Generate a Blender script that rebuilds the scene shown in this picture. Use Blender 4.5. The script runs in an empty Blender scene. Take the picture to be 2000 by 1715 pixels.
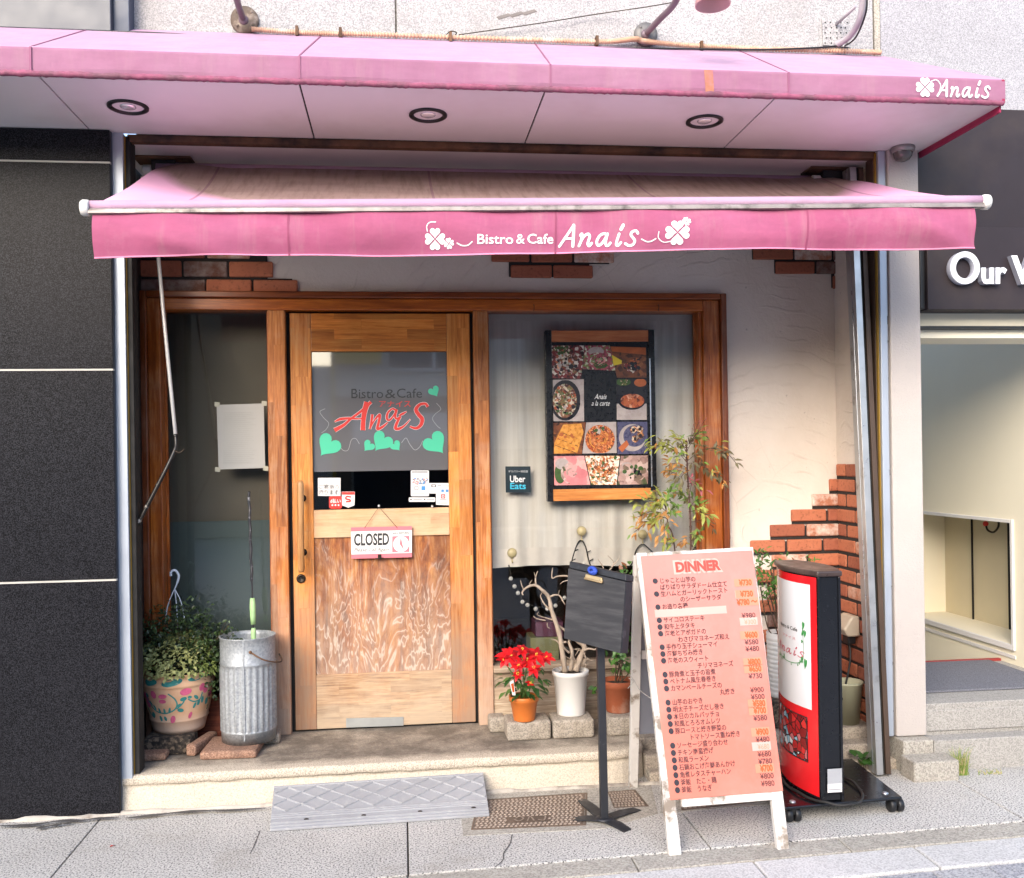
import bpy, bmesh, math, random
import numpy as np
from mathutils import Vector, Matrix
random.seed(7)
R = math.radians
scene = bpy.context.scene
COL = scene.collection

# ---------------------------------------------------------------- camera
CF, CTH, CRO, CH = 1841.0, R(6.66), 0.0155, 1.40      # focal (px of 2000), yaw, roll, height
CX, CY = 1000.0, 897.0
V_F = Vector((math.sin(CTH), math.cos(CTH), 0))
V_R0 = Vector((math.cos(CTH), -math.sin(CTH), 0))
V_R = V_R0 * math.cos(CRO) - Vector((0, 0, 1)) * math.sin(CRO)
V_U = V_R0 * math.sin(CRO) + Vector((0, 0, 1)) * math.cos(CRO)
EYE = Vector((0, 0, CH))
cam = bpy.data.cameras.new('camera')
cam.sensor_width = 36
cam.lens = 36 * CF / 2000
cam.shift_y = (CY - 857.5) / 2000
cam.clip_end = 2000
cam.clip_start = 0.05
co = bpy.data.objects.new('camera', cam)
co.matrix_world = Matrix(((V_R.x, V_U.x, -V_F.x, 0), (V_R.y, V_U.y, -V_F.y, 0), (V_R.z, V_U.z, -V_F.z, CH), (0, 0, 0, 1)))
COL.objects.link(co)
scene.camera = co

# ---------------------------------------------------------------- sky, sun, exposure
SUN_EL, SUN_AZ = R(28), R(26)                          # azimuth: to the left of straight behind the camera
S = Vector((-math.sin(SUN_AZ) * math.cos(SUN_EL), -math.cos(SUN_AZ) * math.cos(SUN_EL), math.sin(SUN_EL)))
w = bpy.data.worlds.new('World')
scene.world = w
w.use_nodes = True
sky = w.node_tree.nodes.new('ShaderNodeTexSky')
sky.sky_type = 'NISHITA'
sky.sun_disc = False
sky.sun_elevation = SUN_EL
sky.sun_rotation = math.atan2(S.x, S.y)
sky.dust_density = 2.4
bg = w.node_tree.nodes['Background']
bg.inputs[1].default_value = 0.15
w.node_tree.links.new(sky.outputs[0], bg.inputs[0])
sl = bpy.data.lights.new('sun', 'SUN')
sl.energy = 0.62
sl.angle = R(34)
sl.color = (1.0, 0.95, 0.87)
so = bpy.data.objects.new('sun', sl)
so.rotation_mode = 'QUATERNION'
so.rotation_quaternion = (-S).to_track_quat('-Z', 'Y')
so.location = S * 20
COL.objects.link(so)
scene.view_settings.view_transform = 'Standard'
scene.view_settings.look = 'None'
scene.view_settings.exposure = 1.8
scene.view_settings.gamma = 1
scene.cycles.max_bounces = 8
scene.cycles.transparent_max_bounces = 16
scene.cycles.sample_clamp_indirect = 6
scene.cycles.caustics_reflective = False
scene.cycles.caustics_refractive = False

# ---------------------------------------------------------------- survey helpers: photo pixel + known plane -> place in the world
def ray(px, py):
    return V_F * CF + V_R * (px - CX) - V_U * (py - CY)
def P(px, py, Y):
    d = ray(px, py)
    return EYE + d * (Y / d.y)
def G(px, py, z=0.0):
    d = ray(px, py)
    return EYE + d * ((z - CH) / d.z)
def RP(px, py, p0, n):
    d = ray(px, py)
    return EYE + d * ((p0 - EYE).dot(n) / d.dot(n))
def PX(px, py, x):                                     # on the plane x = const
    d = ray(px, py)
    return EYE + d * (x / d.x)
FZ = 0.144                                             # level of the doorstep
GR = 4.5

# ---------------------------------------------------------------- mesh builder
ORG = {}
class MB:
    def __init__(s):
        s.v = []; s.f = []; s.m = []; s.s = []; s.uv = {}
    def add(s, vs, fs, m=0, smooth=False):
        o = len(s.v)
        s.v += [Vector(p) for p in vs]
        for f in fs:
            s.f.append([o + i for i in f]); s.m.append(m); s.s.append(smooth)
        return o
    def box(s, x0, x1, y0, y1, z0, z1, m=0, T=None):
        vs = [Vector((x, y, z)) for z in (z0, z1) for y in (y0, y1) for x in (x0, x1)]
        if T: vs = [T @ p for p in vs]
        s.add(vs, [(0, 2, 3, 1), (4, 5, 7, 6), (0, 1, 5, 4), (2, 6, 7, 3), (0, 4, 6, 2), (1, 3, 7, 5)], m)
        return s
    def pxbox(s, px0, py0, px1, py1, Y0, Y1, m=0):     # upright box whose front face (at Y0) covers these photo pixels
        a = P(px0, py0, Y0); b = P(px1, py1, Y0); c = P(px0, py1, Y0); d = P(px1, py0, Y0)
        return s.slab([a, d, b, c], (0, Y1 - Y0, 0), m)
    def slab(s, pts, off, m=0, ms=None):               # polygon pts extruded by off
        off = Vector(off); n = len(pts)
        pts = [Vector(p) for p in pts]
        nrm = (pts[1] - pts[0]).cross(pts[2] - pts[0])
        if nrm.dot(off) > 0: pts = pts[::-1]
        s.add(pts + [p + off for p in pts],
              [list(range(n))], m)
        o = len(s.v) - 2 * n
        s.f.append([o + n + i for i in range(n)][::-1]); s.m.append(m if ms is None else ms); s.s.append(False)
        for i in range(n):
            j = (i + 1) % n
            s.f.append([o + j, o + i, o + n + i, o + n + j]); s.m.append(m if ms is None else ms); s.s.append(False)
        return s
    def face(s, pts, m=0):
        s.add(pts, [list(range(len(pts)))], m); return s
    def grid(s, fn, nu, nv, m=0, smooth=True, uv=False, closed_u=False):
        o = len(s.v)
        for j in range(nv + 1):
            for i in range(nu + 1):
                s.v.append(Vector(fn(i / nu, j / nv)))
                if uv: s.uv[len(s.v) - 1] = (i / nu, j / nv)
        for j in range(nv):
            for i in range(nu):
                a = o + j * (nu + 1) + i
                s.f.append([a, a + 1, a + nu + 2, a + nu + 1]); s.m.append(m); s.s.append(smooth)
        return s
    def tube(s, path, r, seg=8, m=0, cap=True):
        path = [Vector(p) for p in path]; n = len(path)
        rs = r if isinstance(r, (list, tuple)) else [r] * n
        o = len(s.v); prev = None
        for i, p in enumerate(path):
            t = (path[min(i + 1, n - 1)] - path[max(i - 1, 0)])
            if t.length < 1e-9: t = Vector((0, 0, 1))
            t.normalize()
            if prev is None:
                a = Vector((1, 0, 0)) if abs(t.x) < .8 else Vector((0, 1, 0))
                u = t.cross(a).normalized()
            else:
                u = (prev - t * prev.dot(t))
                u = u.normalized() if u.length > 1e-6 else t.orthogonal().normalized()
            prev = u; v2 = t.cross(u)
            for k in range(seg):
                a = 2 * math.pi * k / seg
                s.v.append(p + (u * math.cos(a) + v2 * math.sin(a)) * rs[i])
        for i in range(n - 1):
            for k in range(seg):
                k2 = (k + 1) % seg
                s.f.append([o + i * seg + k, o + i * seg + k2, o + (i + 1) * seg + k2, o + (i + 1) * seg + k])
                s.m.append(m); s.s.append(True)
        if cap:
            s.f.append([o + k for k in range(seg)][::-1]); s.m.append(m); s.s.append(False)
            s.f.append([o + (n - 1) * seg + k for k in range(seg)]); s.m.append(m); s.s.append(False)
        return s
    def lathe(s, c, prof, seg=32, m=0, T=None, fn=None, ms=None):
        o = len(s.v); c = Vector(c)
        for r, z in prof:
            for k in range(seg):
                a = 2 * math.pi * k / seg
                rr = r if fn is None else fn(r, z, a)
                p = Vector((rr * math.cos(a), rr * math.sin(a), z))
                s.v.append(c + (T @ p if T else p))
        for i in range(len(prof) - 1):
            for k in range(seg):
                k2 = (k + 1) % seg
                s.f.append([o + i * seg + k, o + i * seg + k2, o + (i + 1) * seg + k2, o + (i + 1) * seg + k])
                s.m.append(m if ms is None else ms[i]); s.s.append(True)
        return s
    def ball(s, c, r, m=0, seg=14, rings=8, sx=1, sy=1, sz=1):
        prof = [(max(1e-4, r * math.sin(math.pi * i / rings)), -r * math.cos(math.pi * i / rings)) for i in range(rings + 1)]
        T = Matrix.Diagonal((sx, sy, sz)).to_3x3()
        return s.lathe(c, prof, seg, m, T)
    def leaf(s, p, d, up, L, W, m=0, fold=.25, droop=.2):
        p = Vector(p); d = Vector(d).normalized()
        sd = d.cross(Vector(up))
        sd = sd.normalized() if sd.length > 1e-4 else d.orthogonal().normalized()
        n = sd.cross(d)
        a = p + d * L * .42 - n * L * droop * .1; b = p + d * L - n * L * droop
        l = a + sd * W * .5 + n * W * fold; r = a - sd * W * .5 + n * W * fold
        l2 = p + d * L * .75 + sd * W * .32 + n * (W * fold * .7 - L * droop * .5)
        r2 = p + d * L * .75 - sd * W * .32 + n * (W * fold * .7 - L * droop * .5)
        mid = p + d * L * .75 - n * L * droop * .5
        s.add([p, l, a, r, l2, mid, r2, b], [(0, 2, 1), (0, 3, 2), (1, 2, 5, 4), (2, 3, 6, 5), (4, 5, 7), (5, 6, 7)], m, True)
        return s
    def text(s, body, mp, x0, x1, y, h, m=0, bold=0.0, shear=0.0, space=1.0, fit=True, thick=None, al='L'):
        V, Fc = glyphs(body, bold, shear, space)
        if not V: return s
        xs = [p[0] for p in V]; ys = [p[1] for p in V]
        if fit:
            ax, bx, ay, by = min(xs), max(xs), min(ys), max(ys)
            q = [(x0 + (p[0] - ax) / (bx - ax) * (x1 - x0), y + (p[1] - ay) / (by - ay) * h) for p in V]
        else:                                           # em height h; x1 = width of one em
            wd = x1 if x1 else h
            bx = max(xs) * wd
            sh = {'L': 0, 'R': -bx, 'C': -bx / 2}[al]
            q = [(x0 + sh + p[0] * wd, y + p[1] * h) for p in V]
        o = len(s.v)
        s.v += [Vector(mp(a, b, 0)) for a, b in q]
        for f in Fc:
            s.f.append([o + i for i in f]); s.m.append(m); s.s.append(False)
        if thick:                                       # solid letters: back faces and sides
            n = len(q)
            s.v += [Vector(mp(a, b, thick)) for a, b in q]
            cnt = {}
            for f in Fc:
                for i in range(len(f)):
                    cnt[(f[i], f[(i + 1) % len(f)])] = 1
            for (a, b) in cnt:
                if (b, a) not in cnt:
                    s.f.append([o + b, o + a, o + n + a, o + n + b]); s.m.append(m + 1); s.s.append(False)
        return s
    def ribbon(s, pts, wd, mp, m=0, off=0.0, n=10):     # a brush stroke laid on a surface: pts in surface coordinates
        q = smooth2(pts, n)
        N = len(q)
        s.k = (getattr(s, 'k', 0) + 1) % 8
        off -= s.k * .00008
        o = len(s.v)
        for i, (x, y) in enumerate(q):
            a = q[max(i - 1, 0)]; b = q[min(i + 1, N - 1)]
            dx, dy = b[0] - a[0], b[1] - a[1]; L = math.hypot(dx, dy) or 1
            t = i / (N - 1)
            if isinstance(wd, (list, tuple)):
                k = t * (len(wd) - 1); j = min(int(k), len(wd) - 2); hw = (wd[j] + (wd[j + 1] - wd[j]) * (k - j)) / 2
            else: hw = wd / 2
            s.v.append(Vector(mp(x - dy / L * hw, y + dx / L * hw, off - t * .0001)))
            s.v.append(Vector(mp(x + dy / L * hw, y - dx / L * hw, off - t * .0001)))
        for i in range(N - 1):
            s.f.append([o + 2 * i, o + 2 * i + 1, o + 2 * i + 3, o + 2 * i + 2]); s.m.append(m); s.s.append(False)
        if not isinstance(wd, (list, tuple)):
            for (x, y) in (q[0], q[-1]):
                s.face([mp(x + math.cos(a * math.pi / 5) * wd / 2, y + math.sin(a * math.pi / 5) * wd / 2, off + .00008) for a in range(10)], m)
        return s
    def disc(s, mp, x, y, rx, ry=None, m=0, off=0.0, n=20):
        ry = ry or rx
        s.face([mp(x + rx * math.cos(2 * math.pi * i / n), y + ry * math.sin(2 * math.pi * i / n), off) for i in range(n)], m)
        return s
    def rect(s, mp, x0, y0, x1, y1, m=0, off=0.0):
        s.face([mp(x0, y0, off), mp(x1, y0, off), mp(x1, y1, off), mp(x0, y1, off)], m); return s
    def heart(s, mp, x, y, size, ang, m=0, off=0.0, wid=1.0):   # (x, y) the tip, ang the way from tip to notch
        pts = []; s.k = (getattr(s, 'k', 0) + 1) % 8; off -= s.k * .00008
        for i in range(28):
            t = 2 * math.pi * i / 28
            hx = 16 * math.sin(t) ** 3; hy = 13 * math.cos(t) - 5 * math.cos(2 * t) - 2 * math.cos(3 * t) - math.cos(4 * t)
            a = hx / 29 * size * wid; b = (hy + 17) / 29 * size
            pts.append(mp(x + b * math.cos(ang) + a * math.sin(ang), y + b * math.sin(ang) - a * math.cos(ang), off))
        s.face(pts, m); return s
    def build(s, name, mats, parent=None, loc=None, bevel=0, seg=2, sub=0):
        org = Vector(loc) if loc is not None else (ORG[parent.name] if parent else Vector((0, 0, 0)))
        me = bpy.data.meshes.new(name)
        me.from_pydata([tuple(p - org) for p in s.v], [], s.f)
        if not isinstance(mats, (list, tuple)): mats = [mats]
        for m in mats: me.materials.append(m)
        me.polygons.foreach_set('material_index', s.m)
        me.polygons.foreach_set('use_smooth', s.s)
        if s.uv:
            ul = me.uv_layers.new(name='uv')
            for l in me.loops: ul.data[l.index].uv = s.uv.get(l.vertex_index, (0, 0))
        me.validate()
        me.update()
        o = bpy.data.objects.new(name, me)
        COL.objects.link(o)
        if parent is None: o.location = org
        else: o.parent = parent
        ORG[o.name] = org
        if bevel:
            b = o.modifiers.new('bevel', 'BEVEL'); b.width = bevel; b.segments = seg; b.limit_method = 'ANGLE'; b.angle_limit = R(40)
            b.use_clamp_overlap = True
        return o

def smooth2(pts, n=10):
    if len(pts) < 3: return [tuple(p) for p in pts]
    out = []
    D = len(pts[0])
    for i in range(len(pts) - 1):
        p0 = pts[max(i - 1, 0)]; p1 = pts[i]; p2 = pts[i + 1]; p3 = pts[min(i + 2, len(pts) - 1)]
        for k in range(n):
            t = k / n
            out.append(tuple(.5 * (2 * p1[d] + (p2[d] - p0[d]) * t + (2 * p0[d] - 5 * p1[d] + 4 * p2[d] - p3[d]) * t * t
                             + (3 * p1[d] - p0[d] - 3 * p2[d] + p3[d]) * t ** 3) for d in range(D)))
    out.append(tuple(pts[-1]))
    return out
def smooth3(pts, n=6):
    return [Vector(p) for p in smooth2([tuple(p) for p in pts], n)]

_G = {}
def glyphs(body, bold=0.0, shear=0.0, space=1.0):
    key = (body, bold, shear, space)
    if key not in _G:
        c = bpy.data.curves.new('txt', 'FONT')
        c.body = body; c.offset = bold; c.shear = shear; c.space_character = space; c.resolution_u = 3
        o = bpy.data.objects.new('txt', c)
        COL.objects.link(o)
        me = bpy.data.meshes.new_from_object(o.evaluated_get(bpy.context.evaluated_depsgraph_get()))
        _G[key] = ([(p.co.x, p.co.y) for p in me.vertices], [list(p.vertices) for p in me.polygons])
        bpy.data.objects.remove(o); bpy.data.curves.remove(c); bpy.data.meshes.remove(me)
    return _G[key]

def thing(name, label, cat, loc=(0, 0, 0), group=None, kind=None):
    o = bpy.data.objects.new(name, None)
    o.empty_display_size = .1
    o.location = loc
    COL.objects.link(o)
    ORG[o.name] = Vector(loc)
    return tag(o, label, cat, group, kind)
def tag(o, label=None, cat=None, group=None, kind=None):
    if label: o['label'] = label
    if cat: o['category'] = cat
    if group: o['group'] = group
    if kind: o['kind'] = kind
    return o
def struct(o, label=None):
    o['kind'] = 'structure'
    if label: o['label'] = label
    return o
def planeY(Y):                                          # surface coordinates = (x, z) on an upright plane facing the street
    return lambda a, b, off=0.0: Vector((a, Y + off, b))
def pxplane(Y):                                         # surface coordinates = photo pixels surveyed onto an upright plane
    return lambda a, b, off=0.0: P(a, b, Y) + Vector((0, off, 0))

# ---------------------------------------------------------------- materials
def hexc(h):
    h = h.lstrip('#')
    c = [int(h[i:i + 2], 16) / 255 for i in (0, 2, 4)]
    return tuple((x / 12.92 if x <= .04045 else ((x + .055) / 1.055) ** 2.4) for x in c) + (1,)
class NT:
    def __init__(s, name):
        s.mat = bpy.data.materials.new(name); s.mat.use_nodes = True
        s.t = s.mat.node_tree; s.b = s.t.nodes['Principled BSDF']
        tc = s.n('ShaderNodeTexCoord'); s.obj = tc.outputs['Object']; s.uv = tc.outputs['UV']
    def n(s, typ, **kw):
        x = s.t.nodes.new(typ)
        for k, v in kw.items(): setattr(x, k, v)
        return x
    def link(s, a, b): s.t.links.new(a, b)
    def put(s, sock, v):
        if hasattr(v, 'is_output'): s.link(v, sock)
        else: sock.default_value = v
    def map(s, scale=(1, 1, 1), rot=(0, 0, 0), loc=(0, 0, 0), src=None):
        m = s.n('ShaderNodeMapping'); s.link(src or s.obj, m.inputs[0])
        m.inputs['Scale'].default_value = scale; m.inputs['Rotation'].default_value = rot; m.inputs['Location'].default_value = loc
        return m.outputs[0]
    def noise(s, scale, detail=3, rough=.55, vec=None, dist=0, out='Fac'):
        x = s.n('ShaderNodeTexNoise'); s.link(vec or s.obj, x.inputs['Vector'])
        x.inputs['Scale'].default_value = scale; x.inputs['Detail'].default_value = detail
        x.inputs['Roughness'].default_value = rough; x.inputs['Distortion'].default_value = dist
        return x.outputs[out]
    def vor(s, scale, vec=None, out='Distance', feature='F1', rnd=1.0):
        x = s.n('ShaderNodeTexVoronoi', feature=feature); s.link(vec or s.obj, x.inputs['Vector'])
        x.inputs['Scale'].default_value = scale; x.inputs['Randomness'].default_value = rnd
        return x.outputs[out]
    def wave(s, scale, vec=None, dist=0, detail=2, typ='BANDS', dirn='X', dscale=1.0, ring='Z'):
        x = s.n('ShaderNodeTexWave', wave_type=typ)
        if typ == 'BANDS': x.bands_direction = dirn
        else: x.rings_direction = ring
        s.link(vec or s.obj, x.inputs['Vector'])
        x.inputs['Scale'].default_value = scale; x.inputs['Distortion'].default_value = dist
        x.inputs['Detail'].default_value = detail; x.inputs['Detail Scale'].default_value = dscale
        return x.outputs['Fac']
    def ramp(s, fac, stops, interp='LINEAR'):
        x = s.n('ShaderNodeValToRGB'); s.link(fac, x.inputs[0]); e = x.color_ramp.elements
        x.color_ramp.interpolation = interp
        while len(e) < len(stops): e.new(.5)
        for i, (p, c) in enumerate(stops):
            e[i].position = p
            e[i].color = hexc(c) if isinstance(c, str) else (c, c, c, 1)
        return x.outputs[0]
    def mix(s, fac, a, b, mode='MIX'):
        x = s.n('ShaderNodeMix', data_type='RGBA', blend_type=mode)
        s.put(x.inputs[0], fac)
        for k, v in ((6, a), (7, b)):
            if isinstance(v, str): v = hexc(v)
            s.put(x.inputs[k], v)
        return x.outputs[2]
    def math(s, op, a, b=0.0, c=None, clamp=False):
        x = s.n('ShaderNodeMath', operation=op, use_clamp=clamp)
        s.put(x.inputs[0], a); s.put(x.inputs[1], b)
        if c is not None: s.put(x.inputs[2], c)
        return x.outputs[0]
    def mr(s, v, a, b, c=0.0, d=1.0):
        x = s.n('ShaderNodeMapRange'); s.link(v, x.inputs[0])
        for i, q in enumerate((a, b, c, d)): x.inputs[i + 1].default_value = q
        return x.outputs[0]
    def xyz(s, src=None):
        x = s.n('ShaderNodeSeparateXYZ'); s.link(src or s.obj, x.inputs[0]); return x.outputs
    def bump(s, h, strength=.3, dist=.01):
        x = s.n('ShaderNodeBump'); s.link(h, x.inputs['Height'])
        x.inputs['Strength'].default_value = strength; x.inputs['Distance'].default_value = dist
        s.link(x.outputs[0], s.b.inputs['Normal'])
    def out(s, color=None, rough=None, metal=None, spec=None, **kw):
        if isinstance(color, str): color = hexc(color)
        if color is not None: s.put(s.b.inputs['Base Color'], color)
        if rough is not None: s.put(s.b.inputs['Roughness'], rough)
        if metal is not None: s.put(s.b.inputs['Metallic'], metal)
        if spec is not None: s.put(s.b.inputs['Specular IOR Level'], spec)
        for k, v in kw.items(): s.put(s.b.inputs[k.replace('_', ' ')], v)
        return s.mat

def plain(name, col, rough=.55, metal=0, var=.12, vs=6, col2=None, stain=(4, .5, .75), bump=0, bs=80, bd=.004, spec=.5):
    t = NT(name)
    c = hexc(col)
    if col2: c = t.mix(t.ramp(t.noise(stain[0], 5, .65), [(stain[1], 0.0), (stain[2], 1.0)]), c, col2)
    if var:
        v = t.mr(t.noise(vs, 4, .6), .25, .75, 1 - var, 1 + var)
        c = t.mix(1.0, c, v, 'MULTIPLY')
    if bump: t.bump(t.noise(bs, 4, .6), bump, bd)
    r = t.mr(t.noise(vs * 3, 3), .3, .7, max(0, rough - .08), min(1, rough + .08))
    return t.out(c, r, metal, spec)
def granite(name, dark, mid, light, sc=160, rough=.7, bump=.15, stain=None, st=(2.5, .5, .72), lo=.36, hi=.62):
    t = NT(name)
    n1 = t.noise(sc, 2, .6); n2 = t.vor(sc * 1.1, out='Color')
    g = t.math('ADD', t.math('MULTIPLY', n1, .75), t.math('MULTIPLY', t.xyz(n2)[0], .25))
    c = t.ramp(g, [(lo, dark), ((lo + hi) / 2, mid), (hi, light)])
    c = t.mix(1.0, c, t.mr(t.noise(1.7, 5, .65), .3, .7, .88, 1.08), 'MULTIPLY')
    if stain: c = t.mix(t.ramp(t.noise(st[0], 6, .7), [(st[1], 0.0), (st[2], .75)]), c, stain)
    t.bump(n1, bump, .003)
    return t.out(c, rough)
def wood(name, dark, mid, light, axis='z', rough=.45, bleach=None, bcol='#c9b49c', sc=1.0, block=None, bump=.15, gloss=.5, fade=.8):
    # grain runs along axis; bleach = (z_full, z_none): weathered pale towards the foot
    t = NT(name)
    k = {'x': (1.2, 14, 14), 'z': (14, 14, 1.2), 'y': (14, 1.2, 14)}[axis]
    vec = t.map(tuple(a * sc for a in k))
    tone = None
    if block:
        br = t.n('ShaderNodeTexBrick')
        m = t.map((1, 1, 1), (R(90), 0, 0) if axis == 'x' else (R(90), R(0), R(90)))
        if axis == 'z':
            x = t.xyz(); cb = t.n('ShaderNodeCombineXYZ'); t.link(x[2], cb.inputs[0]); t.link(x[0], cb.inputs[1]); m = cb.outputs[0]
        else:
            x = t.xyz(); cb = t.n('ShaderNodeCombineXYZ'); t.link(x[0], cb.inputs[0]); t.link(x[2], cb.inputs[1]); m = cb.outputs[0]
        t.link(m, br.inputs['Vector'])
        br.inputs['Color1'].default_value = (0, 0, 0, 1); br.inputs['Color2'].default_value = (1, 1, 1, 1); br.inputs['Mortar'].default_value = (.35, .35, .35, 1)
        br.inputs['Scale'].default_value = 1; br.inputs['Brick Width'].default_value = block[0]; br.inputs['Row Height'].default_value = block[1]
        br.inputs['Mortar Size'].default_value = .0007; br.inputs['Mortar Smooth'].default_value = .1
        br.offset = .37
        tone = br.outputs['Color']
        ad = t.n('ShaderNodeVectorMath', operation='MULTIPLY_ADD'); t.link(tone, ad.inputs[0]); ad.inputs[1].default_value = (9, 9, 9); t.link(vec, ad.inputs[2]); vec = ad.outputs[0]
    g1 = t.noise(2.2, 6, .62, vec, 1.2)
    g2 = t.noise(9, 3, .6, vec, .3)
    g3 = t.noise(1, 4, .7, t.map({'x': (5, 130, 130), 'z': (130, 130, 5), 'y': (130, 5, 130)}[axis]), .4)
    g = t.math('ADD', t.math('ADD', t.math('MULTIPLY', g1, .5), t.math('MULTIPLY', g2, .2)), t.math('MULTIPLY', g3, .3))
    c = t.ramp(g, [(.37, dark), (.495, mid), (.61, light)])
    if tone: c = t.mix(1.0, c, t.mr(t.xyz(tone)[0], 0, 1, .72, 1.2), 'MULTIPLY')
    c = t.mix(1.0, c, t.mr(t.noise(2.3, 4, .6), .3, .7, .8, 1.12), 'MULTIPLY')
    if bleach:
        z = t.xyz()[2]
        h = t.mr(z, bleach[0], bleach[1], 1.0, 0.0)
        h = t.math('ADD', h, t.math('MULTIPLY', t.math('SUBTRACT', t.noise(5, 5, .65), .5), 1.5))
        h = t.math('ADD', h, t.math('MULTIPLY', t.math('SUBTRACT', g, .5), 1.4), clamp=True)
        c = t.mix(t.math('MULTIPLY', h, fade), c, bcol)
        rough = t.mr(h, 0, 1, rough, .85)
    t.bump(g, bump, .004)
    return t.out(c, rough, 0, gloss)
def glass_mat(name, tint=(.9, .95, .93, 1), ior=1.5):
    m = bpy.data.materials.new(name); m.use_nodes = True; t = m.node_tree
    t.nodes.clear()
    o = t.nodes.new('ShaderNodeOutputMaterial'); mx = t.nodes.new('ShaderNodeMixShader'); fr = t.nodes.new('ShaderNodeFresnel')
    tr = t.nodes.new('ShaderNodeBsdfTransparent'); gl = t.nodes.new('ShaderNodeBsdfGlossy')
    tr.inputs[0].default_value = tint; gl.inputs['Roughness'].default_value = .0; fr.inputs[0].default_value = ior
    t.links.new(fr.outputs[0], mx.inputs[0]); t.links.new(tr.outputs[0], mx.inputs[1]); t.links.new(gl.outputs[0], mx.inputs[2]); t.links.new(mx.outputs[0], o.inputs[0])
    return m
def leafm(name, a, b, rough=.5, trans=.25):
    t = NT(name)
    c = t.mix(t.noise(22, 2), a, b)
    m = t.out(c, rough)
    tl = t.n('ShaderNodeBsdfTranslucent'); t.link(c, tl.inputs[0])
    mx = t.n('ShaderNodeMixShader'); mx.inputs[0].default_value = trans
    t.link(t.b.outputs[0], mx.inputs[1]); t.link(tl.outputs[0], mx.inputs[2])
    t.link(mx.outputs[0], t.t.nodes['Material Output'].inputs[0])
    return m
def emit(name, col, st):
    t = NT(name); return t.out(col, .4, Emission_Color=hexc(col), Emission_Strength=st)
# ================================================================ materials used by the setting
m_granw = granite('pale granite', '#7d7d82', '#98979a', '#aaa9ab', 170, .75, .1, '#84807d', (1.1, .5, .8))
m_grann = granite('fine grey granite', '#7c7c83', '#94949b', '#a3a3aa', 210, .75, .1)
def pave():
    t = NT('pavement granite')
    n1 = t.noise(150, 2, .6)
    c = t.ramp(n1, [(.36, '#3f3f41'), (.44, '#a3a19e'), (.58, '#cac7c2')])
    c = t.mix(1.0, c, t.mr(t.noise(1.3, 6, .7), .3, .7, .80, 1.08), 'MULTIPLY')
    c = t.mix(t.ramp(t.noise(2.4, 7, .72), [(.54, 0.0), (.74, .55)]), c, '#8a8377')
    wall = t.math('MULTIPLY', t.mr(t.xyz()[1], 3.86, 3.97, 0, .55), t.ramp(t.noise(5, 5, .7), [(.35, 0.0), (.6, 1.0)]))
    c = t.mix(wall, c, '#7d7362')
    gum = t.math('LESS_THAN', t.vor(3.1, t.map((1, 1, 0))), .022)
    c = t.mix(t.math('MULTIPLY', gum, .55), c, '#6a6a6c')
    t.bump(n1, .15, .003)
    return t.out(c, .75)
m_pave = pave()
m_step = granite('doorstep granite', '#857d75', '#b9ad9e', '#cfc3b3', 200, .8, .25, '#6e6258', (2.2, .47, .66))
m_riser = granite('doorstep riser stone', '#b0a697', '#c2b8a8', '#cbc1b1', 190, .8, .2, '#b5946c', (3.5, .58, .85))
m_stone = granite('old stone', '#857c72', '#a4998c', '#b4a998', 160, .85, .35, '#5d5650', (5, .5, .7))
m_black = granite('black granite', '#0e0e10', '#17171a', '#343439', 300, .34, .02, '#242428', (1.3, .52, .85))
m_black.node_tree.nodes['Principled BSDF'].inputs['Specular IOR Level'].default_value = .07
m_white = plain('white paint', '#d6d4d3', .5, 0, .06, 2)
m_soff = plain('soffit panel', '#dddadb', .42, 0, .04, 1.5, '#bdb3ae', (.8, .5, .9))
m_pillar = plain('rough cream render', '#b3aba6', .85, 0, .05, 3, None, bump=.5, bs=140, bd=.006)
m_dark = plain('dark gap', '#141313', .8)
m_caulk = plain('caulk', '#b9b6b0', .7)
m_alu = plain('brushed aluminium', '#b9bec6', .32, .85, .08, 4)
m_alus = plain('silver painted steel', '#aab2be', .4, .35, .07, 3)
m_rail = plain('worn steel rail', '#b4b4b4', .35, .75, .15, 5, '#6b5a4a', (6, .58, .72))
m_brown = plain('brown painted steel', '#4b3b30', .5, .2, .2, 5)
m_yellow = plain('yellow seal', '#86691f', .6)
m_rust = plain('rusty steel', '#6a4c35', .75, .2, .25, 8, '#2b2320', (3, .42, .62), .4)
m_lmetal = plain('grey metal panel', '#4d5057', .45, .1, .1, 2)
m_navy = plain('dark blue grey paint', '#3d4658', .5, 0, .12, 3)
m_asph = granite('street paving', '#77777a', '#96969a', '#a8a8ab', 120, .9, .4)
m_conc = granite('concrete', '#85807a', '#a09b92', '#aeaaa0', 150, .85, .2, '#7e776c', (2, .5, .75))
m_kerb = granite('pale kerb concrete', '#a3a2a2', '#bcbbba', '#c8c7c6', 160, .85, .15)

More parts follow.
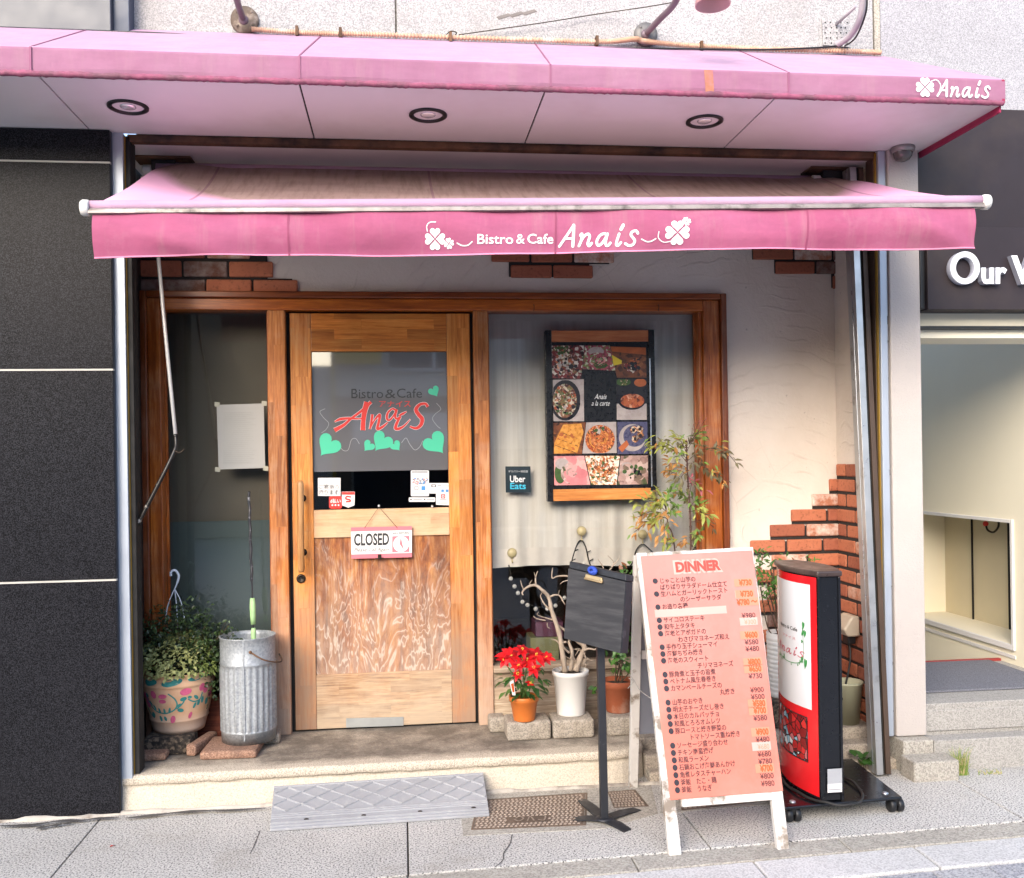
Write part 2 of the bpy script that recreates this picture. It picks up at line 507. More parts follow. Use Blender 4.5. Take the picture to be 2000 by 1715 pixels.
def stucco():
    t = NT('trowelled stucco')
    base = t.mix(t.ramp(t.noise(1.6, 5, .6), [(.4, 0.0), (.7, 1.0)]), '#d6cbc1', '#cbbdb0')
    vec = t.map((1, 1, 1), (0, 0, 0), (-1.42, 0, -1.15))
    ad = t.n('ShaderNodeVectorMath', operation='MULTIPLY_ADD')
    t.link(t.noise(2.6, 3, .6, out='Color'), ad.inputs[0]); ad.inputs[1].default_value = (.2, .0, .2); t.link(vec, ad.inputs[2])
    rings = t.wave(4.6, ad.outputs[0], .8, 3, 'RINGS', dscale=3, ring='Y')
    rid = t.ramp(rings, [(.88, 0.0), (.99, 1.0)])
    patch = t.ramp(t.noise(4.5, 3, .6), [(.47, 0.0), (.62, 1.0)])
    ridge = t.math('MULTIPLY', t.xyz(rid)[0], t.xyz(patch)[0])
    crack = t.ramp(t.vor(7, t.map((1, 1, 1), (0, .6, 0)), 'Distance', 'DISTANCE_TO_EDGE'), [(.0, 1.0), (.02, 0.0)])
    cp = t.ramp(t.noise(3.1, 2), [(.56, 0.0), (.66, 1.0)])
    crk = t.math('MULTIPLY', t.xyz(crack)[0], t.xyz(cp)[0])
    c = t.mix(t.math('MULTIPLY', ridge, .07), base, '#95806e')
    c = t.mix(t.math('MULTIPLY', crk, .2), c, '#75675b')
    pit = t.ramp(t.noise(34, 2, .5), [(.70, 0.0), (.78, 1.0)])
    c = t.mix(t.math('MULTIPLY', t.xyz(pit)[0], .45), c, '#75675b')
    h = t.math('ADD', t.math('MULTIPLY', t.noise(14, 5, .65), .8), t.math('MULTIPLY', ridge, .3))
    h = t.math('ADD', h, t.math('MULTIPLY', t.noise(120, 2), .15))
    t.bump(h, .55, .014)
    return t.out(c, .88)
m_stucco = stucco()
def brick(name, a, b, pale=None):
    t = NT(name)
    c = t.mix(t.noise(14, 4, .65), a, b)
    c = t.mix(t.ramp(t.noise(70, 3), [(.55, 0.0), (.75, .6)]), c, '#5a372a')
    if pale: c = t.mix(t.ramp(t.noise(11, 4, .7), [(.42, 0.0), (.62, .85)]), c, pale)
    t.bump(t.noise(60, 5, .7), .6, .006)
    return t.out(c, .88)
M_BR = [brick('orange brick', '#be7656', '#a86146'), brick('red brick', '#a56148', '#8f503b'), brick('light brick', '#c58a6c', '#b47053', '#d3b9a8'),
        brick('whitewashed brick', '#b87a5f', '#a86a50', '#d6c8bd'), brick('sooty brick', '#7a5040', '#5c4038', '#8f807a')]
m_mortar = plain('black mortar', '#2a2624', .9, 0, .2, 20)

m_frame = wood('stained frame wood', '#70330f', '#9a4e18', '#bb6c26', 'z', .35, (.1, .75), '#b39c84', bump=.12)
m_framex = wood('stained lintel wood', '#7e3a12', '#aa581c', '#c87329', 'x', .35)
m_frameo = wood('outer stained wood', '#55240f', '#6f3516', '#874719', 'z', .35, (.05, .55), '#8c7a6c')
m_frameox = wood('outer lintel wood', '#55240f', '#7d3d18', '#8f4b1d', 'x', .35)
m_mull = wood('worn mullion wood', '#7e4219', '#a9642b', '#c07e42', 'z', .45, (.12, .95), '#b5a494', block=(.42, .045), fade=.75)
m_stile = wood('door stile wood', '#9c551d', '#c57a33', '#d6944a', 'z', .42, (.15, 1.15), '#8f7a6a', block=(.36, .058), fade=.88)
m_rail_t = wood('door top rail wood', '#9a521b', '#c4752d', '#d68e42', 'x', .38, None, block=(.34, .047))
m_rail_m = wood('door middle rail wood', '#a86b33', '#c08a52', '#cda070', 'x', .5, (.95, 1.5), '#cdb193', block=(.27, .05))
m_rail_b = wood('door bottom rail wood', '#54290f', '#96622f', '#b58a58', 'x', .6, (.2, .8), '#c2b29c', block=(.24, .052), sc=1.5, fade=.66)
m_sill = wood('weathered sill wood', '#6d5a4a', '#9a8671', '#b8a792', 'x', .8, None, block=(.5, .045), sc=1.3)
m_reds = wood('dark red boards', '#4a2016', '#6d3321', '#83462f', 'x', .7, None, block=(.3, .035))
def ply():
    t = NT('weathered door plywood')
    v = t.map((9, 9, 2.3))
    w = t.wave(1.5, t.map((3.2, 3.2, .55)), 9, 3, 'BANDS', 'X', 1.3)
    g = t.noise(1.6, 7, .68, v, 2.2)
    g2 = t.math('ADD', t.math('MULTIPLY', w, .10), t.math('MULTIPLY', t.math('ADD', t.math('MULTIPLY', g, .6), t.math('MULTIPLY', t.noise(6, 4, .65, t.map((12, 9, 1.6)), .6), .4)), .9))
    c = t.ramp(g2, [(.36, '#5c2b0e'), (.46, '#854718'), (.55, '#9d5f28'), (.66, '#b07a42')])
    big = t.mr(t.noise(3.2, 3, .6, t.map((2.2, 2.2, .5))), .35, .65, .72, 1.12)
    c = t.mix(1.0, c, big, 'MULTIPLY')
    z = t.xyz()[2]
    h = t.math('ADD', t.mr(z, .36, 1.15, 1.0, -.22), t.math('MULTIPLY', t.math('SUBTRACT', t.noise(6, 5, .7, t.map((1.6, 1, .8))), .5), 1.6))
    cn = t.math('FRACT', t.math('MULTIPLY', t.noise(1.15, 4, .55, t.map((5.5, 3, 1.5)), .7), 15.0))
    vein = t.ramp(cn, [(.0, 0.0), (.34, .15), (.5, 1.0), (.66, .15)])
    c = t.mix(t.math('MULTIPLY', t.xyz(t.ramp(cn, [(.0, .8), (.2, 0.0), (.8, 0.0), (1.0, .8)]))[0], .35), c, '#5d2f12')
    h2 = t.math('MULTIPLY', t.math('ADD', h, .22, clamp=True), t.xyz(vein)[0])
    h = t.math('ADD', t.math('MULTIPLY', t.math('MAXIMUM', h, 0.0), .38), t.math('MULTIPLY', h2, .95), clamp=True)
    c = t.mix(t.math('MULTIPLY', h, .85), c, '#c0b1a2')
    t.bump(g, .25, .004)
    return t.out(c, .6)
m_ply = ply()
m_glass = glass_mat('window glass', (.985, .985, .98, 1))
m_glassd = glass_mat('tinted window glass', (.86, .87, .85, 1), 1.6)
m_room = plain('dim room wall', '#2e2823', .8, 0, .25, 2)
m_black_p = plain('black paint', '#17181b', .45, 0, .2, 12)

# ================================================================ ground
def X(px, Y, py=900): return P(px, py, Y).x
def Z(py, Y, px=785): return P(px, py, Y).z

b = MB(); b.box(-60, 60, -60, 40, -.35, -.05)
struct(b.build('road', m_asph), 'grey paved street in front of the pavement')
def EDGE(x): return 3.212 + .05 * x
b = MB()                                                   # granite pavement slabs with open joints
xs = [-4.6, -3.4, -2.3, -1.21, .0, 1.075, 2.33, 3.4, 4.6, 5.8]
for i in range(len(xs) - 1):
    a, c = xs[i] + .003, xs[i + 1] - .003
    b.slab([(a, EDGE(a), 0), (c, EDGE(c), 0), (c, 4.6, 0), (a, 4.6, 0)], (0, 0, -.05))
struct(b.build('pavement', [m_pave], bevel=.003), 'speckled white granite pavement slabs')
b = MB(); b.box(-5, 6, 3.2, 4.7, -.049, -.012)
struct(b.build('pavement_joints', plain('joint sand', '#57514a', .9)), 'sandy joints between the pavement slabs')
def strip(q, a, c, d0, d1, z, m=0): q.slab([(a, EDGE(a) + d0, z), (c, EDGE(c) + d0, z), (c, EDGE(c) + d1, z), (a, EDGE(a) + d1, z)], (0, 0, -.05), m)
b = MB()                                                   # worn concrete strip, then pale kerb stones
for i in range(14):
    x = -4.7 + i * .78 + .02; strip(b, x, x + .776, -.118, -.004, -.003)
struct(b.build('kerb_strip', m_conc, bevel=.004), 'brown concrete strip along the pavement edge')
b = MB()
for i in range(17):
    x = -4.86 + i * .605; strip(b, x, x + .599, -.296, -.122, -.005)
struct(b.build('kerb', m_kerb, bevel=.006), 'pale concrete kerb stones')
m_pav = [granite('grey paver a', '#72737a', '#96979d', '#a9aaae', 150, .85, .3), granite('grey paver b', '#7d7d80', '#a3a3a6', '#b0b0b2', 150, .85, .3), granite('grey paver c', '#5c5d64', '#7d7e86', '#8d8e95', 150, .85, .3)]
b = MB(); random.seed(3)
for r in range(7):
    for i in range(46):
        x = -4.6 + i * .205 + (r % 2) * .1
        strip(b, x, x + .200, -.30 - (r + 1) * .104, -.30 - r * .104 - .004, -.010 + random.uniform(-.001, .001), random.choice([0, 0, 0, 1, 1, 2]))
struct(b.build('block_paving', m_pav, bevel=.005), 'grey interlocking paving blocks')

# ---- doorstep
b = MB()
xl, xr = -1.146, 1.03
def nose(u, v, lip=0):
    return None
N = 60
ys = []
random.seed(5)
prof = [(4.62, FZ), (4.0, FZ), (3.972, FZ - .002), (3.963, FZ - .012), (3.962, FZ - .036), (3.970, FZ - .043), (3.972, FZ - .05), (3.958, -.03)]
jit = [random.uniform(-1, 1) for _ in range(N + 1)]
for k in range(3):
    jit = [(jit[max(i - 1, 0)] + jit[i] + jit[min(i + 1, N)]) / 3 if k < 1 else jit[i] for i in range(N + 1)]
o = len(b.v)
for i in range(N + 1):
    x = xl + (xr - xl) * i / N
    for k, (y, z) in enumerate(prof):
        e = .085 * max(0, (i - N + 4) / 4) ** 2 if k >= 1 else 0     # rounded right corner
        jy = jit[i] * (.005 if 2 <= k <= 4 else .0); jz = jit[(i * 7) % N] * (.004 if k in (4, 5) else 0)
        b.v.append(Vector((x, y + e + jy, z + jz)))
K = len(prof)
for i in range(N):
    for k in range(K - 1):
        a = o + i * K + k
        b.f.append([a, a + 1, a + K + 1, a + K]); b.m.append(0 if k < 5 else 1); b.s.append(k in (2, 3))
a = o + N * K
b.face([b.v[a + k] for k in range(K)] + [Vector((xr, 4.62, -.03))], 1)
tread = NT('doorstep tread')
g = tread.ramp(tread.noise(210, 2, .6), [(.36, '#91887c'), (.5, '#b8ad9d'), (.62, '#c8bdac')])
soot = tread.math('ADD', tread.mr(tread.xyz()[1], 3.985, 4.07, -.4, .75), tread.math('MULTIPLY', tread.math('SUBTRACT', tread.noise(2.6, 8, .74), .5), 4.2), clamp=True)
g = tread.mix(tread.math('MULTIPLY', soot, .92), g, tread.mix(tread.noise(120, 3, .7), '#262220', '#7d7368'))
tread.bump(tread.noise(130, 3), .3, .004)
m_tread = tread.out(g, .8)
struct(b.build('doorstep', [m_tread, m_riser]), 'worn stone doorstep with a sooty tread')
b = MB()                                                   # recess floor right of the doorstep: two thin old courses
b.box(1.036, 2.15, 4.12, 4.62, -.03, FZ); b.box(1.036, 2.16, 4.02, 4.115, -.03, .098); b.box(1.036, 2.16, 3.955, 4.015, -.03, .045)
struct(b.build('side_step', m_stone, bevel=.008), 'low stone courses behind the menu board')
b = MB(); b.box(2.157, 2.2985, 3.896, 4.2, -.03, FZ - .004)
b.box(2.14, 2.345, 3.78, 3.893, -.03, .085)
struct(b.build('pillar_base_stone', m_conc, bevel=.006), 'concrete base block at the foot of the cream pillar')
b = MB()                                                   # mortar fillet where wall meets pavement
pts = []
for i in range(90):
    x = -3 + i * .06
    if x > 2.1: break
    pts.append((x, 3.945 + random.uniform(-.006, .004) - (.012 if x < -1.15 else 0), -.004 + random.uniform(-.003, .004)))
b.tube(pts, [random.uniform(.009, .02) for _ in pts], 6)
struct(b.build('mortar_line', plain('mortar fillet', '#b3aca2', .9, 0, .15, 12, '#6d6258', (8, .5, .7))), 'rough mortar line at the foot of the wall')

# ================================================================ cafe building
cafe = thing('cafe_building', 'small cafe front with brick and stucco recess, wooden door and windows', 'cafe', (.5, 4.0, 0))
zs = 2.748
# upper granite wall: two panels and a pale strip
xj0, xj1, xj2 = X(262, 4.0, 30), X(773, 4.0, 30), X(1706, 4.0, 40)
b = MB()
b.box(xj0, xj1 - .004, 4.0, 4.3, zs + .004, 4.6); b.box(xj1 + .004, xj2 - .004, 4.0, 4.3, zs + .004, 4.6); b.box(xj2 + .004, xj2 + .03, 4.0, 4.3, zs + .004, 4.6, 1)
b.box(xj0, xj2 + .03, 4.02, 4.28, zs + .01, 4.59, 2)
b.build('granite_wall', [m_granw, m_conc, m_conc], cafe)
# recess box: ceiling, back of recess, sides
b = MB(); b.box(-1.159, 2.158, 4.03, 4.7, 2.722, 2.747)
b.build('recess_ceiling', m_white, cafe)
b = MB(); b.box(-1.09, 2.12, 3.985, 4.025, 2.716, 2.746); b.box(.2, 1.4, 3.982, 3.99, 2.722, 2.738)
b.build('steel_lintel', m_rust, cafe, bevel=.003)
b = MB(); b.box(-1.26, -1.166, 4.051, 4.62, FZ - .02, 2.7475)
b.build('side_wall', m_black_p, cafe)
# stucco wall, behind bricks
fx0, fx1, fz1 = -1.155, 1.588, 2.19
b = MB()
b.box(-1.165, 2.16, 4.47, 4.6, fz1 - .03, 2.72); b.box(fx1 - .03, 2.16, 4.4705, 4.6, FZ - .02, fz1 - .03)
b.build('stucco_wall', m_stucco, cafe)
b = MB(); b.box(2.148, 2.157, 4.061, 4.469, FZ, 2.719)
b.build('return_wall', m_stucco, cafe)
# bricks
b = MB(); random.seed(11)
def brk(px0, px1, py0, py1, m=None):
    Yb = 4.452
    a = P(px0, (py0 + py1) / 2, Yb).x; c = P(px1, (py0 + py1) / 2, Yb).x; zt = Z(py0, Yb) ; zb = Z(py1, Yb)
    k = random.uniform(-.003, .003)
    b.box(a, min(c, 2.155), Yb + k, 4.475, zb, zt, m if m is not None else random.choice([0, 0, 1, 1, 2, 3]))
def brickpart():
    global b
    for v_ in b.v: v_ += Vector((random.uniform(-.0016, .0016), random.uniform(-.002, .001), random.uniform(-.0016, .0016)))
    b.build('brick_facing', M_BR, cafe, bevel=.007, seg=3); b = MB()
for r0, r1, spans in ((468, 502, ((262, 312), (318, 400), (404, 487))), (506, 538, ((270, 354, 1), (358, 443, 4), (447, 533, 0))), (541, 567, ((270, 400, 4), (403, 491, 0), (495, 581, 0)))):
    for sp in spans: brk(sp[0], sp[1], r0 + 7, r1 + 6 - 1, sp[2] if len(sp) > 2 else None)
brickpart()
for r0, r1, spans in ((484, 509, ((960, 1034, 1), (1038, 1118, 1), (1122, 1200, 3))), (515, 540, ((998, 1078, 1), (1081, 1158, 1)))):
    for sp in spans: brk(sp[0], sp[1], r0, r1, sp[2])
brickpart()
for r0, r1, spans in ((482, 511, ((1472, 1549, 1), (1553, 1625, 3), (1629, 1690, 4))), (515, 540, ((1516, 1592, 1), (1596, 1690, 4))), (544, 570, ((1628, 1690, 1),))):
    for sp in spans: brk(sp[0], sp[1], r0 - 12, r1 - 12, sp[2])
brickpart()
lefts = [1662, 1622, 1588, 1547, 1505, 1466, 1508, 1470, 1500, 1462, 1498, 1460, 1494, 1458, 1490, 1456, 1490, 1455]
rowz = []
z0r, dzr = P(1665, 906, 4.452).z, P(1665, 906, 4.452).z - P(1665, 935, 4.452).z
for i, L in enumerate(lefts):
    zt = z0r - i * dzr; zb = zt - dzr * .80
    rowz.append((zb, zt))
    if zb < FZ: break
    xa = P(L, 1000, 4.452).x
    while xa < 2.13:
        xb = min(xa + .176, 2.146)
        k = random.uniform(-.004, .003)
        col = random.choice([0, 0, 1, 1, 2, 2, 3]) if i % 2 else random.choice([0, 0, 2, 3, 3, 1, 4] if i > 9 else [0, 0, 2, 3, 3, 1])
        if xb - xa > .02: b.box(xa, xb, 4.452 + k, 4.475, zb, zt, col)
        xa += .188
for i, (zb, zt) in enumerate(rowz):
    y = 4.452 - (0 if i % 2 else .09); first = True
    ya = 4.452
    while ya > 4.08:
        L = .085 if (i % 2 == 0 and first) else .176
        first = False
        yb = max(ya - L, 4.07)
        if ya - yb > .02: b.box(2.135 + random.uniform(-.003, .003), 2.165, yb, ya - .003, zb, zt, random.choice([0, 0, 1, 2, 3, 1]))
        ya = yb - .012
brickpart()
b = MB()
for i, L in enumerate(lefts[:len(rowz)]):
    zb, zt = rowz[i]
    xa = P(L, 1000, 4.452).x
    b.box(xa + .004, 2.15, 4.463, 4.476, zb - .014, zt - .008)
b.box(2.1425, 2.147, 4.072, 4.46, FZ + .001, rowz[0][1] - .004)
b.build('mortar_bed', m_mortar, cafe)
for (px0, px1, py0, py1) in ((266, 528, 470, 546), (266, 576, 546, 572), (1000, 1196, 486, 512), (1000, 1157, 512, 539), (1476, 1690, 470, 500), (1519, 1690, 500, 528), (1630, 1690, 528, 557)):
    b = MB(); b.box(X(px0, 4.463), min(X(px1, 4.463), 2.15), 4.463, 4.477, Z(py1, 4.463), Z(py0, 4.463))
    b.build('mortar_bed', m_mortar, cafe)
# cream pillar
b = MB(); b.box(2.158, 2.30, 3.952, 4.6, FZ, zs)
b.build('pillar', m_pillar, cafe, bevel=.004)
# shutter guide rails
b = MB(); xa = X(226, 3.97, 700); 
b.box(-1.158, -1.102, 3.966, 4.05, FZ - .015, zs - .002, 0); b.box(-1.101, -1.097, 3.98, 4.05, FZ, zs - .01, 1); b.box(-1.0965, -1.078, 3.985, 4.06, FZ, zs - .01, 2)
b.build('shutter_rail', [m_alus, m_yellow, m_dark], cafe, bevel=.003)
b = MB()
b.box(2.118, 2.150, 3.962, 4.06, FZ, zs - .004, 0); b.box(2.150, 2.1575, 3.968, 4.05, FZ, zs - .004, 2); b.box(2.111, 2.1175, 3.975, 3.992, FZ, zs - .01, 1); b.box(2.109, 2.1175, 3.9925, 4.06, FZ, zs - .01, 3)
b.build('shutter_rail', [m_alus, m_yellow, m_alu, m_brown], cafe, bevel=.002)
# leaning removable mullion in front of the right side
b = MB()
def lean(dx0, dx1, dy0, dy1, m):
    T = Vector((2.035, 4.06, 2.70)); B_ = Vector((2.015, 3.86, .012))
    b.slab([B_ + Vector((dx0, dy0, 0)), B_ + Vector((dx1, dy0, 0)), T + Vector((dx1, dy0, 0)), T + Vector((dx0, dy0, 0))], (0, dy1 - dy0, 0), m)
lean(0, .03, 0, .075, 0); lean(.0302, .044, .012, .07, 1); lean(.0442, .066, .002, .07, 2)
lean(-.002, -.0001, .03, .036, 3)
b.build('mullion_post', [m_rail, m_dark, m_brown, m_alu], cafe, bevel=.003)
# wooden frame
YF = 4.44
b = MB()
xo0, xo1 = X(278, YF), X(1420, YF, 800); zo1 = Z(571, YF)
b.box(xo0, xo0 + .03, YF - .02, 4.56, FZ, zo1, 0); b.box(xo1 - .03, xo1, YF - .02, 4.56, FZ, zo1, 0)
b.box(xo0 + .0302, xo1 - .0302, YF - .02, 4.56, zo1 - .03, zo1, 1)
b.build('frame_architrave', [m_frameo, m_frameox], cafe, bevel=.005)
b = MB()
xi0 = X(316, YF); xi1 = X(1376, YF, 800); zi1 = Z(606, YF)
b.box(xo0 + .0303, xi0, YF, 4.56, FZ, zo1 - .0303, 0); b.box(xi1, xo1 - .0303, YF, 4.56, FZ, zo1 - .0303, 0)
b.box(xi0 + .0002, xi1 - .0002, YF, 4.56, zi1, zo1 - .0303, 1)
b.box(xi1 - .018, xi1 - .0003, YF + .02, 4.56, FZ + .3, zi1 - .0003, 0)
b.build('frame', [m_frame, m_framex], cafe, bevel=.004)
xm0, xm1 = X(527, YF, 1000), X(562, YF, 1000); xm2, xm3 = X(930, YF, 1000), X(959, YF, 1000)
for a, c in ((xm0, xm1), (xm2, xm3)):
    b = MB(); b.box(a, c, YF + .004, 4.56, FZ, zi1 - .0003)
    b.build('mullion', m_mull, cafe, bevel=.004)
b = MB(); zsr = Z(1308, 4.46); b.box(xm3 + .0003, xi1, 4.455, 4.56, FZ, zsr); b.box(xm3 + .0003, xi1, 4.43, 4.4545, zsr - .03, zsr + .004)
b.build('window_sill', m_sill, cafe, bevel=.004)
b = MB(); zsl = Z(1345, 4.46); b.box(xi0, xm0, 4.455, 4.56, FZ, zsl)
b.build('window_sill', m_reds, cafe, bevel=.004)
# windows
b = MB(); b.box(xi0 + .001, xm0 - .001, 4.52, 4.526, zsl, zi1)
win = b.build('window', m_glassd, cafe)
for (x0, x1, z0, z1) in ((xi0 + .001, xi0 + .012, zsl, zi1), (xm0 - .012, xm0 - .001, zsl, zi1)):
    b = MB(); b.box(x0, x1, 4.51, 4.519, z0, z1); b.build('glazing_bead', m_frame, win)
b = MB(); b.box(xm3 + .001, xi1 - .001, 4.52, 4.526, zsr + .004, zi1)
win2 = b.build('window', m_glass, cafe)
for x0 in (xm3 + .001, xi1 - .0265):
    b = MB(); b.box(x0, x0 + .008, 4.51, 4.519, zsr + .004, zi1); b.build('glazing_bead', m_frame, win2)
b = MB(); b.box(xi0 - .02, xm0 + .02, 4.60, 4.62, FZ + .2, Z(1010, 4.6), 0); b.box(xi0 - .02, xm0 + .02, 4.66, 4.68, FZ + .2, zi1 + .03, 1)  # added boards, coloured in the bands of reflection seen in this glass
b.build('reflection_board', [plain('grey green reflection tone', '#6f7f84', .6, 0, .08, 2), plain('brown reflection tone', '#8c8278', .7, 0, .12, 1.5)], cafe)
# dim room behind the glass
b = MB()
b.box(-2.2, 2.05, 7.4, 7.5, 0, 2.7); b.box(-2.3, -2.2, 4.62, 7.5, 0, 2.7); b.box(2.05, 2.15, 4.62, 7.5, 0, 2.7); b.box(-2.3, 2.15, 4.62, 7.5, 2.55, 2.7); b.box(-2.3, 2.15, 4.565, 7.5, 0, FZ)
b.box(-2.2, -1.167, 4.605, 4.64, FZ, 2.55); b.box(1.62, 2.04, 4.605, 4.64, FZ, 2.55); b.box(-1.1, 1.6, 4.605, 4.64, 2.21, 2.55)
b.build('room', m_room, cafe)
# door
def dpx(px, py, Y=4.475): return P(px, py, Y)
YD = 4.475
dx0, dx1 = dpx(571, 1000).x, dpx(923, 1000).x
dz0, dz1 = FZ + .010, Z(612, YD)
gx0, gx1 = dpx(610, 840).x, dpx(875, 840).x
gz0, gz1 = Z(993, YD) , Z(686, YD)
rz1 = Z(1047, YD); bz1 = Z(1312, YD)
b = MB()
b.box(dx0, gx0 - .0004, YD, 4.515, dz0, dz1, 0); b.box(gx1 + .0004, dx1, YD, 4.515, dz0, dz1, 0)
b.box(gx0, gx1, YD + .001, 4.515, gz1, dz1 - .0003, 1)
b.box(gx0, gx1, YD + .001, 4.515, rz1, gz0, 2)
b.box(gx0, gx1, YD + .001, 4.515, dz0, bz1, 3)
door = b.build('door', [m_stile, m_rail_t, m_rail_m, m_rail_b], cafe, bevel=.003)
door['label'] = 'weathered orange wooden door with a glass upper half'
b = MB(); b.box(gx0 + .0002, gx1 - .0002, YD + .012, 4.51, bz1 + .0002, rz1 - .0002)
b.build('panel', m_ply, door)
b = MB(); b.box(gx0 + .0002, gx1 - .0002, 4.497, 4.503, gz0 + .0002, gz1 - .0002)
b.build('glass_pane', m_glass, door)
m_film = plain('grey window film', '#676669', .05, 0, .04, 3, spec=1.0)
m_film.node_tree.nodes['Principled BSDF'].inputs['IOR'].default_value = 1.62
for l_ in list(m_film.node_tree.nodes['Principled BSDF'].inputs['Roughness'].links): m_film.node_tree.links.remove(l_)
m_film.node_tree.nodes['Principled BSDF'].inputs['Roughness'].default_value = .03
zf = Z(919, 4.496)
b = MB(); b.box(gx0 + .001, gx1 - .001, 4.4945, 4.4965, zf, gz1 - .002)
b.build('window_film', m_film, door)
# lettering on the film (surveyed off the photo onto the film's plane)
m_red = plain('red lettering', '#d22a22', .4, 0, .04); m_blk = plain('black lettering', '#1c1b1d', .5, 0, .04); m_wht = plain('white lettering', '#dcdcdc', .5, 0, .03)
m_teal = plain('teal vinyl', '#43bd96', .45, 0, .03); m_gryl = plain('grey thin line', '#9a9a9c', .5, 0, .03); m_chr = plain('charcoal lettering', '#262628', .5, 0, .03)
pf0 = pxplane(4.493)
def pf(a, c, off=0): return pf0(600 + a / 4.637, 730 + c / 4.637, off)
b = MB()
def serif(mb, mp, body, x0, x1, y, h, m, bw):              # light serif face: sans skeleton plus slab serifs
    mb.text(body, mp, x0, x1, y, h, m)
b.text('Bistro', pf, 400, 688, 222, -84, 0); b.text('&', pf, 706, 802, 222, -80, 0); b.text('Cafe', pf, 812, 1040, 218, -84, 0)
for x, y, wd in ((418, 218, 44), (418, 140, 40), (480, 220, 34), (660, 0, 0), (640, 0, 0)):
    if wd: b.rect(pf, x - wd / 2 + 6, y - 3, x + wd / 2 + 6, y + 3, 0)
RS = [([(578, 256), (500, 330), (400, 405), (330, 465), (248, 512)], [30, 24, 20, 28, 40]), ([(545, 258), (520, 340), (508, 430), (505, 512)], [58, 46, 40, 44]),
      ([(248, 436), (300, 412), (380, 404), (460, 408), (520, 400)], [8, 26, 22, 14, 10]),
      ([(590, 368), (582, 430), (568, 502)], [24, 22, 18]), ([(572, 490), (610, 420), (655, 372), (650, 430), (636, 498), (680, 482), (730, 440)], [12, 14, 26, 24, 26, 22, 10]),
      ([(800, 330), (770, 318), (730, 355), (722, 405), (745, 420), (785, 375), (812, 322)], [20, 16, 20, 22, 18, 14, 20]), ([(808, 330), (796, 385), (812, 408), (850, 380)], [24, 22, 18, 8]),
      ([(845, 388), (815, 440), (800, 492), (830, 498), (880, 470), (934, 412)], [18, 26, 30, 26, 16, 7]), ([(830, 378), (866, 362), (902, 342)], [10, 22, 6]),
      ([(1092, 300), (1070, 272), (1020, 280), (985, 325), (1010, 372), (1040, 410), (1030, 462), (985, 494), (930, 478)], [26, 22, 26, 34, 36, 36, 32, 24, 14])]
for pts, wd in RS:
    b.ribbon(pts, [x + 6 for x in wd], pf, 2, .0009); b.ribbon(pts, wd, pf, 1, 0)
for i, ch in enumerate('アナイス'): b.text(ch, pf, 652 + i * 75, 712 + i * 75, 300, -52, 1)
for x, y, s_, tx, ty in ((192, 650, 168, -70, 95), (556, 655, 88, -38, 45), (676, 615, 158, -60, 85), (803, 654, 78, 34, 42), (1160, 630, 176, 72, 92), (1150, 160, 100, 28, 48)):
    tipx, tipy = x + tx, y + ty
    an = math.atan2(y - ty * .9 - tipy, x - tx * .9 - tipx)
    b.heart(pf, tipx, tipy, math.hypot(tx, ty) * 1.75, an, 3, -.0003, .95)
for pts in ([(160, 318), (115, 345), (150, 400), (195, 450), (170, 505), (130, 535)], [(1172, 268), (1210, 320), (1160, 365), (1135, 410), (1175, 470), (1205, 495)], [(280, 625), (320, 690), (370, 690), (400, 600), (440, 588), (472, 635)], [(855, 625), (895, 582), (930, 640), (975, 690), (1020, 660), (1045, 608)]):
    b.ribbon(pts, 4.5, pf, 4, 0)
b.build('film_lettering', [m_chr, m_red, m_wht, m_teal, m_gryl], door)
# stickers on the clear strip
def sticker(label, drawer, mats):
    q = MB(); drawer(q); o = q.build('sticker', mats, door); o['label'] = label; return o
ps0 = pxplane(4.4955)
def ps(a, c, off=0): return ps0(600 + a / 4.637, 730 + c / 4.637, off)
m_stk = plain('white sticker', '#d8d6d6', .4, 0, .03); m_sred = plain('red sticker', '#d8332c', .4, 0, .03); m_blu = plain('blue print', '#3f86c4', .5, 0, .03); m_pink = plain('pink print', '#d98f8c', .5, 0, .1); m_gryp = plain('grey print', '#8b8c90', .5)
def s1(q):
    q.slab([ps(97, 943), ps(302, 943), ps(302, 1107), ps(97, 1107)], (0, .0008, 0), 0)
    q.text('ご宴会', ps, 105, 250, 1042, -40, 1, .012); q.text('承ります!', ps, 105, 297, 1098, -46, 1, .012)
    for v in range(5): q.v
    q.ribbon([(255, 1035), (272, 1008), (285, 1030), (270, 1045)], 5, ps, 2, -.0004)
sticker('white banquet sticker with black brush lettering', lambda q: s1(q), [m_stk, m_blk, m_pink])
def rrect(mp, x0, y0, x1, y1, r, n=5):
    out = []
    for cx_, cy_, a0 in ((x1 - r, y0 + r, -90), (x1 - r, y1 - r, 0), (x0 + r, y1 - r, 90), (x0 + r, y0 + r, 180)):
        for i in range(n + 1):
            a = R(a0 + 90 * i / n); out.append(mp(cx_ + r * math.cos(a), cy_ + r * math.sin(a), 0))
    return out
def s2(q):
    q.slab(rrect(ps, 197, 1107, 315, 1222, 22), (0, .0008, 0), 0)
    q.text('d払い', lambda a, c, o=0: ps(a, c, -.0004), 208, 304, 1172, -40, 1, .02)
    for i in range(3): q.disc(ps, 228 + i * 28, 1190, 8, m=1, off=-.0004)
sticker('small red square payment sticker with three white dots', s2, [m_sred, m_wht])
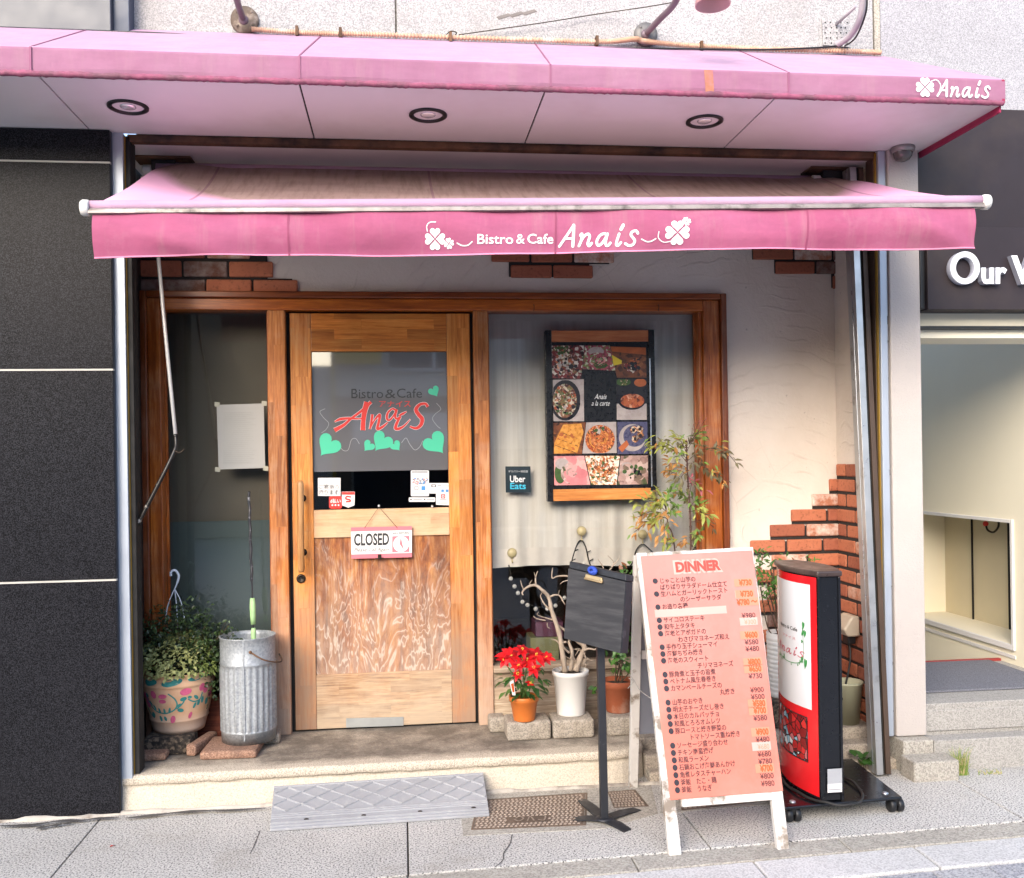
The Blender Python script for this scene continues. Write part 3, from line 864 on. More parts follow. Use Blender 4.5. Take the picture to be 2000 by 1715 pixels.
def s3(q):
    q.slab([ps(312, 1068), ps(432, 1068), ps(428, 1192), ps(372, 1213), ps(316, 1192)], (0, .0008, 0), 0)
    q.rect(ps, 314, 1070, 430, 1096, 1, -.0004); q.text('Pay', lambda a, c, o=0: ps(a, c, -.0004), 346, 398, 1192, -28, 2)
    q.ribbon([(392, 1116), (360, 1112), (350, 1132), (385, 1142), (388, 1156), (356, 1158)], 14, ps, 1, -.0004)
sticker('white shield shaped payment sticker with a red emblem', s3, [m_stk, m_sred, m_gryp])
def s4(q):
    q.slab(rrect(ps, 938, 875, 1103, 1110, 12), (0, .0008, 0), 0)
    random.seed(2)
    for i in range(60): q.disc(ps, random.uniform(952, 1090), random.uniform(945, 1000), random.uniform(3, 9), m=random.choice([2, 3, 4]), off=-.0003 - i * 1e-6, n=7)
    q.rect(ps, 950, 884, 1090, 896, 4, -.0003); q.rect(ps, 1035, 1018, 1070, 1055, 3, -.0003)
    q.rect(ps, 970, 1020, 1008, 1052, 4, -.0003); q.rect(ps, 976, 1026, 1002, 1046, 0, -.0005); q.rect(ps, 952, 1082, 1060, 1086, 2, -.0003)
sticker('tall white card sticker with a small landscape picture', s4, [m_stk, m_blk, m_pink, m_blu, m_gryp])
def s5(q):
    q.slab(rrect(ps, 920, 1120, 1160, 1160, 8), (0, .0008, 0), 0)
    q.rect(ps, 960, 1136, 1040, 1143, 1, -.0003); q.rect(ps, 1080, 1136, 1150, 1143, 1, -.0003); q.disc(ps, 940, 1140, 7, m=2, off=-.0003); q.disc(ps, 1064, 1138, 7, m=2, off=-.0003)
sticker('narrow white strip sticker below the card sticker', s5, [m_stk, m_gryp, m_blk])
def s6(q):
    q.slab([ps(1105, 990), ps(1290, 990), ps(1290, 1085), ps(1290, 1192), ps(1166, 1186), ps(1166, 1085), ps(1105, 1085)], (0, .0008, 0), 0)
    q.rect(ps, 1125, 1003, 1165, 1027, 2, -.0003); q.rect(ps, 1133, 1008, 1157, 1022, 0, -.0005); q.rect(ps, 1180, 1010, 1215, 1016, 1, -.0003); q.rect(ps, 1226, 1014, 1284, 1018, 1, -.0003)
    q.rect(ps, 1214, 1048, 1238, 1072, 3, -.0003); q.rect(ps, 1254, 1048, 1280, 1072, 3, -.0003); q.rect(ps, 1116, 1062, 1150, 1066, 1, -.0003)
    q.rect(ps, 1212, 1092, 1250, 1130, 4, -.0003); q.rect(ps, 1220, 1100, 1242, 1122, 0, -.0005); q.rect(ps, 1226, 1104, 1236, 1118, 4, -.0007); q.rect(ps, 1200, 1138, 1262, 1146, 1, -.0003); q.rect(ps, 1180, 1168, 1265, 1174, 1, -.0003)
sticker('white stepped sticker of payment marks at the glass corner', s6, [m_stk, m_gryp, m_blk, m_blu, m_sred])
# pull handle, lock, kick plate
m_hand = wood('worn handle wood', '#8a5a2e', '#a87848', '#bd9264', 'z', .4)
m_bronze = plain('dark bronze', '#3b332c', .4, .8, .2, 30)
hx = dpx(590, 1020).x
b = MB(); zt_, zb_ = Z(935, 4.42), Z(1112, 4.42)
b.tube(smooth3([(hx, 4.417, zt_), (hx + .001, 4.412, (zt_ * .75 + zb_ * .25)), (hx, 4.412, (zt_ + zb_) / 2), (hx - .001, 4.412, (zt_ * .25 + zb_ * .75)), (hx, 4.418, zb_)]), [.010] + [.0155] * 23 + [.012], 14)
hd = b.build('handle', m_hand, door)
for py in (970, 1075):
    b = MB(); z_ = Z(py, 4.44); b.tube([(hx + .004, 4.474, z_), (hx + .002, 4.42, z_)], [.010, .009], 12)
    b.lathe((hx + .004, 4.474, z_), [(.0001, -.003), (.017, -.003), (.017, 0), (.0001, 0)], 16, T=Matrix.Rotation(R(90), 3, 'X'))
    b.build('handle_mount', m_bronze, hd)
q = dpx(588, 1130); b = MB()
T90 = Matrix.Rotation(R(90), 3, 'X')
b.lathe((q.x, 4.4745, q.z), [(.0001, .0), (.021, 0), (.021, .006), (.016, .009), (.012, .009), (.011, .006), (.0001, .007)], 22, T=T90)
b.box(q.x - .0015, q.x + .0015, 4.466, 4.4675, q.z - .006, q.z + .006, 1)
b.build('lock', [m_bronze, m_blk], door)
b = MB(); b.slab([dpx(676, 1403), dpx(788, 1400), dpx(788, 1417), dpx(676, 1421)], (0, -.002, 0))
b.build('kick_plate', plain('zinc plate', '#a9acab', .45, .5, .1, 14), door)
b = MB(); b.box(dx0 - .012, dx1 + .012, 4.49, 4.56, FZ, FZ + .007); b.box(xm1, dx0 - .0005, 4.49, 4.5, FZ, dz1); b.box(dx1 + .0005, xm2, 4.49, 4.5, FZ, dz1); b.box(dx0, dx1, 4.49, 4.5, dz1 + .0005, dz1 + .006)
b.build('door_gap', m_dark, cafe)
# two little screw hooks in the lintel above the right window
for px in (1042, 1285):
    b = MB(); a = P(px, 596, YF - .001)
    b.tube(smooth3([a, a + Vector((0, -.012, 0)), a + Vector((.001, -.014, -.012)), a + Vector((0, -.008, -.028)), a + Vector((0, -.002, -.022))]), .0016, 6)
    b.build('screw_hook', m_bronze, cafe)

# ================================================================ neighbour on the left: black granite
nb = thing('granite_building', 'neighbouring building clad in black polished granite with pale joints', 'building', (-2.2, 3.95, 0))
xr_ = X(222, 3.93, 800); jz = [Z(p, 3.93, 785) for p in (0,)]
zj = [P(107, p, 3.93).z for p in (315, 722, 1136)]
b = MB(); lev = [.004] + zj[::-1] + [zs - .002]
for i in range(4):
    b.box(-4.5, -1.6 - .75, 3.93, 4.3, lev[i] + .004, lev[i + 1] - .004); b.box(-2.342, xr_, 3.93, 4.3, lev[i] + .004, lev[i + 1] - .004)
b.build('granite_cladding', m_black, nb, bevel=.002)
b = MB()
for z_ in zj: b.box(-4.5, xr_ - .001, 3.934, 4.0, z_ - .0045, z_ + .0045)
b.box(-2.3495, -2.3425, 3.934, 4.0, 0, zs)
b.build('joint', m_caulk, nb)
b = MB(); b.box(xr_ + .0005, -1.159, 3.952, 4.3, 0, zs - .003)
b.build('corner_trim', m_navy, nb, bevel=.002)
xq = X(216, 3.9, 30); zq = Z(57, 3.9, 120)
b = MB(); b.box(-4.5, xq, 3.9, 4.3, zq, 4.6)
b.build('metal_panel', m_lmetal, nb, bevel=.003)
b = MB(); b.box(xq + .0005, xj0 - .0005, 3.93, 4.3, zq + .004, 4.6)
b.build('corner_post', m_navy, nb, bevel=.003)

# ================================================================ neighbour on the right: shop with stairs down
rb = thing('shop_building', 'neighbouring shop with dark sign band above a white stairwell', 'building', (3.2, 4.0, 0))
xs_ = 2.3012
b = MB(); zg = Z(215, 4.0, 1900) ; zg = P(1960, 216, 4.0).z
b.box(xj2 + .034, 5.2, 4.004, 4.4, zg, 4.6)
b.build('granite_wall', m_grann, rb)
m_sign = plain('dark plum metal', '#2c262b', .5, 0, .12, 5, '#3d3533', (1.6, .5, .75), spec=.25)
zsp = P(1940, 447, 3.97).z; zsb = P(1940, 604, 3.92).z
b = MB(); b.box(xs_, 5.2, 3.985, 4.35, zsp + .004, zg - .0005, 0)
b.build('fascia_panel', m_sign, rb, bevel=.002)
b = MB(); xsl = X(1812, 3.93, 560)
b.box(xsl, 5.2, 3.93, 4.35, zsb, zsp - .004, 0); b.box(xs_, xsl - .0005, 3.95, 4.35, zsb + .005, zsp - .004, 1); b.box(xs_, 5.2, 4.0, 4.3, zsp - .004, zsp + .004, 1)
sb = b.build('sign_band', [m_sign, m_black_p], rb, bevel=.002)
m_lit = plain('white acrylic letter', '#dfe2e8', .3, 0, .02); m_lits = plain('grey letter side', '#9a9dab', .4, 0, .05)
ml = pxplane(3.898)
b = MB()
def bold_o(mb, cx_, cy_, rx, ry, t, mp, m):
    n = 36; o = len(mb.v)
    for off in (0, .03):
        for k, (a, c) in enumerate(((rx, ry), (rx - t, ry - t))):
            for i in range(n):
                an = 2 * math.pi * i / n; mb.v.append(mp(cx_ + a * math.cos(an), cy_ + c * math.sin(an), off))
    for i in range(n):
        j = (i + 1) % n
        mb.f += [[o + i, o + n + i, o + n + j, o + j], [o + i, o + j, o + 2 * n + j, o + 2 * n + i], [o + n + i, o + 3 * n + i, o + 3 * n + j, o + n + j]]
        mb.m += [m, m + 1, m + 1]; mb.s += [False, True, True]
bold_o(b, 1885, 523, 29, 32, 11, ml, 0)
b.text('ur', ml, 1917, 1967, 555, -33, 0, bold=.035, thick=.03); b.text('W', ml, 1975, 2052, 555, -56, 0, bold=.035, thick=.03)
b.build('sign_lettering', [m_lit, m_lits], sb)
m_stw = plain('stairwell white', '#e6dfca', .7, 0, .04, 1.2)
m_nich = plain('niche beige', '#c9bea2', .7, 0, .06, 2)
XR = 3.2
b = MB(); z_l = .272
# header of the opening, track, right stair wall with its shop-window niche
b.box(xs_, 5.2, 4.04, 4.3, zsb - .06, zsb - .0005, 0); b.box(xs_, 5.2, 4.02, 4.3, zsb - .072, zsb - .0605, 1); b.box(xs_, 5.2, 4.06, 4.3, zsb - .11, zsb - .0725, 0)
b.build('opening_header', [m_stw, m_black_p], rb)
n1 = PX(1976, 1022, XR); n2 = PX(1976, 1258, XR); ny0 = n1.y; ny1 = 5.7; nz0 = n2.z; nz1 = n1.z
b = MB()
b.box(XR, XR + .6, 4.41, ny0, -1.5, zsb + 1.2); b.box(XR, XR + .6, ny0, ny1, nz1, zsb + 1.2); b.box(XR, XR + .6, ny0, ny1, -1.5, nz0); b.box(XR, XR + .6, ny1, 7.2, -1.5, zsb + 1.2)
b.box(2.17, XR, 7.2, 7.4, -1.5, zsb - .06); b.box(2.17, 2.2995, 4.61, 7.2, -1.5, zsb - .06);  # unseen top left open, an invented light well to brighten the stairwell
b.build('stairwell_wall', m_stw, rb)
b = MB(); b.box(XR + .26, XR + .28, ny0, ny1, nz0, nz1, 0)
for yy in (4.78, 5.05, 5.4): b.box(XR + .25, XR + .259, yy - .004, yy + .004, nz0, nz1, 1)
b.build('niche_back', [m_nich, m_dark], rb)
b = MB()
b.box(XR - .014, XR - .0005, ny0 - .02, ny0 - .0005, nz0 - .03, nz1 + .02); b.box(XR - .014, XR - .0005, ny0, ny1, nz0 - .03, nz0 - .0005); b.box(XR - .014, XR - .0005, ny0, ny1, nz1 + .0005, nz1 + .02)
b.box(XR - .006, XR - .0005, ny0 - .02, ny1, nz0 - .075, nz0 - .055)
b.build('niche_frame', m_white, rb, bevel=.002)
b = MB(); 
c0 = Vector((XR + .2, 5.06, nz1))
b.tube(smooth3([c0, c0 + Vector((0, 0, -.05)), c0 + Vector((-.01, .03, -.085)), c0 + Vector((-.02, .07, -.075)), c0 + Vector((-.02, .085, -.045))]), .006, 8, 0)
b.ball(c0 + Vector((-.02, .088, -.04)), .016, 1)
b.build('niche_hook', [m_bronze, m_sred], rb)
b = MB()
b.box(xs_, 5.2, 3.99, 4.75, -.02, z_l, 0); b.box(xs_ + .001, 5.2, 3.982, 3.9895, .15, z_l - .028, 0); b.box(xs_ + .001, 5.2, 3.90, 3.9815, -.02, .135, 0)
b.build('front_step', [granite('landing stone', '#85827e', '#9b9893', '#a6a39e', 170, .85, .15)], rb, bevel=.006)
b = MB(); b.box(xs_, XR - .001, 4.752, 4.775, z_l - .06, z_l + .012); 
b.build('step_nosing', plain('red step nosing', '#8e2f2d', .5), rb, bevel=.003)
b = MB()
for i in range(6): b.box(xs_, XR - .001, 4.78 + i * .26, 5.04 + i * .26, -1.6, z_l - .18 * (i + 1))
b.build('stair', m_conc, rb)
t = NT('grey carpet'); t.bump(t.noise(400, 2), .6, .003)
m_carp = t.out(t.ramp(t.noise(300, 2), [(.35, '#4c4d54'), (.65, '#7d7e87')]), .95)
b = MB(); b.box(xs_ + .03, 3.12, 4.16, 4.74, z_l + .001, z_l + .012)
tag(b.build('door_mat', m_carp, None, (2.6, 4.45, z_l), bevel=.004), 'grey carpet mat on the neighbouring landing', 'mat')

# ================================================================ far side of the street (seen only as reflections in the glass)
m_opp = plain('opposite wall', '#cfccc6', .7, 0, .06, .8); m_oppd = plain('opposite dark glass', '#28303a', .15); m_oppb = plain('opposite brown wall', '#77685a', .75, 0, .08, .8)
ob = thing('opposite_building', 'grey building with a band of windows across the street', 'building', (0, -9, 0))
b = MB(); b.box(-1.3, 14, -12, -9, 0, 4.6); b.box(-2.3, -1.302, -12, -9.4, 0, 3.25); b.build('wall', m_opp, ob)
for i in range(5):
    b = MB(); x = -.2 + i * 2.6; b.box(x, x + 1.9, -9.02, -8.95, 3.15, 4.2); wn = b.build('window', m_oppd, ob)
    f = MB(); f.box(x + .8, x + .86, -8.94, -8.92, 3.15, 4.2); f.box(x - .06, x + 1.96, -8.97, -8.90, 3.09, 3.149); f.build('window_bar', m_white, wn)
b = MB(); b.box(-1.29, 13, -9.0, -8.96, 2.32, 2.62); b.box(-1.29, -.95, -9.0, -8.97, 0, 2.31); b.build('dark_band', m_oppb, ob)
b = MB(); b.box(-.9, 8, -9.0, -8.9, 1.75, 2.3); b.build('shop_sign', m_white, ob)
b = MB(); b.box(-.9, 8, -9.0, -8.95, .1, 1.6); b.build('shop_window', m_oppd, ob)
o2 = thing('opposite_house', 'brown house across the street', 'building', (-8, -9, 0))
b = MB(); b.box(-14, -2.4, -12, -9.2, 0, 4.4); b.build('wall', m_oppb, o2)
b = MB(); b.box(-12, -4.5, -9.22, -9.12, .1, 2.2); b.build('shop_window', m_oppd, o2)
b = MB(); b.box(-1.25, -.35, -8.7, -8.6, 3.2, 3.75); b.box(-1.27, -1.21, -8.7, -8.6, 0, 3.8)
tag(b.build('hanging_sign', [plain('yellow sign', '#c9a51c', .5)], None, (-1.1, -8.55, 0)), 'yellow street sign across the road', 'sign')
# ================================================================ fixed pink canopy
def fabric(name, col, fade, seam=None):
    t = NT(name)
    c = t.mix(t.ramp(t.noise(2.2, 5, .65), [(.42, 0.0), (.72, .55)]), col, fade)
    c = t.mix(1.0, c, t.mr(t.noise(9, 5, .65, t.map((1, 1, 3))), .3, .7, .9, 1.06), 'MULTIPLY')
    c = t.mix(t.ramp(t.noise(3.5, 5, .7, t.map((3.2, 1, .25))), [(.52, 0.0), (.78, .38)]), c, '#9c8282')
    c = t.mix(t.ramp(t.noise(2.6, 6, .75), [(.58, 0.0), (.75, .12)]), c, '#cbb2b8')
    t.bump(t.noise(7, 4, .6, t.map((1.4, 1, .6))), .25, .03)
    return t.out(c, .75, spec=.25)
m_pink = fabric('pink canvas', '#8d5f79', '#997389')
m_pinkt = fabric('sun faded pink canvas', '#ab8aa3', '#b295ab')
m_wine = plain('wine red canvas', '#8a1c44', .7, 0, .1, 5)
m_hem = plain('grimy hem rope', '#8a4a64', .8, 0, .25, 40, '#6b4554', (9, .45, .65), .6, 60)
m_seam = plain('canvas seam', '#84506c', .8)
can = thing('canopy', 'fixed faded pink canopy with pale soffit and white clover lettering', 'canopy', (.3, 3.7, 2.746))
fxL, fxR, YFc, YW = -2.6, 2.346, 3.405, 3.995
ztp = 2.846; zbt = 2.752
b = MB()
# front band with slightly rounded upper edge, sloping top, end wall
prof = [(YFc + .004, zbt), (YFc, zbt + .02), (YFc, ztp - .012), (YFc + .004, ztp - .003), (YFc + .014, ztp + .004), (YW, 3.178)]
nu = 60
def xr_at(k): return fxR - (.172 * max(0, (prof[k][0] - YFc)) / (YW - YFc) if k >= 4 else (.004 if k in (0, 3) else 0))
o = len(b.v)
for i in range(nu + 1):
    for k, (y, z) in enumerate(prof):
        u = i / nu; x = fxL + (xr_at(k) - fxL) * u
        yy = y + (.002 * math.sin(x * 9) if k in (1, 2) else 0)
        zz = z + (.003 * math.sin(x * 23 + 1) + .002 * math.sin(x * 51) if k == 0 else 0)
        b.v.append(Vector((x, yy, zz)))
K = len(prof)
for i in range(nu):
    for k in range(K - 1):
        a = o + i * K + k
        b.f.append([a, a + K, a + K + 1, a + 1]); b.m.append(0 if k < 3 else 1); b.s.append(k >= 2 and k < 4)
# end wall, thickness strip seen from below
b.slab([(fxR - .001, YFc + .002, zbt), (fxR - .001, YFc + .002, ztp - .004), (2.172, YW, 3.17), (2.33, YW, 2.752), ], (-.012, 0, 0), 2)
b.slab([(fxR - .006, YFc + .02, 2.7515), (2.325, YW - .02, 2.7515), (2.325, YW - .02, 2.718), (fxR - .006, YFc + .02, 2.722)], (-.008, 0, 0), 2)
b.build('cover', [m_pink, m_pinkt, m_wine], can)
b = MB(); random.seed(4)
n = 420
b.tube([(fxL + (fxR - .006 - fxL) * i / n, YFc + .006 + random.uniform(-.0015, .0015), 2.753 + random.uniform(-.0012, .0012)) for i in range(n + 1)], [.0105 + random.uniform(-.0012, .0018) for i in range(n + 1)], 7)
b.build('hem_rope', m_hem, can)
for px in (60, 585, 1075, 1540):
    b = MB(); x = P(px, 130, YFc).x
    b.box(x - .0035, x + .0035, YFc - .0035, YFc + .002, zbt + .008, ztp - .004)
    b.slab([(x - .003, YFc + .014, ztp + .006), (x + .003, YFc + .014, ztp + .006), (x + .035, YW, 3.181), (x + .029, YW, 3.181)], (0, 0, -.003))
    b.build('seam', m_seam, can)
x = P(1384, 150, YFc).x
b = MB(); b.slab([(x - .018, YFc - .003, ztp - .006), (x + .016, YFc - .003, ztp - .006), (x + .019, YFc - .003, zbt + .006), (x - .013, YFc - .003, zbt + .004)], (0, .0015, 0))
b.build('brown_patch', plain('brown stain tape', '#9a6450', .75, 0, .25, 25, '#a9667a', (12, .5, .8)), can)
# soffit panels with open joints
b = MB()
sx = [G(q[0], q[1], 2.746).x for q in ((134, 210), (600, 220), (1044, 231), (1464, 240))]
cuts = [fxL] + sx + [fxR - .016]
for i in range(len(cuts) - 1):
    x0, x1 = cuts[i] + .0035, cuts[i + 1] - (.0035 if i < len(cuts) - 2 else 0)
    b.box(x0, x1, YFc + .016, 3.978, 2.745, 2.752)
b.build('soffit', m_soff, can)
b = MB(); b.box(fxL, fxR - .02, YFc + .02, 3.98, 2.756, 2.765)
b.build('soffit_frame', m_dark, can)
m_rim = plain('black lamp ring', '#211f20', .35, .3); m_refl = plain('mirror reflector', '#f6f6f8', .1, 1.0, .01)
m_bulb = plain('lamp glass', '#ffffff', .12, .6, 0)
for px, py in ((250, 208), (836, 224), (1376, 236)):
    c = G(px, py, 2.745); c.z = 2.745
    b = MB(); b.lathe(c, [(.074, .002), (.074, -.006), (.066, -.010), (.058, -.007), (.056, .001)], 36)
    dl = b.build('downlight', m_rim, can)
    b = MB(); b.lathe(c, [(.0585, .0), (.05, .0005), (.03, .0015), (.0001, .002)], 28); b.build('reflector', m_refl, dl)
    b = MB(); b.ball(c + Vector((0, 0, -.002)), .03, 0, 16, 8, sz=.22); b.build('bulb', m_bulb, dl)
# white clover and name on the right of the band
def name_strokes(mb, mp, x, y, h, wd, m, off=0.0, sp=1.0):
    W = wd
    A = [([(0, 0), (.35, .5), (.69, 1.0)], W), ([(.69, 1.0), (.68, .5), (.66, 0)], W * 1.15), ([(.22, .36), (.66, .36)], W * .8)]
    Nn = [([(1.02, .5), (1.10, .57), (1.07, .28), (.96, 0)], W), ([(1.03, .18), (1.2, .45), (1.40, .57), (1.48, .44), (1.39, .12), (1.46, -.01), (1.58, .12)], W)]
    a = [([(2.33, .5), (2.2, .58), (1.98, .48), (1.83, .2), (1.9, .0), (2.08, .1), (2.25, .34), (2.36, .56)], W), ([(2.36, .57), (2.27, .2), (2.3, .0), (2.4, .0), (2.5, .12)], W)]
    I = [([(2.93, .56), (2.82, .2), (2.8, .02), (2.9, .0), (3.02, .14)], W), ([(3.02, .78), (3.12, .98)], W * 1.25)]
    Ss = [([(3.83, .56), (3.74, .68), (3.56, .64), (3.5, .5), (3.6, .36), (3.7, .2), (3.62, .03), (3.42, -.02), (3.24, .08)], W)]
    for pts, ww in A + Nn + a + I + Ss:
        mb.ribbon([(x + p[0] * h * sp, y + p[1] * h) for p in pts], ww * h, mp, m, off)
def clover(mb, mp, x, y, r, m, off=0.0, rot=0.0):
    for k in range(4):
        a = rot + R(90) * k
        mb.heart(mp, x + .05 * r * math.cos(a), y + .05 * r * math.sin(a), r * .98, a, m, off - k * 1e-5, .98)
mpc0 = planeY(YFc - .004)
u0 = P(1830, 190, YFc); k_ = (P(1930, 170, YFc).x - P(1830, 170, YFc).x) / 100
def mpc(a, c, off=0): return mpc0(u0.x + a * k_, 2.765 + c * k_, off)
b = MB()
name_strokes(b, mpc, 0, 2, 29, .125, 0, 0, .92)
clover(b, mpc, -24, 17, 17, 0)
b.ribbon([(-14, 27), (-2, 31), (6, 22), (4, 10)], 1.6, mpc, 0)
b.build('lettering', m_wht, can)

# ================================================================ retractable awning
aw = thing('awning', 'lower retractable pink awning with white clover lettering on its valance', 'awning', (.5, 3.4, 2.3))
Lb, Rb = P(166, 402, 3.38), P(1926, 391, 3.30)
Lr, Rr = Vector((-1.0, 4.2, 2.69)), Vector((2.06, 4.2, 2.69))
Lc, Rc = P(184, 397, 3.385), P(1908, 386, 3.305)
def bar(u, dy=0, dz=0):
    p = Lb.lerp(Rb, u); return p + Vector((0, dy, dz))
def cloth(u, v, off=0.0):                                  # v = 0 at the roller, 1 over the bar
    a = Lr.lerp(Rr, u); c = Lc.lerp(Rc, u)
    e = min(u, 1 - u)
    p = a.lerp(c, v)
    sag = -.055 * math.sin(math.pi * v) * min(1, e * 14)
    crease = .012 * math.sin(v * 7 + (u if u < .5 else 1 - u) * 40) * max(0, 1 - e * 7) * (1 - v)
    p.z += sag + crease + off
    if e < .02: p.z -= (.02 - e) * .4
    return p
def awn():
    t = NT('dusty shaded pink awning cloth')
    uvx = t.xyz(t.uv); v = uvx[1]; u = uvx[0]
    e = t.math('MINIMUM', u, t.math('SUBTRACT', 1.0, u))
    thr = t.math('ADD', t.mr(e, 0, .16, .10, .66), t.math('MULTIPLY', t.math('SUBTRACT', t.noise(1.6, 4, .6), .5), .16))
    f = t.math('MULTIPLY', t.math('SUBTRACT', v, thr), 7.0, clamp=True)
    dirt_shade = t.mix(t.noise(2.4, 5, .65, t.map((1, 4, 4))), '#826a68', '#ab9691')
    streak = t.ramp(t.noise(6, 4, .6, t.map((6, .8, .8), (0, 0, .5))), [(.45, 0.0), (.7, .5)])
    dirt_shade = t.mix(streak, dirt_shade, '#6b574e')
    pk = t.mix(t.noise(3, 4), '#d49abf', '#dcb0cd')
    c = t.mix(f, dirt_shade, pk)  # brown dirt and sun shade painted at the back, sunlit pink at front
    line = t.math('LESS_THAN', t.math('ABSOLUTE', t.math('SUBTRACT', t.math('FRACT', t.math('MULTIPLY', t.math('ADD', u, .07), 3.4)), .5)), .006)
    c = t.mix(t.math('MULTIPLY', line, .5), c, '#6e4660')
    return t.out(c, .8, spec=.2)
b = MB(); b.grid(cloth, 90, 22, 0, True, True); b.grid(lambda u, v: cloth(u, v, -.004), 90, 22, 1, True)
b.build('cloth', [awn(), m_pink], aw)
# front bar: rounded cloth-wrapped top, grey alloy strip below, white end caps
m_bar = plain('grimy bar alloy', '#8f8784', .5, .4, .3, 12, '#4a4442', (9, .52, .7))
b = MB()
T = [Lb.lerp(Rb, .004 + .992 * i / 40) for i in range(41)]
b.tube([p + Vector((0, .012, .002)) for p in T], .019, 14, 1)
b.tube([p + Vector((0, -.002, -.020)) for p in T], [.011] * 41, 10, 0)
b.slab([T[0] + Vector((0, -.014, -.028)), T[-1] + Vector((0, -.014, -.028)), T[-1] + Vector((0, -.014, -.020)), T[0] + Vector((0, -.014, -.020))], (0, .03, 0), 0)
b.build('front_bar', [m_bar, m_pinkt], aw)
Tx = Matrix.Rotation(R(90), 3, 'Y')
for p, sx_ in ((Lb, -1), (Rb, 1)):
    b = MB()
    b.lathe(p + Vector((0, .006, -.006)), [(.0001, -.014), (.024, -.014), (.028, -.008), (.028, .010), (.024, .014), (.0001, .014)], 20, 0, Tx)
    b.build('end_cap', plain('white end cap', '#d2d0cc', .5, 0, .06, 20) if sx_ < 0 else bpy.data.materials['white end cap'], aw)
# valance
vL, vR = P(181, 418, 3.38), P(1903, 402, 3.30)
bL, bR = P(184, 505, 3.375), P(1900, 485, 3.295)
def val(u, v):                                             # v = 0 top
    p = vL.lerp(vR, u).lerp(bL.lerp(bR, u), v)
    el, er = u, 1 - u
    f = .010 * math.sin(9 * u + 3.2 * v - 1) * v + .006 * math.sin(23 * u - 2.5 * v)
    f += .030 * math.exp(-((el * 9 - v * 1.15) / .32) ** 2) * v * math.exp(-el * 6) * 1.2 + .026 * math.exp(-((er * 10 - (1 - v) * .9 - .1) / .25) ** 2) * math.exp(-er * 6) * v
    p.y += -f - .016 * math.sin(math.pi * min(1, v * 1.05)) + .004 * math.sin(u * 37 + v * 2) * v + .003 * math.sin(u * 61 - v * 4)
    p.z += .004 * math.sin(11 * u) * v
    return p
b = MB(); b.grid(val, 150, 12, 0, True); b.grid(lambda u, v: val(u, v) + Vector((0, .003, 0)), 150, 12, 0, True)
def SU(t):                                                 # fraction across the photo -> fraction along the bar
    dl, dr = (vL - EYE).dot(V_F), (vR - EYE).dot(V_F)
    return t * dl / (dr * (1 - t) + t * dl)
for pu in (SU(.222), SU(.525), SU(.81)):
    b.grid(lambda u, v: val(pu + (u - .5) * .0022, v) + Vector((0, -.0015, 0)), 1, 12, 1, False)
b.grid(lambda u, v: val(u, .965 + .035 * v) + Vector((0, -.0012, 0)), 150, 1, 2, True)
m_val = fabric('rose canvas', '#954c6a', '#9d5c79')
vo = b.build('valance', [m_val, plain('dark seam', '#823a58', .8), fabric('hem canvas', '#cb7d9c', '#d08fab')], aw)
Wv = 1719.0
def mpv(a, c, off=0):                                      # a, c: photo pixels of the lettering, laid on the cloth
    u = (a - 183) / Wv; top = 418 - 16 * u; v = (c - top) / (86 - 3 * u); u = SU(u)
    return val(min(max(u, 0), 1), v) + Vector((0, -.0022 + off, 0))
b = MB()
b.text('Bistro', lambda a, c, o=0: mpv(a, c, o), 932, 1002, 476.5, -18, 0, bold=.012); b.text('&', mpv, 1008, 1025, 475.5, -18, 0, bold=.008); b.text('Cafe', mpv, 1030, 1081, 475, -18.5, 0, bold=.012)
def flip(a, c, off=0): return mpv(a, 962 - c, off)         # y upwards
name_strokes(b, lambda a, c, o=0: mpv(a, 481 - c, o), 1093, 1, 39.5, .125, 0, 0, 1.0)
clover(b, lambda a, c, o=0: mpv(a, -c, o), 850, -466.5, 19, 0, 0, R(0)); clover(b, lambda a, c, o=0: mpv(a, -c, o), 877, -474.5, 9.5, 0, 0, R(10))
clover(b, lambda a, c, o=0: mpv(a, -c, o), 1320, -458, 23, 0, 0, R(0)); clover(b, lambda a, c, o=0: mpv(a, -c, o), 1338, -435.5, 8.5, 0, 0, R(8))
for pts, w_ in (([(851, 435.5), (840, 436), (834, 443), (835, 453)], 1.7), ([(893, 474), (903, 478.5), (914, 478), (922, 472)], 2.2), ([(1252, 469), (1262, 474), (1271, 473.5), (1279, 469)], 2.2), ([(1284, 456), (1284, 468), (1295, 476), (1310, 474)], 1.7)):
    b.ribbon(pts, w_, mpv, 0)
b.build('lettering', m_wht, vo)
# roller, arms, brackets
b = MB(); b.tube([Lr + Vector((-.03, .02, -.02)), Rr + Vector((.03, .02, -.02))], .035, 14); b.build('roller', m_pinkt, aw)
for px, py in ((322, 312), (1622, 333)):
    c = G(px, py, 2.72); c.z = 2.72
    b = MB(); b.box(c.x - .12, c.x + .12, c.y - .055, c.y + .06, 2.712, 2.7215, 0); b.box(c.x - .05, c.x + .05, c.y - .03, c.y + .05, 2.66, 2.7118, 1); b.tube([(c.x - .055, c.y, 2.675), (c.x - .09, c.y - .0, 2.675)], .022, 10, 2)
    b.build('ceiling_bracket', [m_rust, m_black_p, m_white], aw, bevel=.002)
for u0_, u1_ in ((.06, .16), (.94, .84)):
    a = Lr.lerp(Rr, u0_) + Vector((0, 0, -.06)); e_ = Lb.lerp(Rb, u1_) + Vector((0, .03, .0))
    mid = a.lerp(e_, .55) + Vector((.25 if u0_ < .5 else -.25, .05, -.12))
    b = MB(); b.tube([a, mid], .016, 8); b.tube([mid, e_], .014, 8); b.build('folding_arm', m_alus, aw)
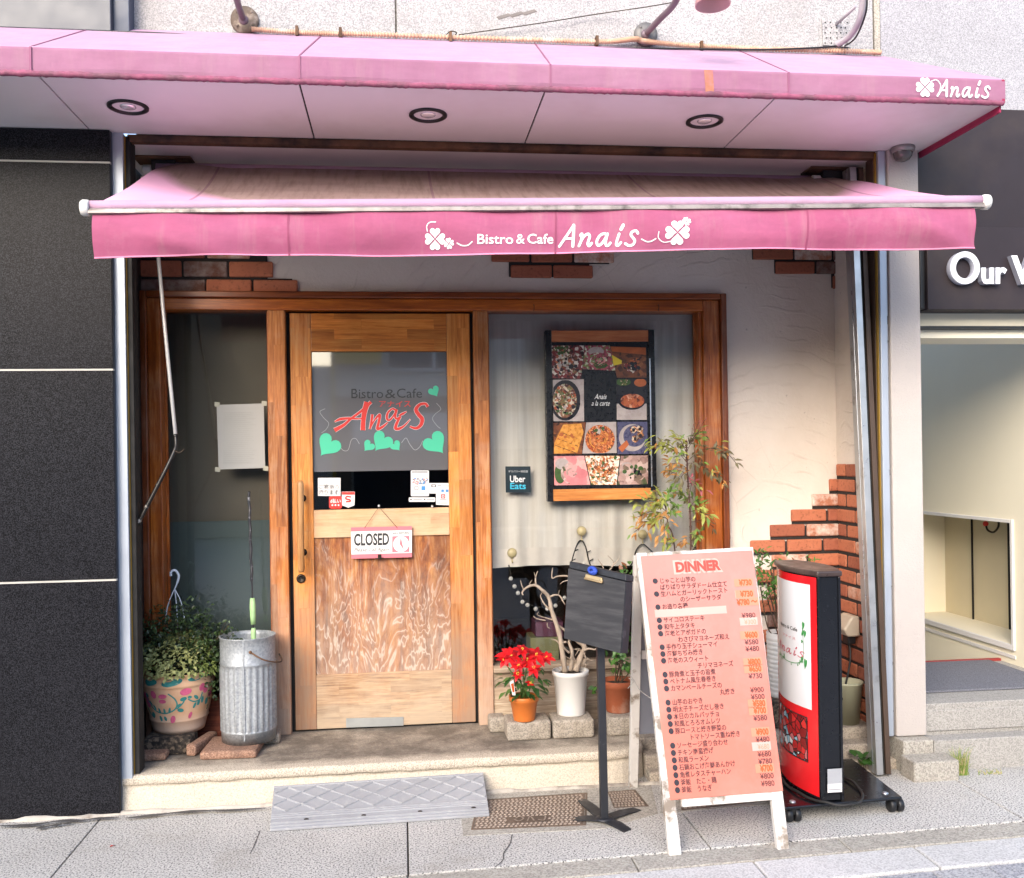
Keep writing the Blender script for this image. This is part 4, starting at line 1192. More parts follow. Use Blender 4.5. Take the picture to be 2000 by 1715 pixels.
# crank rod
m_rodw = plain('white enamel rod', '#cfcecd', .4, .2, .06, 30); m_rodb = plain('worn black rod', '#1c1a1a', .35, .3, .2, 30, '#b9b5b0', (24, .6, .68))
cr = thing('crank_rod', 'bent awning crank rod, white above and worn black below', 'crank', P(308, 505, 4.2))
a0 = P(300, 400, 4.2); a1 = P(343, 852, 4.08); a2 = P(341, 880, 4.06); a3 = P(268, 1026, 4.02)
b = MB(); b.tube([a0, P(320, 620, 4.16), a1], [.008, .008, .0075], 10); b.build('shaft', m_rodw, cr)
b = MB(); b.tube(smooth3([a1 + Vector((0, 0, .004)), P(344, 868, 4.07), a2, P(325, 915, 4.04), P(297, 970, 4.03), a3]), [.0085] * 31, 10); b.ball(a1, .011); b.build('crank_handle', m_rodb, cr)
b = MB(); b.tube(smooth3([a2 + Vector((0, -.008, 0)), P(352, 884, 4.05), P(360, 876, 4.05)]), .0025, 6); b.build('catch', m_bronze, cr)

# ================================================================ things on the wall above the canopy
m_arm = plain('mauve painted pipe', '#6f6068', .45, .3, .15, 8); m_plate = plain('weathered base plate', '#6e6c6c', .6, .4, .25, 14, '#4e463f', (12, .5, .7))
lampg = 'lamp arms on the granite wall above the canopy'
def lamp_arm(label, px, py, r, pts, shade=None, mp_=None):
    c = P(px, py, 3.995)
    L = thing('wall_lamp', label, 'wall lamp', c, lampg)
    b = MB(); b.lathe(c, [(.0001, .016), (r * .55, .016), (r * .95, .012), (r, .0), (r, -.002)], 28, 0, T90 if False else Matrix.Rotation(R(90), 3, 'X'))
    for k in range(4):
        a = R(45 + 90 * k); b.ball(c + Vector((r * .68 * math.cos(a), -.013, r * .68 * math.sin(a))), .007, 0, 8, 5)
    b.build('base_plate', mp_ or m_plate, L)
    b = MB(); b.tube(smooth3(pts), .0135, 12); b.ball(pts[0], .022, 0, 12, 8); b.build('arm', m_arm, L)
    if shade:
        b = MB(); b.lathe(shade, [(.0001, .11), (.03, .11), (.05, .085), (.066, .0), (.062, .0), (.045, .08), (.0001, .1)], 28); b.build('lamp_shade', plain('pale pink lamp shade', '#d7aaa8', .5), L)
lamp_arm('dark lamp arm on a grimy round base, farthest left above the canopy', 478, 40, .058, [P(476, 40, 3.985), P(467, 15, 3.90), P(452, -40, 3.7), P(440, -90, 3.55)], None, plain('grimy base plate', '#5d5148', .8, .1, .3, 25, '#8a7f76', (14, .5, .65), .6, 50))
lamp_arm('slanting mauve lamp arm with a pale pink shade on a round bolted plate', 1261, 68, .052, [P(1260, 68, 3.985), P(1290, 36, 3.85), P(1315, 10, 3.7), P(1345, -40, 3.5), P(1385, -60, 3.4)], P(1392, 10, 3.40) )
L = thing('wall_lamp', 'curved grey lamp pipe on a drilled square plate near the wall joint', 'wall lamp', P(1640, 60, 4.0), lampg)
b = MB(); b.slab([P(1606, 36, 3.99), P(1655, 28, 3.99), P(1660, 92, 3.99), P(1608, 88, 3.99)], (0, .006, 0), 0)
for i in range(5):
    for j in range(5):
        p = P(1613 + i * 10 + random.uniform(-2, 2), 44 + j * 10, 3.9885); b.disc(lambda a, c, o=0: p + Vector((a, 0, c)), 0, 0, .0035, m=1, n=8)
b.build('base_plate', [m_granw, m_dark], L)
b = MB(); b.tube(smooth3([P(1632, 88, 3.97), P(1660, 70, 3.9), P(1680, 35, 3.8), P(1686, -10, 3.75), P(1684, -60, 3.72)]), .014, 12, 0)
b.tube([P(1634, 47, 3.985), P(1672, 12, 3.83)], .007, 8, 0)
b.build('arm', plain('pale grey pipe', '#a9a4aa', .4, .2, .1, 10), L)
b = MB(); b.tube(smooth3([P(1692, -40, 3.73), P(1692, 20, 3.75), P(1672, 72, 3.86), P(1650, 90, 3.93)]), .004, 6)
b.build('lamp_cable', m_black_p, L)
# corrugated conduit along the top of the canopy
m_cond = plain('beige corrugated conduit', '#b9957f', .7, 0, .2, 20, '#cbb8a8', (10, .5, .7))
b = MB(); pts = []; rs = []
cp = smooth2([(492, 60), (600, 66), (720, 70), (880, 77), (1050, 80), (1180, 84), (1238, 80), (1258, 84), (1330, 92), (1450, 97), (1600, 100), (1720, 106)], 100)
for i, (px, py) in enumerate(cp):
    pts.append(P(px, py - 3 + 1.2 * math.sin(px * .013), 3.972)); rs.append(.0098 + .0022 * (1 if i % 4 < 2 else -1))
b.tube(pts, rs, 8)
for px in (580, 665, 880, 1166, 1370): 
    p = P(px, np.interp(px, [c[0] for c in cp], [c[1] for c in cp]) - 3, 3.965); b.box(p.x - .006, p.x + .006, 3.955, 3.992, p.z - .018, p.z + .022, 1)
tag(b.build('conduit', [m_cond, m_rust], None, P(1000, 78, 3.98)), 'beige corrugated conduit clipped along the top of the canopy', 'conduit')
b = MB(); b.tube(smooth3([P(0, 60, 3.93), P(215, 62, 3.9), P(330, 66, 3.9), P(480, 76, 3.93), P(760, 84, 3.95), P(1040, 93, 3.955), P(1300, 95, 3.95), P(1480, 97, 3.95), P(1600, 93, 3.955), P(1645, 88, 3.96)], 12), .0045, 6)
tag(b.build('cable', m_black_p, None, P(600, 80, 3.95)), 'black cable lying along the top slope of the pink canopy', 'cable')
b = MB(); b.tube(smooth3([P(896, 68, 3.985), P(1050, 46, 3.97), P(1170, 27, 3.97), P(1260, 14, 3.9), P(1318, 4, 3.74)], 8), .0022, 5); b.tube(smooth3([P(872, 68, 3.98), P(880, 61, 3.98), P(892, 64, 3.98), P(884, 72, 3.98)], 6), .0025, 5)
tag(b.build('wire', m_bronze, None, P(1000, 50, 3.98)), 'thin bare wire slung from a hook to the slanting lamp arm', 'wire')
b = MB()
for (x, y) in ((985, 28), (1010, 24), (1035, 20)): 
    b.slab([P(x - 16, y + 5, 3.998), P(x + 8, y - 2, 3.998), P(x + 14, y + 2, 3.998), P(x - 10, y + 10, 3.998)], (0, .004, 0))
tag(b.build('wall_scar', plain('chipped stone', '#6f6a68', .9), cafe), None)
# dome camera under the soffit
c = G(1763, 288, 2.745); c.z = 2.745
cm = thing('dome_camera', 'small grey dome security camera under the canopy corner', 'camera', c)
b = MB(); b.lathe(c, [(.0001, 0), (.05, 0), (.052, -.006), (.048, -.02), (.040, -.024)], 30); b.build('housing', plain('camera housing', '#8b8785', .4, .4), cm)
b = MB(); b.lathe(c, [(.041, -.0235), (.038, -.04), (.028, -.055), (.012, -.062), (.0001, -.063)], 26); b.build('dome', plain('smoked dome', '#57504e', .12, 0, .05, spec=.8), cm)
# ================================================================ paper, signs, poster on the front
b = MB(); random.seed(9)
b.slab([P(423, 791, 4.517), P(515, 788, 4.517), P(518, 914, 4.517), P(427, 917, 4.517)], (0, .0015, 0), 0)
for i in range(26):
    y = 806 + i * 3.9; b.slab([P(436, y, 4.5165), P(436 + random.uniform(40, 68), y - .5, 4.5165), P(436 + 60, y + 1.2, 4.5165), P(436, y + 1.4, 4.5165)], (0, .0003, 0), 1)
for x, y in ((424, 790), (516, 788), (425, 917), (519, 915)): b.slab([P(x - 5, y - 5, 4.515), P(x + 5, y - 4, 4.515), P(x + 5, y + 5, 4.515), P(x - 5, y + 4, 4.515)], (0, .0008, 0), 2)
tag(b.build('notice', [plain('white notice paper', '#a9a8a5', .8, 0, .04, 3), plain('faint print', '#a3a29e', .8), plain('sticky tape', '#a9a797', .3)], None, P(470, 917, 4.517)), 'white paper notice taped inside the narrow left window', 'notice')

cs = thing('closed_sign', 'white and pink CLOSED sign with clock hanging on the wooden door', 'sign', P(745, 1092, 4.455))
def pcs(a, c, off=0): return P(600 + a / 4.637, 730 + c / 4.637, 4.458) + Vector((0, off, 0))
m_cpink = plain('sign pink', '#d0727c', .4, 0, .06)
b = MB(); b.slab([pcs(395, 1392), pcs(948, 1380), pcs(948, 1662), pcs(400, 1676)], (0, .004, 0), 0)
b.slab([pcs(396, 1430), pcs(948, 1416), pcs(948, 1622), pcs(399, 1637)], (0, -.0006, 0), 1)
b.build('plate', [m_cpink, plain('sign white', '#dcd9d6', .4, 0, .03)], cs)
b = MB()
def pl(a, c, o=0): return pcs(a, c - (a - 420) * .022, -.0012 + o)
b.text('CLOSED', pl, 424, 742, 1560, -112, 0, bold=.03); 
b.text('Please Call Again', pl, 424, 740, 1622, -42, 0, shear=.35)
b.text('WILL RETURN', pl, 772, 920, 1462, -18, 0, bold=.01)
b.slab([pl(770, 1480), pl(925, 1480), pl(925, 1625), pl(770, 1625)], (0, .0003, 0), 1)
b.disc(pl, 850, 1552, 72, m=2, off=-.0004, n=36)
for k in range(12): b.disc(pl, 850 + 62 * math.cos(R(30 * k)), 1552 + 62 * math.sin(R(30 * k)), 4, m=1, off=-.0007, n=8)
b.face([pl(836, 1552, -.0008), pl(848, 1488, -.0008), pl(862, 1552, -.0008)], 1); b.face([pl(838, 1552, -.001), pl(860, 1545, -.001), pl(876, 1606, -.001)], 1)
b.build('print', [m_chr, m_cpink, m_wht], cs)
b = MB(); q0 = P(740, 990, 4.472)
for a in (520, 818): b.tube([q0 + Vector((0, -.004, 0)), pcs(a, 1398, -.002)], .0011, 5)
b.build('string', plain('string', '#5f5546', .8), cs)
b = MB(); b.slab([pcs(640, 1636, -.004), pcs(672, 1635, -.004), pcs(672, 1680, -.004), pcs(640, 1680, -.004)], (0, .010, 0)); b.tube([pcs(616, 1672, -.004), pcs(694, 1668, -.004)], .002, 6)
b.build('clip', m_bronze, cs)
for px, py in ((740, 988), (844, 989)):
    b = MB(); p = P(px, py, 4.47); b.lathe(p, [(.0001, .012), (.005, .012), (.0035, .006), (.006, .0), (.0001, .0)], 10, T=Matrix.Rotation(R(90), 3, 'X'))
    b.build('push_pin', plain('white pin', '#d8d8d8', .3), door)

YU = 4.512
b = MB(); b.slab([P(987, 911, YU), P(1036, 911, YU), P(1037, 962, YU), P(988, 962, YU)], (0, .005, 0), 0)
pu_ = pxplane(YU - .001)
b.text('Uber', pu_, 996, 1026, 942, -13, 1, bold=.015); b.text('Eats', pu_, 996.5, 1027, 955.5, -12.5, 2, bold=.015)
b.text('デリバリー対応店', pu_, 993, 1031, 923, -4.5, 1)
tag(b.build('delivery_sign', [plain('dark teal sign', '#16262d', .35), m_wht, plain('cyan lettering', '#3bb2d0', .4)], None, P(1012, 962, YU)), 'small dark square delivery sign with white and cyan words on the right window', 'sign')

# ---- food poster box
pb = thing('poster_frame', 'black framed food poster with wooden top and bottom bars in the window', 'poster', P(1172, 980, 4.5))
YP = 4.455
m_pbk = plain('satin black frame', '#131317', .3, .2, .1, 20)
m_pw1 = wood('frame bar wood', '#8a4a28', '#a8623a', '#b5764c', 'x', .4); m_pw2 = wood('frame bar wood light', '#a8622a', '#c07a38', '#cf9050', 'x', .4)
b = MB()
b.slab([P(1065, 645, YP), P(1077, 645, YP), P(1081, 980, YP), P(1070, 980, YP)], (0, .05, 0)); b.slab([P(1266, 644, YP), P(1278, 644, YP), P(1283, 958, YP), P(1272, 958, YP)], (0, .05, 0))
b.slab([P(1077.2, 647, YP + .008), P(1265.8, 647, YP + .008), P(1271.8, 975, YP + .008), P(1081.2, 978, YP + .008)], (0, .04, 0))
b.build('frame', m_pbk, pb, bevel=.002)
b = MB(); b.slab([P(1076.5, 646, YP + .003), P(1266, 645, YP + .003), P(1266.5, 667, YP + .003), P(1077, 668, YP + .003)], (0, .01, 0)); b.build('wood_bar', m_pw1, pb, bevel=.001)
b = MB(); b.slab([P(1079, 956, YP + .003), P(1271, 953, YP + .003), P(1272, 974, YP + .003), P(1080, 979, YP + .003)], (0, .01, 0)); b.build('wood_bar', m_pw2, pb, bevel=.001)
b = MB(); b.slab([P(1268, 700, YP - .001), P(1270.5, 700, YP - .001), P(1274.5, 950, YP - .001), P(1272, 950, YP - .001)], (0, .002, 0)); b.build('edge_strip', m_alu, pb)
def food(name, cols, sc=60, st=None):
    t = NT(name)
    vec = t.n('ShaderNodeVectorMath', operation='MULTIPLY_ADD'); t.link(t.noise(30, 3, out='Color'), vec.inputs[0]); vec.inputs[1].default_value = (.03, .03, .03); t.link(t.obj, vec.inputs[2])
    v = t.vor(sc, vec.outputs[0], 'Color')
    n = t.math('ADD', t.math('MULTIPLY', t.xyz(v)[0], .6), t.math('MULTIPLY', t.noise(sc * .6, 4, .6), .45))
    c = t.ramp(n, [(.16 + .68 * i / max(1, len(cols) - 1), k) for i, k in enumerate(cols)])
    return t.out(c, .3)
FM = [food('salad photo', ['#120c0c', '#3a1216', '#7a2a2a', '#6c2427', '#d9cfc4', '#3b5a20'], 75), food('roast photo', ['#2a0f14', '#7a2e3c', '#a04a58', '#8c3a48', '#5d7a35', '#d8d0c0'], 90),
      food('wood plate photo', ['#1a100c', '#4a2818', '#7a4526', '#5a301c', '#8a5530'], 45), food('bowl photo', ['#1c1010', '#5a2c22', '#8a5a40', '#5d6a3a', '#c9b8a0', '#e0d8cc'], 85),
      food('grilled photo', ['#3a150d', '#8a3a1e', '#b8633c', '#8a3c20', '#d6a080'], 60), food('bread photo', ['#9a5a1c', '#c98434', '#d99a48', '#b87428'], 70),
      food('pasta photo', ['#5a1c0c', '#a8481e', '#c96c30', '#d9935a', '#7a2a12', '#3f4a1e'], 120), food('roll photo', ['#1a141c', '#4a2c28', '#c98a58', '#e0cfb8', '#2c2430'], 90),
      food('ham photo', ['#b8646a', '#cf8a8a', '#dca8a0', '#c47a7c'], 22), food('pizza photo', ['#7a3c1c', '#c99058', '#e6dccb', '#f0ead8', '#b8623c', '#3c5a2a'], 100),
      food('dessert photo', ['#6a5048', '#b09088', '#c8b0a8', '#8a6a62', '#3a4a28'], 35), plain('poster black', '#0c0c10', .3, 0, 0), plain('plate white', '#a89c98', .3, 0, .25, 14), plain('leaf green print', '#35501f', .4, 0, .35, 90),
      plain('lemon print', '#d9c02c', .4), plain('wood print', '#a8582c', .4, 0, .2, 30), plain('blue plate print', '#4b4a66', .3, 0, .15, 30), plain('dark pan print', '#17141a', .3)]
yp_ = YP + .0055
def pp(a, c, off=0): return P(1040 + a / 4.512, 620 + c / 4.512, yp_) + Vector((0, off, 0))
b = MB()
def tile(q, m): b.slab([pp(*p) for p in q], (0, .002, 0), m)
TL = [([(170, 248), (455, 248), (430, 540), (175, 535)], 0), ([(462, 248), (680, 248), (735, 470), (440, 455)], 1), ([(685, 255), (1000, 265), (1005, 530), (745, 530)], 2), ([(178, 550), (452, 545), (455, 915), (185, 915)], 12),
      ([(740, 545), (1005, 540), (1008, 905), (742, 905)], 17), ([(185, 930), (470, 925), (435, 1205), (187, 1205)], 2), ([(475, 925), (738, 920), (743, 1195), (440, 1200)], 12), ([(748, 920), (1012, 920), (1015, 1200), (750, 1205)], 16),
      ([(190, 1222), (455, 1220), (510, 1475), (192, 1480)], 8), ([(462, 1220), (770, 1220), (740, 1475), (520, 1475)], 9), ([(780, 1220), (1018, 1215), (1018, 1470), (748, 1475)], 10)]
for q, m in TL: tile(q, m)
def el(x, y, rx, ry, m, k, n=28, cut=None):
    pts = []
    for i in range(n):
        a = 2 * math.pi * i / n; X_, Y_ = x + rx * math.cos(a), y + ry * math.sin(a)
        if cut: X_ = min(max(X_, cut[0]), cut[2]); Y_ = min(max(Y_, cut[1]), cut[3])
        pts.append(pp(X_, Y_, -.0003 * k))
    b.face(pts, m)
el(560, 300, 70, 40, 12, 1, cut=(485, 258, 660, 400)); el(575, 375, 105, 65, 1, 2); el(600, 420, 60, 30, 13, 3)
b.face([pp(700, 330, -.0003), pp(820, 400, -.0003), pp(715, 425, -.0003)], 14); b.face([pp(690, 258, -.0003), pp(998, 266, -.0003), pp(1000, 330, -.0003), pp(700, 300, -.0003)], 15); el(890, 400, 105, 75, 2, 2)
el(290, 730, 135, 180, 17, 1, cut=(182, 552, 420, 912)); el(285, 735, 105, 150, 3, 2)
el(800, 570, 66, 32, 13, 1, cut=(744, 545, 1000, 700)); el(950, 575, 55, 36, 15, 1, cut=(744, 543, 1003, 700)); b.face([pp(742, 760, -.0003), pp(1006, 760, -.0003), pp(1007, 903, -.0003), pp(743, 903, -.0003)], 12); el(875, 720, 128, 95, 17, 2, cut=(744, 560, 1005, 900)); el(880, 735, 105, 62, 4, 3)
b.face([pp(270, 945, -.0003), pp(430, 935, -.0003), pp(450, 1010, -.0003), pp(395, 1195, -.0003), pp(190, 1200, -.0003), pp(190, 1110, -.0003)], 5)
for k in range(3): b.face([pp(200 + k * 30, 1130 - k * 55, -.0006), pp(390 + k * 10, 1200 - k * 62, -.0006), pp(392 + k * 10, 1194 - k * 62, -.0006), pp(202 + k * 30, 1124 - k * 55, -.0006)], 2)
el(595, 1075, 130, 128, 6, 1, cut=(452, 935, 736, 1194)); el(585, 1000, 80, 50, 6, 2)
el(880, 1060, 118, 120, 12, 1, cut=(752, 930, 1010, 1198)); el(900, 1045, 100, 95, 16, 2, cut=(752, 930, 1010, 1198))
for x, y in ((890, 990), (945, 985), (905, 1070), (950, 1040)): el(x, y, 32, 32, 7, 3); el(x, y, 14, 14, 17, 4)
b.face([pp(755, 1150, -.0009), pp(830, 1080, -.0009), pp(850, 1120, -.0009), pp(790, 1190, -.0009)], 15)
el(245, 1370, 50, 95, 13, 1, cut=(192, 1260, 300, 1475)); el(260, 1290, 60, 50, 12, 2, cut=(200, 1228, 330, 1370)); el(830, 1330, 60, 55, 12, 2, cut=(790, 1225, 1015, 1460)); el(835, 1330, 45, 42, 10, 3)
random.seed(31)
def scat(x, y, rx, ry, ms, n_, r0, r1, k):
    for i in range(n_):
        a = random.uniform(0, 6.28); q_ = math.sqrt(random.random()); X_ = x + rx * q_ * math.cos(a); Y_ = y + ry * q_ * math.sin(a); r_ = random.uniform(r0, r1); t_ = random.uniform(0, 3.1); e_ = random.uniform(.4, 1)
        b.face([pp(X_ + r_ * math.cos(p_) * math.cos(t_) - r_ * e_ * math.sin(p_) * math.sin(t_), Y_ + r_ * math.cos(p_) * math.sin(t_) + r_ * e_ * math.sin(p_) * math.cos(t_), -.0003 * k - i * 4e-6) for p_ in [j * .7 for j in range(9)]], random.choice(ms))
def strands(x, y, rx, ry, ms, n_, w_, k):
    for i in range(n_):
        a = random.uniform(0, 6.28); q_ = random.uniform(.2, .95); pts = [(x + rx * q_ * math.cos(a + s_ * .45) + random.uniform(-6, 6), y + ry * q_ * math.sin(a + s_ * .45) + random.uniform(-6, 6)) for s_ in range(4)]
        b.ribbon(pts, w_ * random.uniform(.7, 1.3), lambda a_, c_, o=0: pp(a_, c_, o * .2 - .0003 * k - i * 3e-6), random.choice(ms), 0, 5)
scat(300, 400, 110, 110, [0, 0, 2, 17, 4, 12, 3], 70, 8, 26, 3); scat(265, 290, 80, 36, [13, 13, 3], 30, 6, 16, 5)
strands(580, 380, 95, 55, [1, 1, 8, 0], 26, 9, 4); scat(610, 420, 60, 28, [13, 13, 3], 24, 4, 10, 6); scat(890, 410, 95, 70, [17, 2, 0, 15, 2], 50, 8, 24, 4)
scat(285, 735, 95, 140, [0, 4, 3, 12, 13, 17, 13], 80, 6, 20, 4); scat(800, 570, 50, 22, [13, 13, 3], 18, 5, 12, 4)
for i in range(7): b.face([pp(800 + i * 24, 720 + 8 * (i % 2), -.0013), pp(818 + i * 24, 714, -.0013), pp(826 + i * 24, 760, -.0013), pp(806 + i * 24, 768, -.0013)], 4 if i % 2 else 15)
scat(310, 1080, 90, 100, [5, 5, 15], 40, 6, 20, 2.5); strands(595, 1075, 118, 112, [6, 6, 4, 15, 5], 90, 6, 4); scat(585, 1000, 70, 45, [0, 13, 4, 12, 17], 30, 6, 16, 6)
strands(360, 1370, 110, 95, [8, 8, 10], 16, 16, 3); scat(620, 1350, 120, 105, [9, 12, 6, 15, 13, 2], 90, 6, 20, 3); scat(890, 1370, 80, 60, [10, 13, 10, 17], 26, 8, 24, 5)
b.text('Anais', lambda a, c, o=0: pp(a, c, -.0005), 545, 655, 720, -44, 18, shear=.4); b.text('a la carte', lambda a, c, o=0: pp(a, c, -.0005), 520, 682, 778, -44, 18, shear=.4)
b.build('food_photos', FM + [m_wht], pb)

# ---- curtain behind the right window
t = NT('linen curtain')
cc = t.mix(t.noise(3, 4), '#e9e6e0', '#ded9d1')
cc = t.mix(t.ramp(t.noise(5, 4, .6, t.map((6, 1, .15))), [(.42, 0.0), (.66, .4)]), cc, '#bdb5a8')
t.bump(t.noise(18, 5, .6, t.map((1, 1, .35))), .35, .015)
m_curt = t.out(cc, .9, spec=.1)
ct = thing('curtain', 'cream linen half curtain hanging behind the right window', 'curtain', P(1165, 1105, 4.57))
cx0, cx1 = X(958, 4.57, 850), X(1376, 4.57, 850); cz1 = Z(600, 4.57); cz0 = P(1165, 1104, 4.57).z
def curt(u, v):
    x = cx0 + (cx1 - cx0) * u; k = .25 + .75 * v
    y = 4.572 + .007 * k * math.sin(u * 34 + 1.3 * math.sin(u * 9)) + .006 * k * math.sin(u * 71 + v * 3) + .008 * math.sin(u * 5 + v * 4)
    return Vector((x, y, cz1 + (cz0 - cz1) * v + .008 * math.sin(u * 7) * v - .01 * u * v * 0))
b = MB(); b.grid(curt, 140, 40, 0, True); b.grid(lambda u, v: curt(u, v) + Vector((0, .003, 0)), 140, 40, 0, True)
b.build('cloth', m_curt, ct)
for u_, v_, w_, z_ in ((.93, .07, 3, .003), (0, .052, 3, .004)):
    b = MB(); b.grid(lambda u, v: curt(u, u_ + v_ * v) + Vector((0, -z_, 0)), 140, w_, 0, True); b.build('hem', plain('pale hem' if u_ else 'sheer hem', '#ded8d0', .9), ct)
b = MB(); [] and b.grid(lambda u, v: curt(u, .93 + .07 * v) + Vector((0, -.003, 0)), 140, 3, 0, True); b.grid(lambda u, v: curt(u, .052 * v) + Vector((0, -.004, 0)), 140, 3, 0, True)
def suction(px, py, label):
    c = P(px, py, 4.545); o = thing('suction_hook', label, 'hook', c, 'suction hooks inside the right window')
    b = MB(); b.lathe(c, [(.0001, .012), (.010, .011), (.021, .004), (.0235, .0), (.020, .003), (.0001, .007)], 24, T=Matrix.Rotation(R(90), 3, 'X')); b.build('cup', m_cup, o)
    b = MB(); b.tube(smooth3([c + Vector((0, .0, -.02)), c + Vector((0, .006, -.034)), c + Vector((0, -.004, -.046)), c + Vector((0, -.012, -.040))]), .003, 6); b.build('hook', m_cup, o)
m_cup = plain('cream rubber cup', '#d8c99c', .25, 0, .06, 60)
suction(1000, 1080, 'round cream suction hook nearest the door, low on the right window'); suction(1136, 1037, 'round cream suction hook holding the peak of the light string')
suction(1255, 1044, 'round cream suction hook just above the left corner of the menu board'); suction(1357, 1044, 'round cream suction hook behind the tall plant stem')
m_bead = plain('frosted bead', '#d5d3ce', .35, 0, .04); m_wirek = plain('black cord', '#191919', .6)
st = thing('string_lights', 'string of small white bead lights on black cord inside the right window', 'string lights', P(1060, 1180, 4.56))
def q1(a, c, Y=4.56): return P(940 + a / 3.728, 980 + c / 3.728, Y)
b = MB(); b.tube(smooth3([q1(200, 460), q1(216, 540), q1(242, 600), q1(268, 650), q1(302, 715), q1(337, 740), q1(396, 765), q1(480, 765), q1(540, 745), q1(605, 690), q1(640, 560), q1(655, 450), q1(690, 330), q1(725, 280), q1(760, 330), q1(800, 470), q1(900, 520), q1(1080, 470), q1(1130, 350), q1(1175, 310), q1(1225, 345), q1(1330, 440), q1(1480, 420), q1(1560, 330), q1(1590, 370)]), .0032, 6)
for a, c in ((660, 430), (680, 360), (770, 370), (790, 430)): b.tube([q1(a, c), q1(a + 26, c - 14, 4.555)], .0025, 5)
b.build('cord', m_wirek, st)
for a, c in ((215, 560), (242, 617), (267, 665), (300, 730), (337, 752), (396, 780), (480, 780), (540, 757), (605, 700), (745, 455)):
    b = MB(); b.ball(q1(a, c, 4.552), .0105, 0, 14, 8); b.build('bead', m_bead, st)
# boxes in the dim window
for px0, px1, py0, py1, col, lab in ((1036, 1092, 1246, 1312, '#7d7f5c', 'dull green box behind the lower right window'), (1046, 1100, 1216, 1244, '#5b2f48', 'dark plum packet lying on the green box behind the window')):
    b = MB(); Yb = 4.66 if py0 > 1230 else 4.665
    b.slab([P(px0, py0, Yb), P(px1, py0 - 2, Yb), P(px1, py1, Yb), P(px0, py1, Yb)], (0, .16, 0), 0)
    p = P((px0 + px1) / 2, py1, Yb)
    tag(b.build('box', plain('box ' + col, col, .7, 0, .15, 12), None, p, bevel=.004), lab, 'box')
b = MB(); b.box(xm3, xi1, 4.62, 5.1, FZ, Z(1312, 4.66) - .001)
b.build('inner_shelf', m_room, cafe)

# ================================================================ wall socket and its cable
sk = thing('outlet_box', 'beige weatherproof socket box on the brick corner', 'socket', P(1695, 1240, 4.3))
b = MB(); x_ = 2.13; c = Vector((2.10, 4.27, P(1694, 1222, 4.25).z))
b.slab([c + Vector((-.03, -.05, -.045)), c + Vector((.03, -.05, -.045)), c + Vector((.03, -.05, .05)), c + Vector((-.005, -.05, .055)), c + Vector((-.05, -.05, -.01))], (0, .11, 0))
b.build('cover', plain('beige plastic', '#b9ab98', .45, 0, .08, 10), sk, bevel=.008)
b = MB(); b.box(c.x - .02, c.x + .02, c.y - .03, c.y + .03, c.z - .085, c.z - .046); b.build('plug', m_black_p, sk, bevel=.006)
b = MB(); b.tube(smooth3([c + Vector((0, 0, -.08)), c + Vector((-.01, -.03, -.15)), c + Vector((-.06, -.08, -.26)), c + Vector((-.14, -.16, -.38)), c + Vector((-.2, -.25, -.50)), Vector((1.72, 3.86, .11)), Vector((1.70, 3.75, .10))]), .005, 8)
tag(b.build('power_cord', m_wirek, None, c), 'black power cord dropping from the socket box to the rolling sign', 'cord')

# ================================================================ ramp, covers
def ramp_mat():
    t = NT('grey rubber')
    c = t.mix(t.noise(5, 5, .65), '#85868a', '#a0a1a5')
    c = t.mix(t.ramp(t.noise(40, 3), [(.55, 0.0), (.8, .4)]), c, '#b5b3b0')
    t.bump(t.noise(200, 2), .2, .002)
    return t.out(c, .7)
m_ramp = ramp_mat()
rm = thing('ramp', 'grey rubber kerb ramp with diamond ribs below the door', 'ramp', (-.1, 3.8, 0))
fl, fr = G(527, 1624, .004), G(956, 1594, .004)
bl, br = P(535, 1537, 3.945), P(944, 1510, 3.94)
def rp(u, v, h=0.0):                                        # v = 0 front edge
    f = fl.lerp(fr, u); k = bl.lerp(br, u)
    z = .012 + (k.z - .012) * (v if v > 0 else 0)
    p = f.lerp(k, v); p.z = z + h
    return p
b = MB()
for (v0, v1, h0, h1) in ((0, .22, 0, 0), (.22, .36, .003, .003), (.36, .97, .0, .0), (.97, 1.0, .004, .004)):
    top = [rp(0, v0, h0), rp(1, v0, h0), rp(1, v1, h1), rp(0, v1, h1)]
    bot = [Vector((p.x, p.y, .002)) for p in top]
    b.add(top + bot, [(0, 1, 2, 3), (4, 7, 6, 5), (0, 4, 5, 1), (1, 5, 6, 2), (2, 6, 7, 3), (3, 7, 4, 0)], 0)
b.build('body', m_ramp, rm, bevel=.002)
b = MB()
def rib(u0, v0, u1, v1):
    a, c = rp(u0, v0, .0005), rp(u1, v1, .0005); d = (c - a).normalized(); s_ = d.cross(Vector((0, -.3, .95))).normalized() * .0042; n = Vector((0, -.3, .95)).normalized() * .0055
    b.add([a - s_, a + s_, c + s_, c - s_, a - s_ * .5 + n, a + s_ * .5 + n, c + s_ * .5 + n, c - s_ * .5 + n], [(4, 5, 6, 7), (0, 4, 7, 3), (1, 2, 6, 5), (0, 1, 5, 4), (3, 7, 6, 2)], 0)
nd_ = 7.5; lo, hi = .385, .955
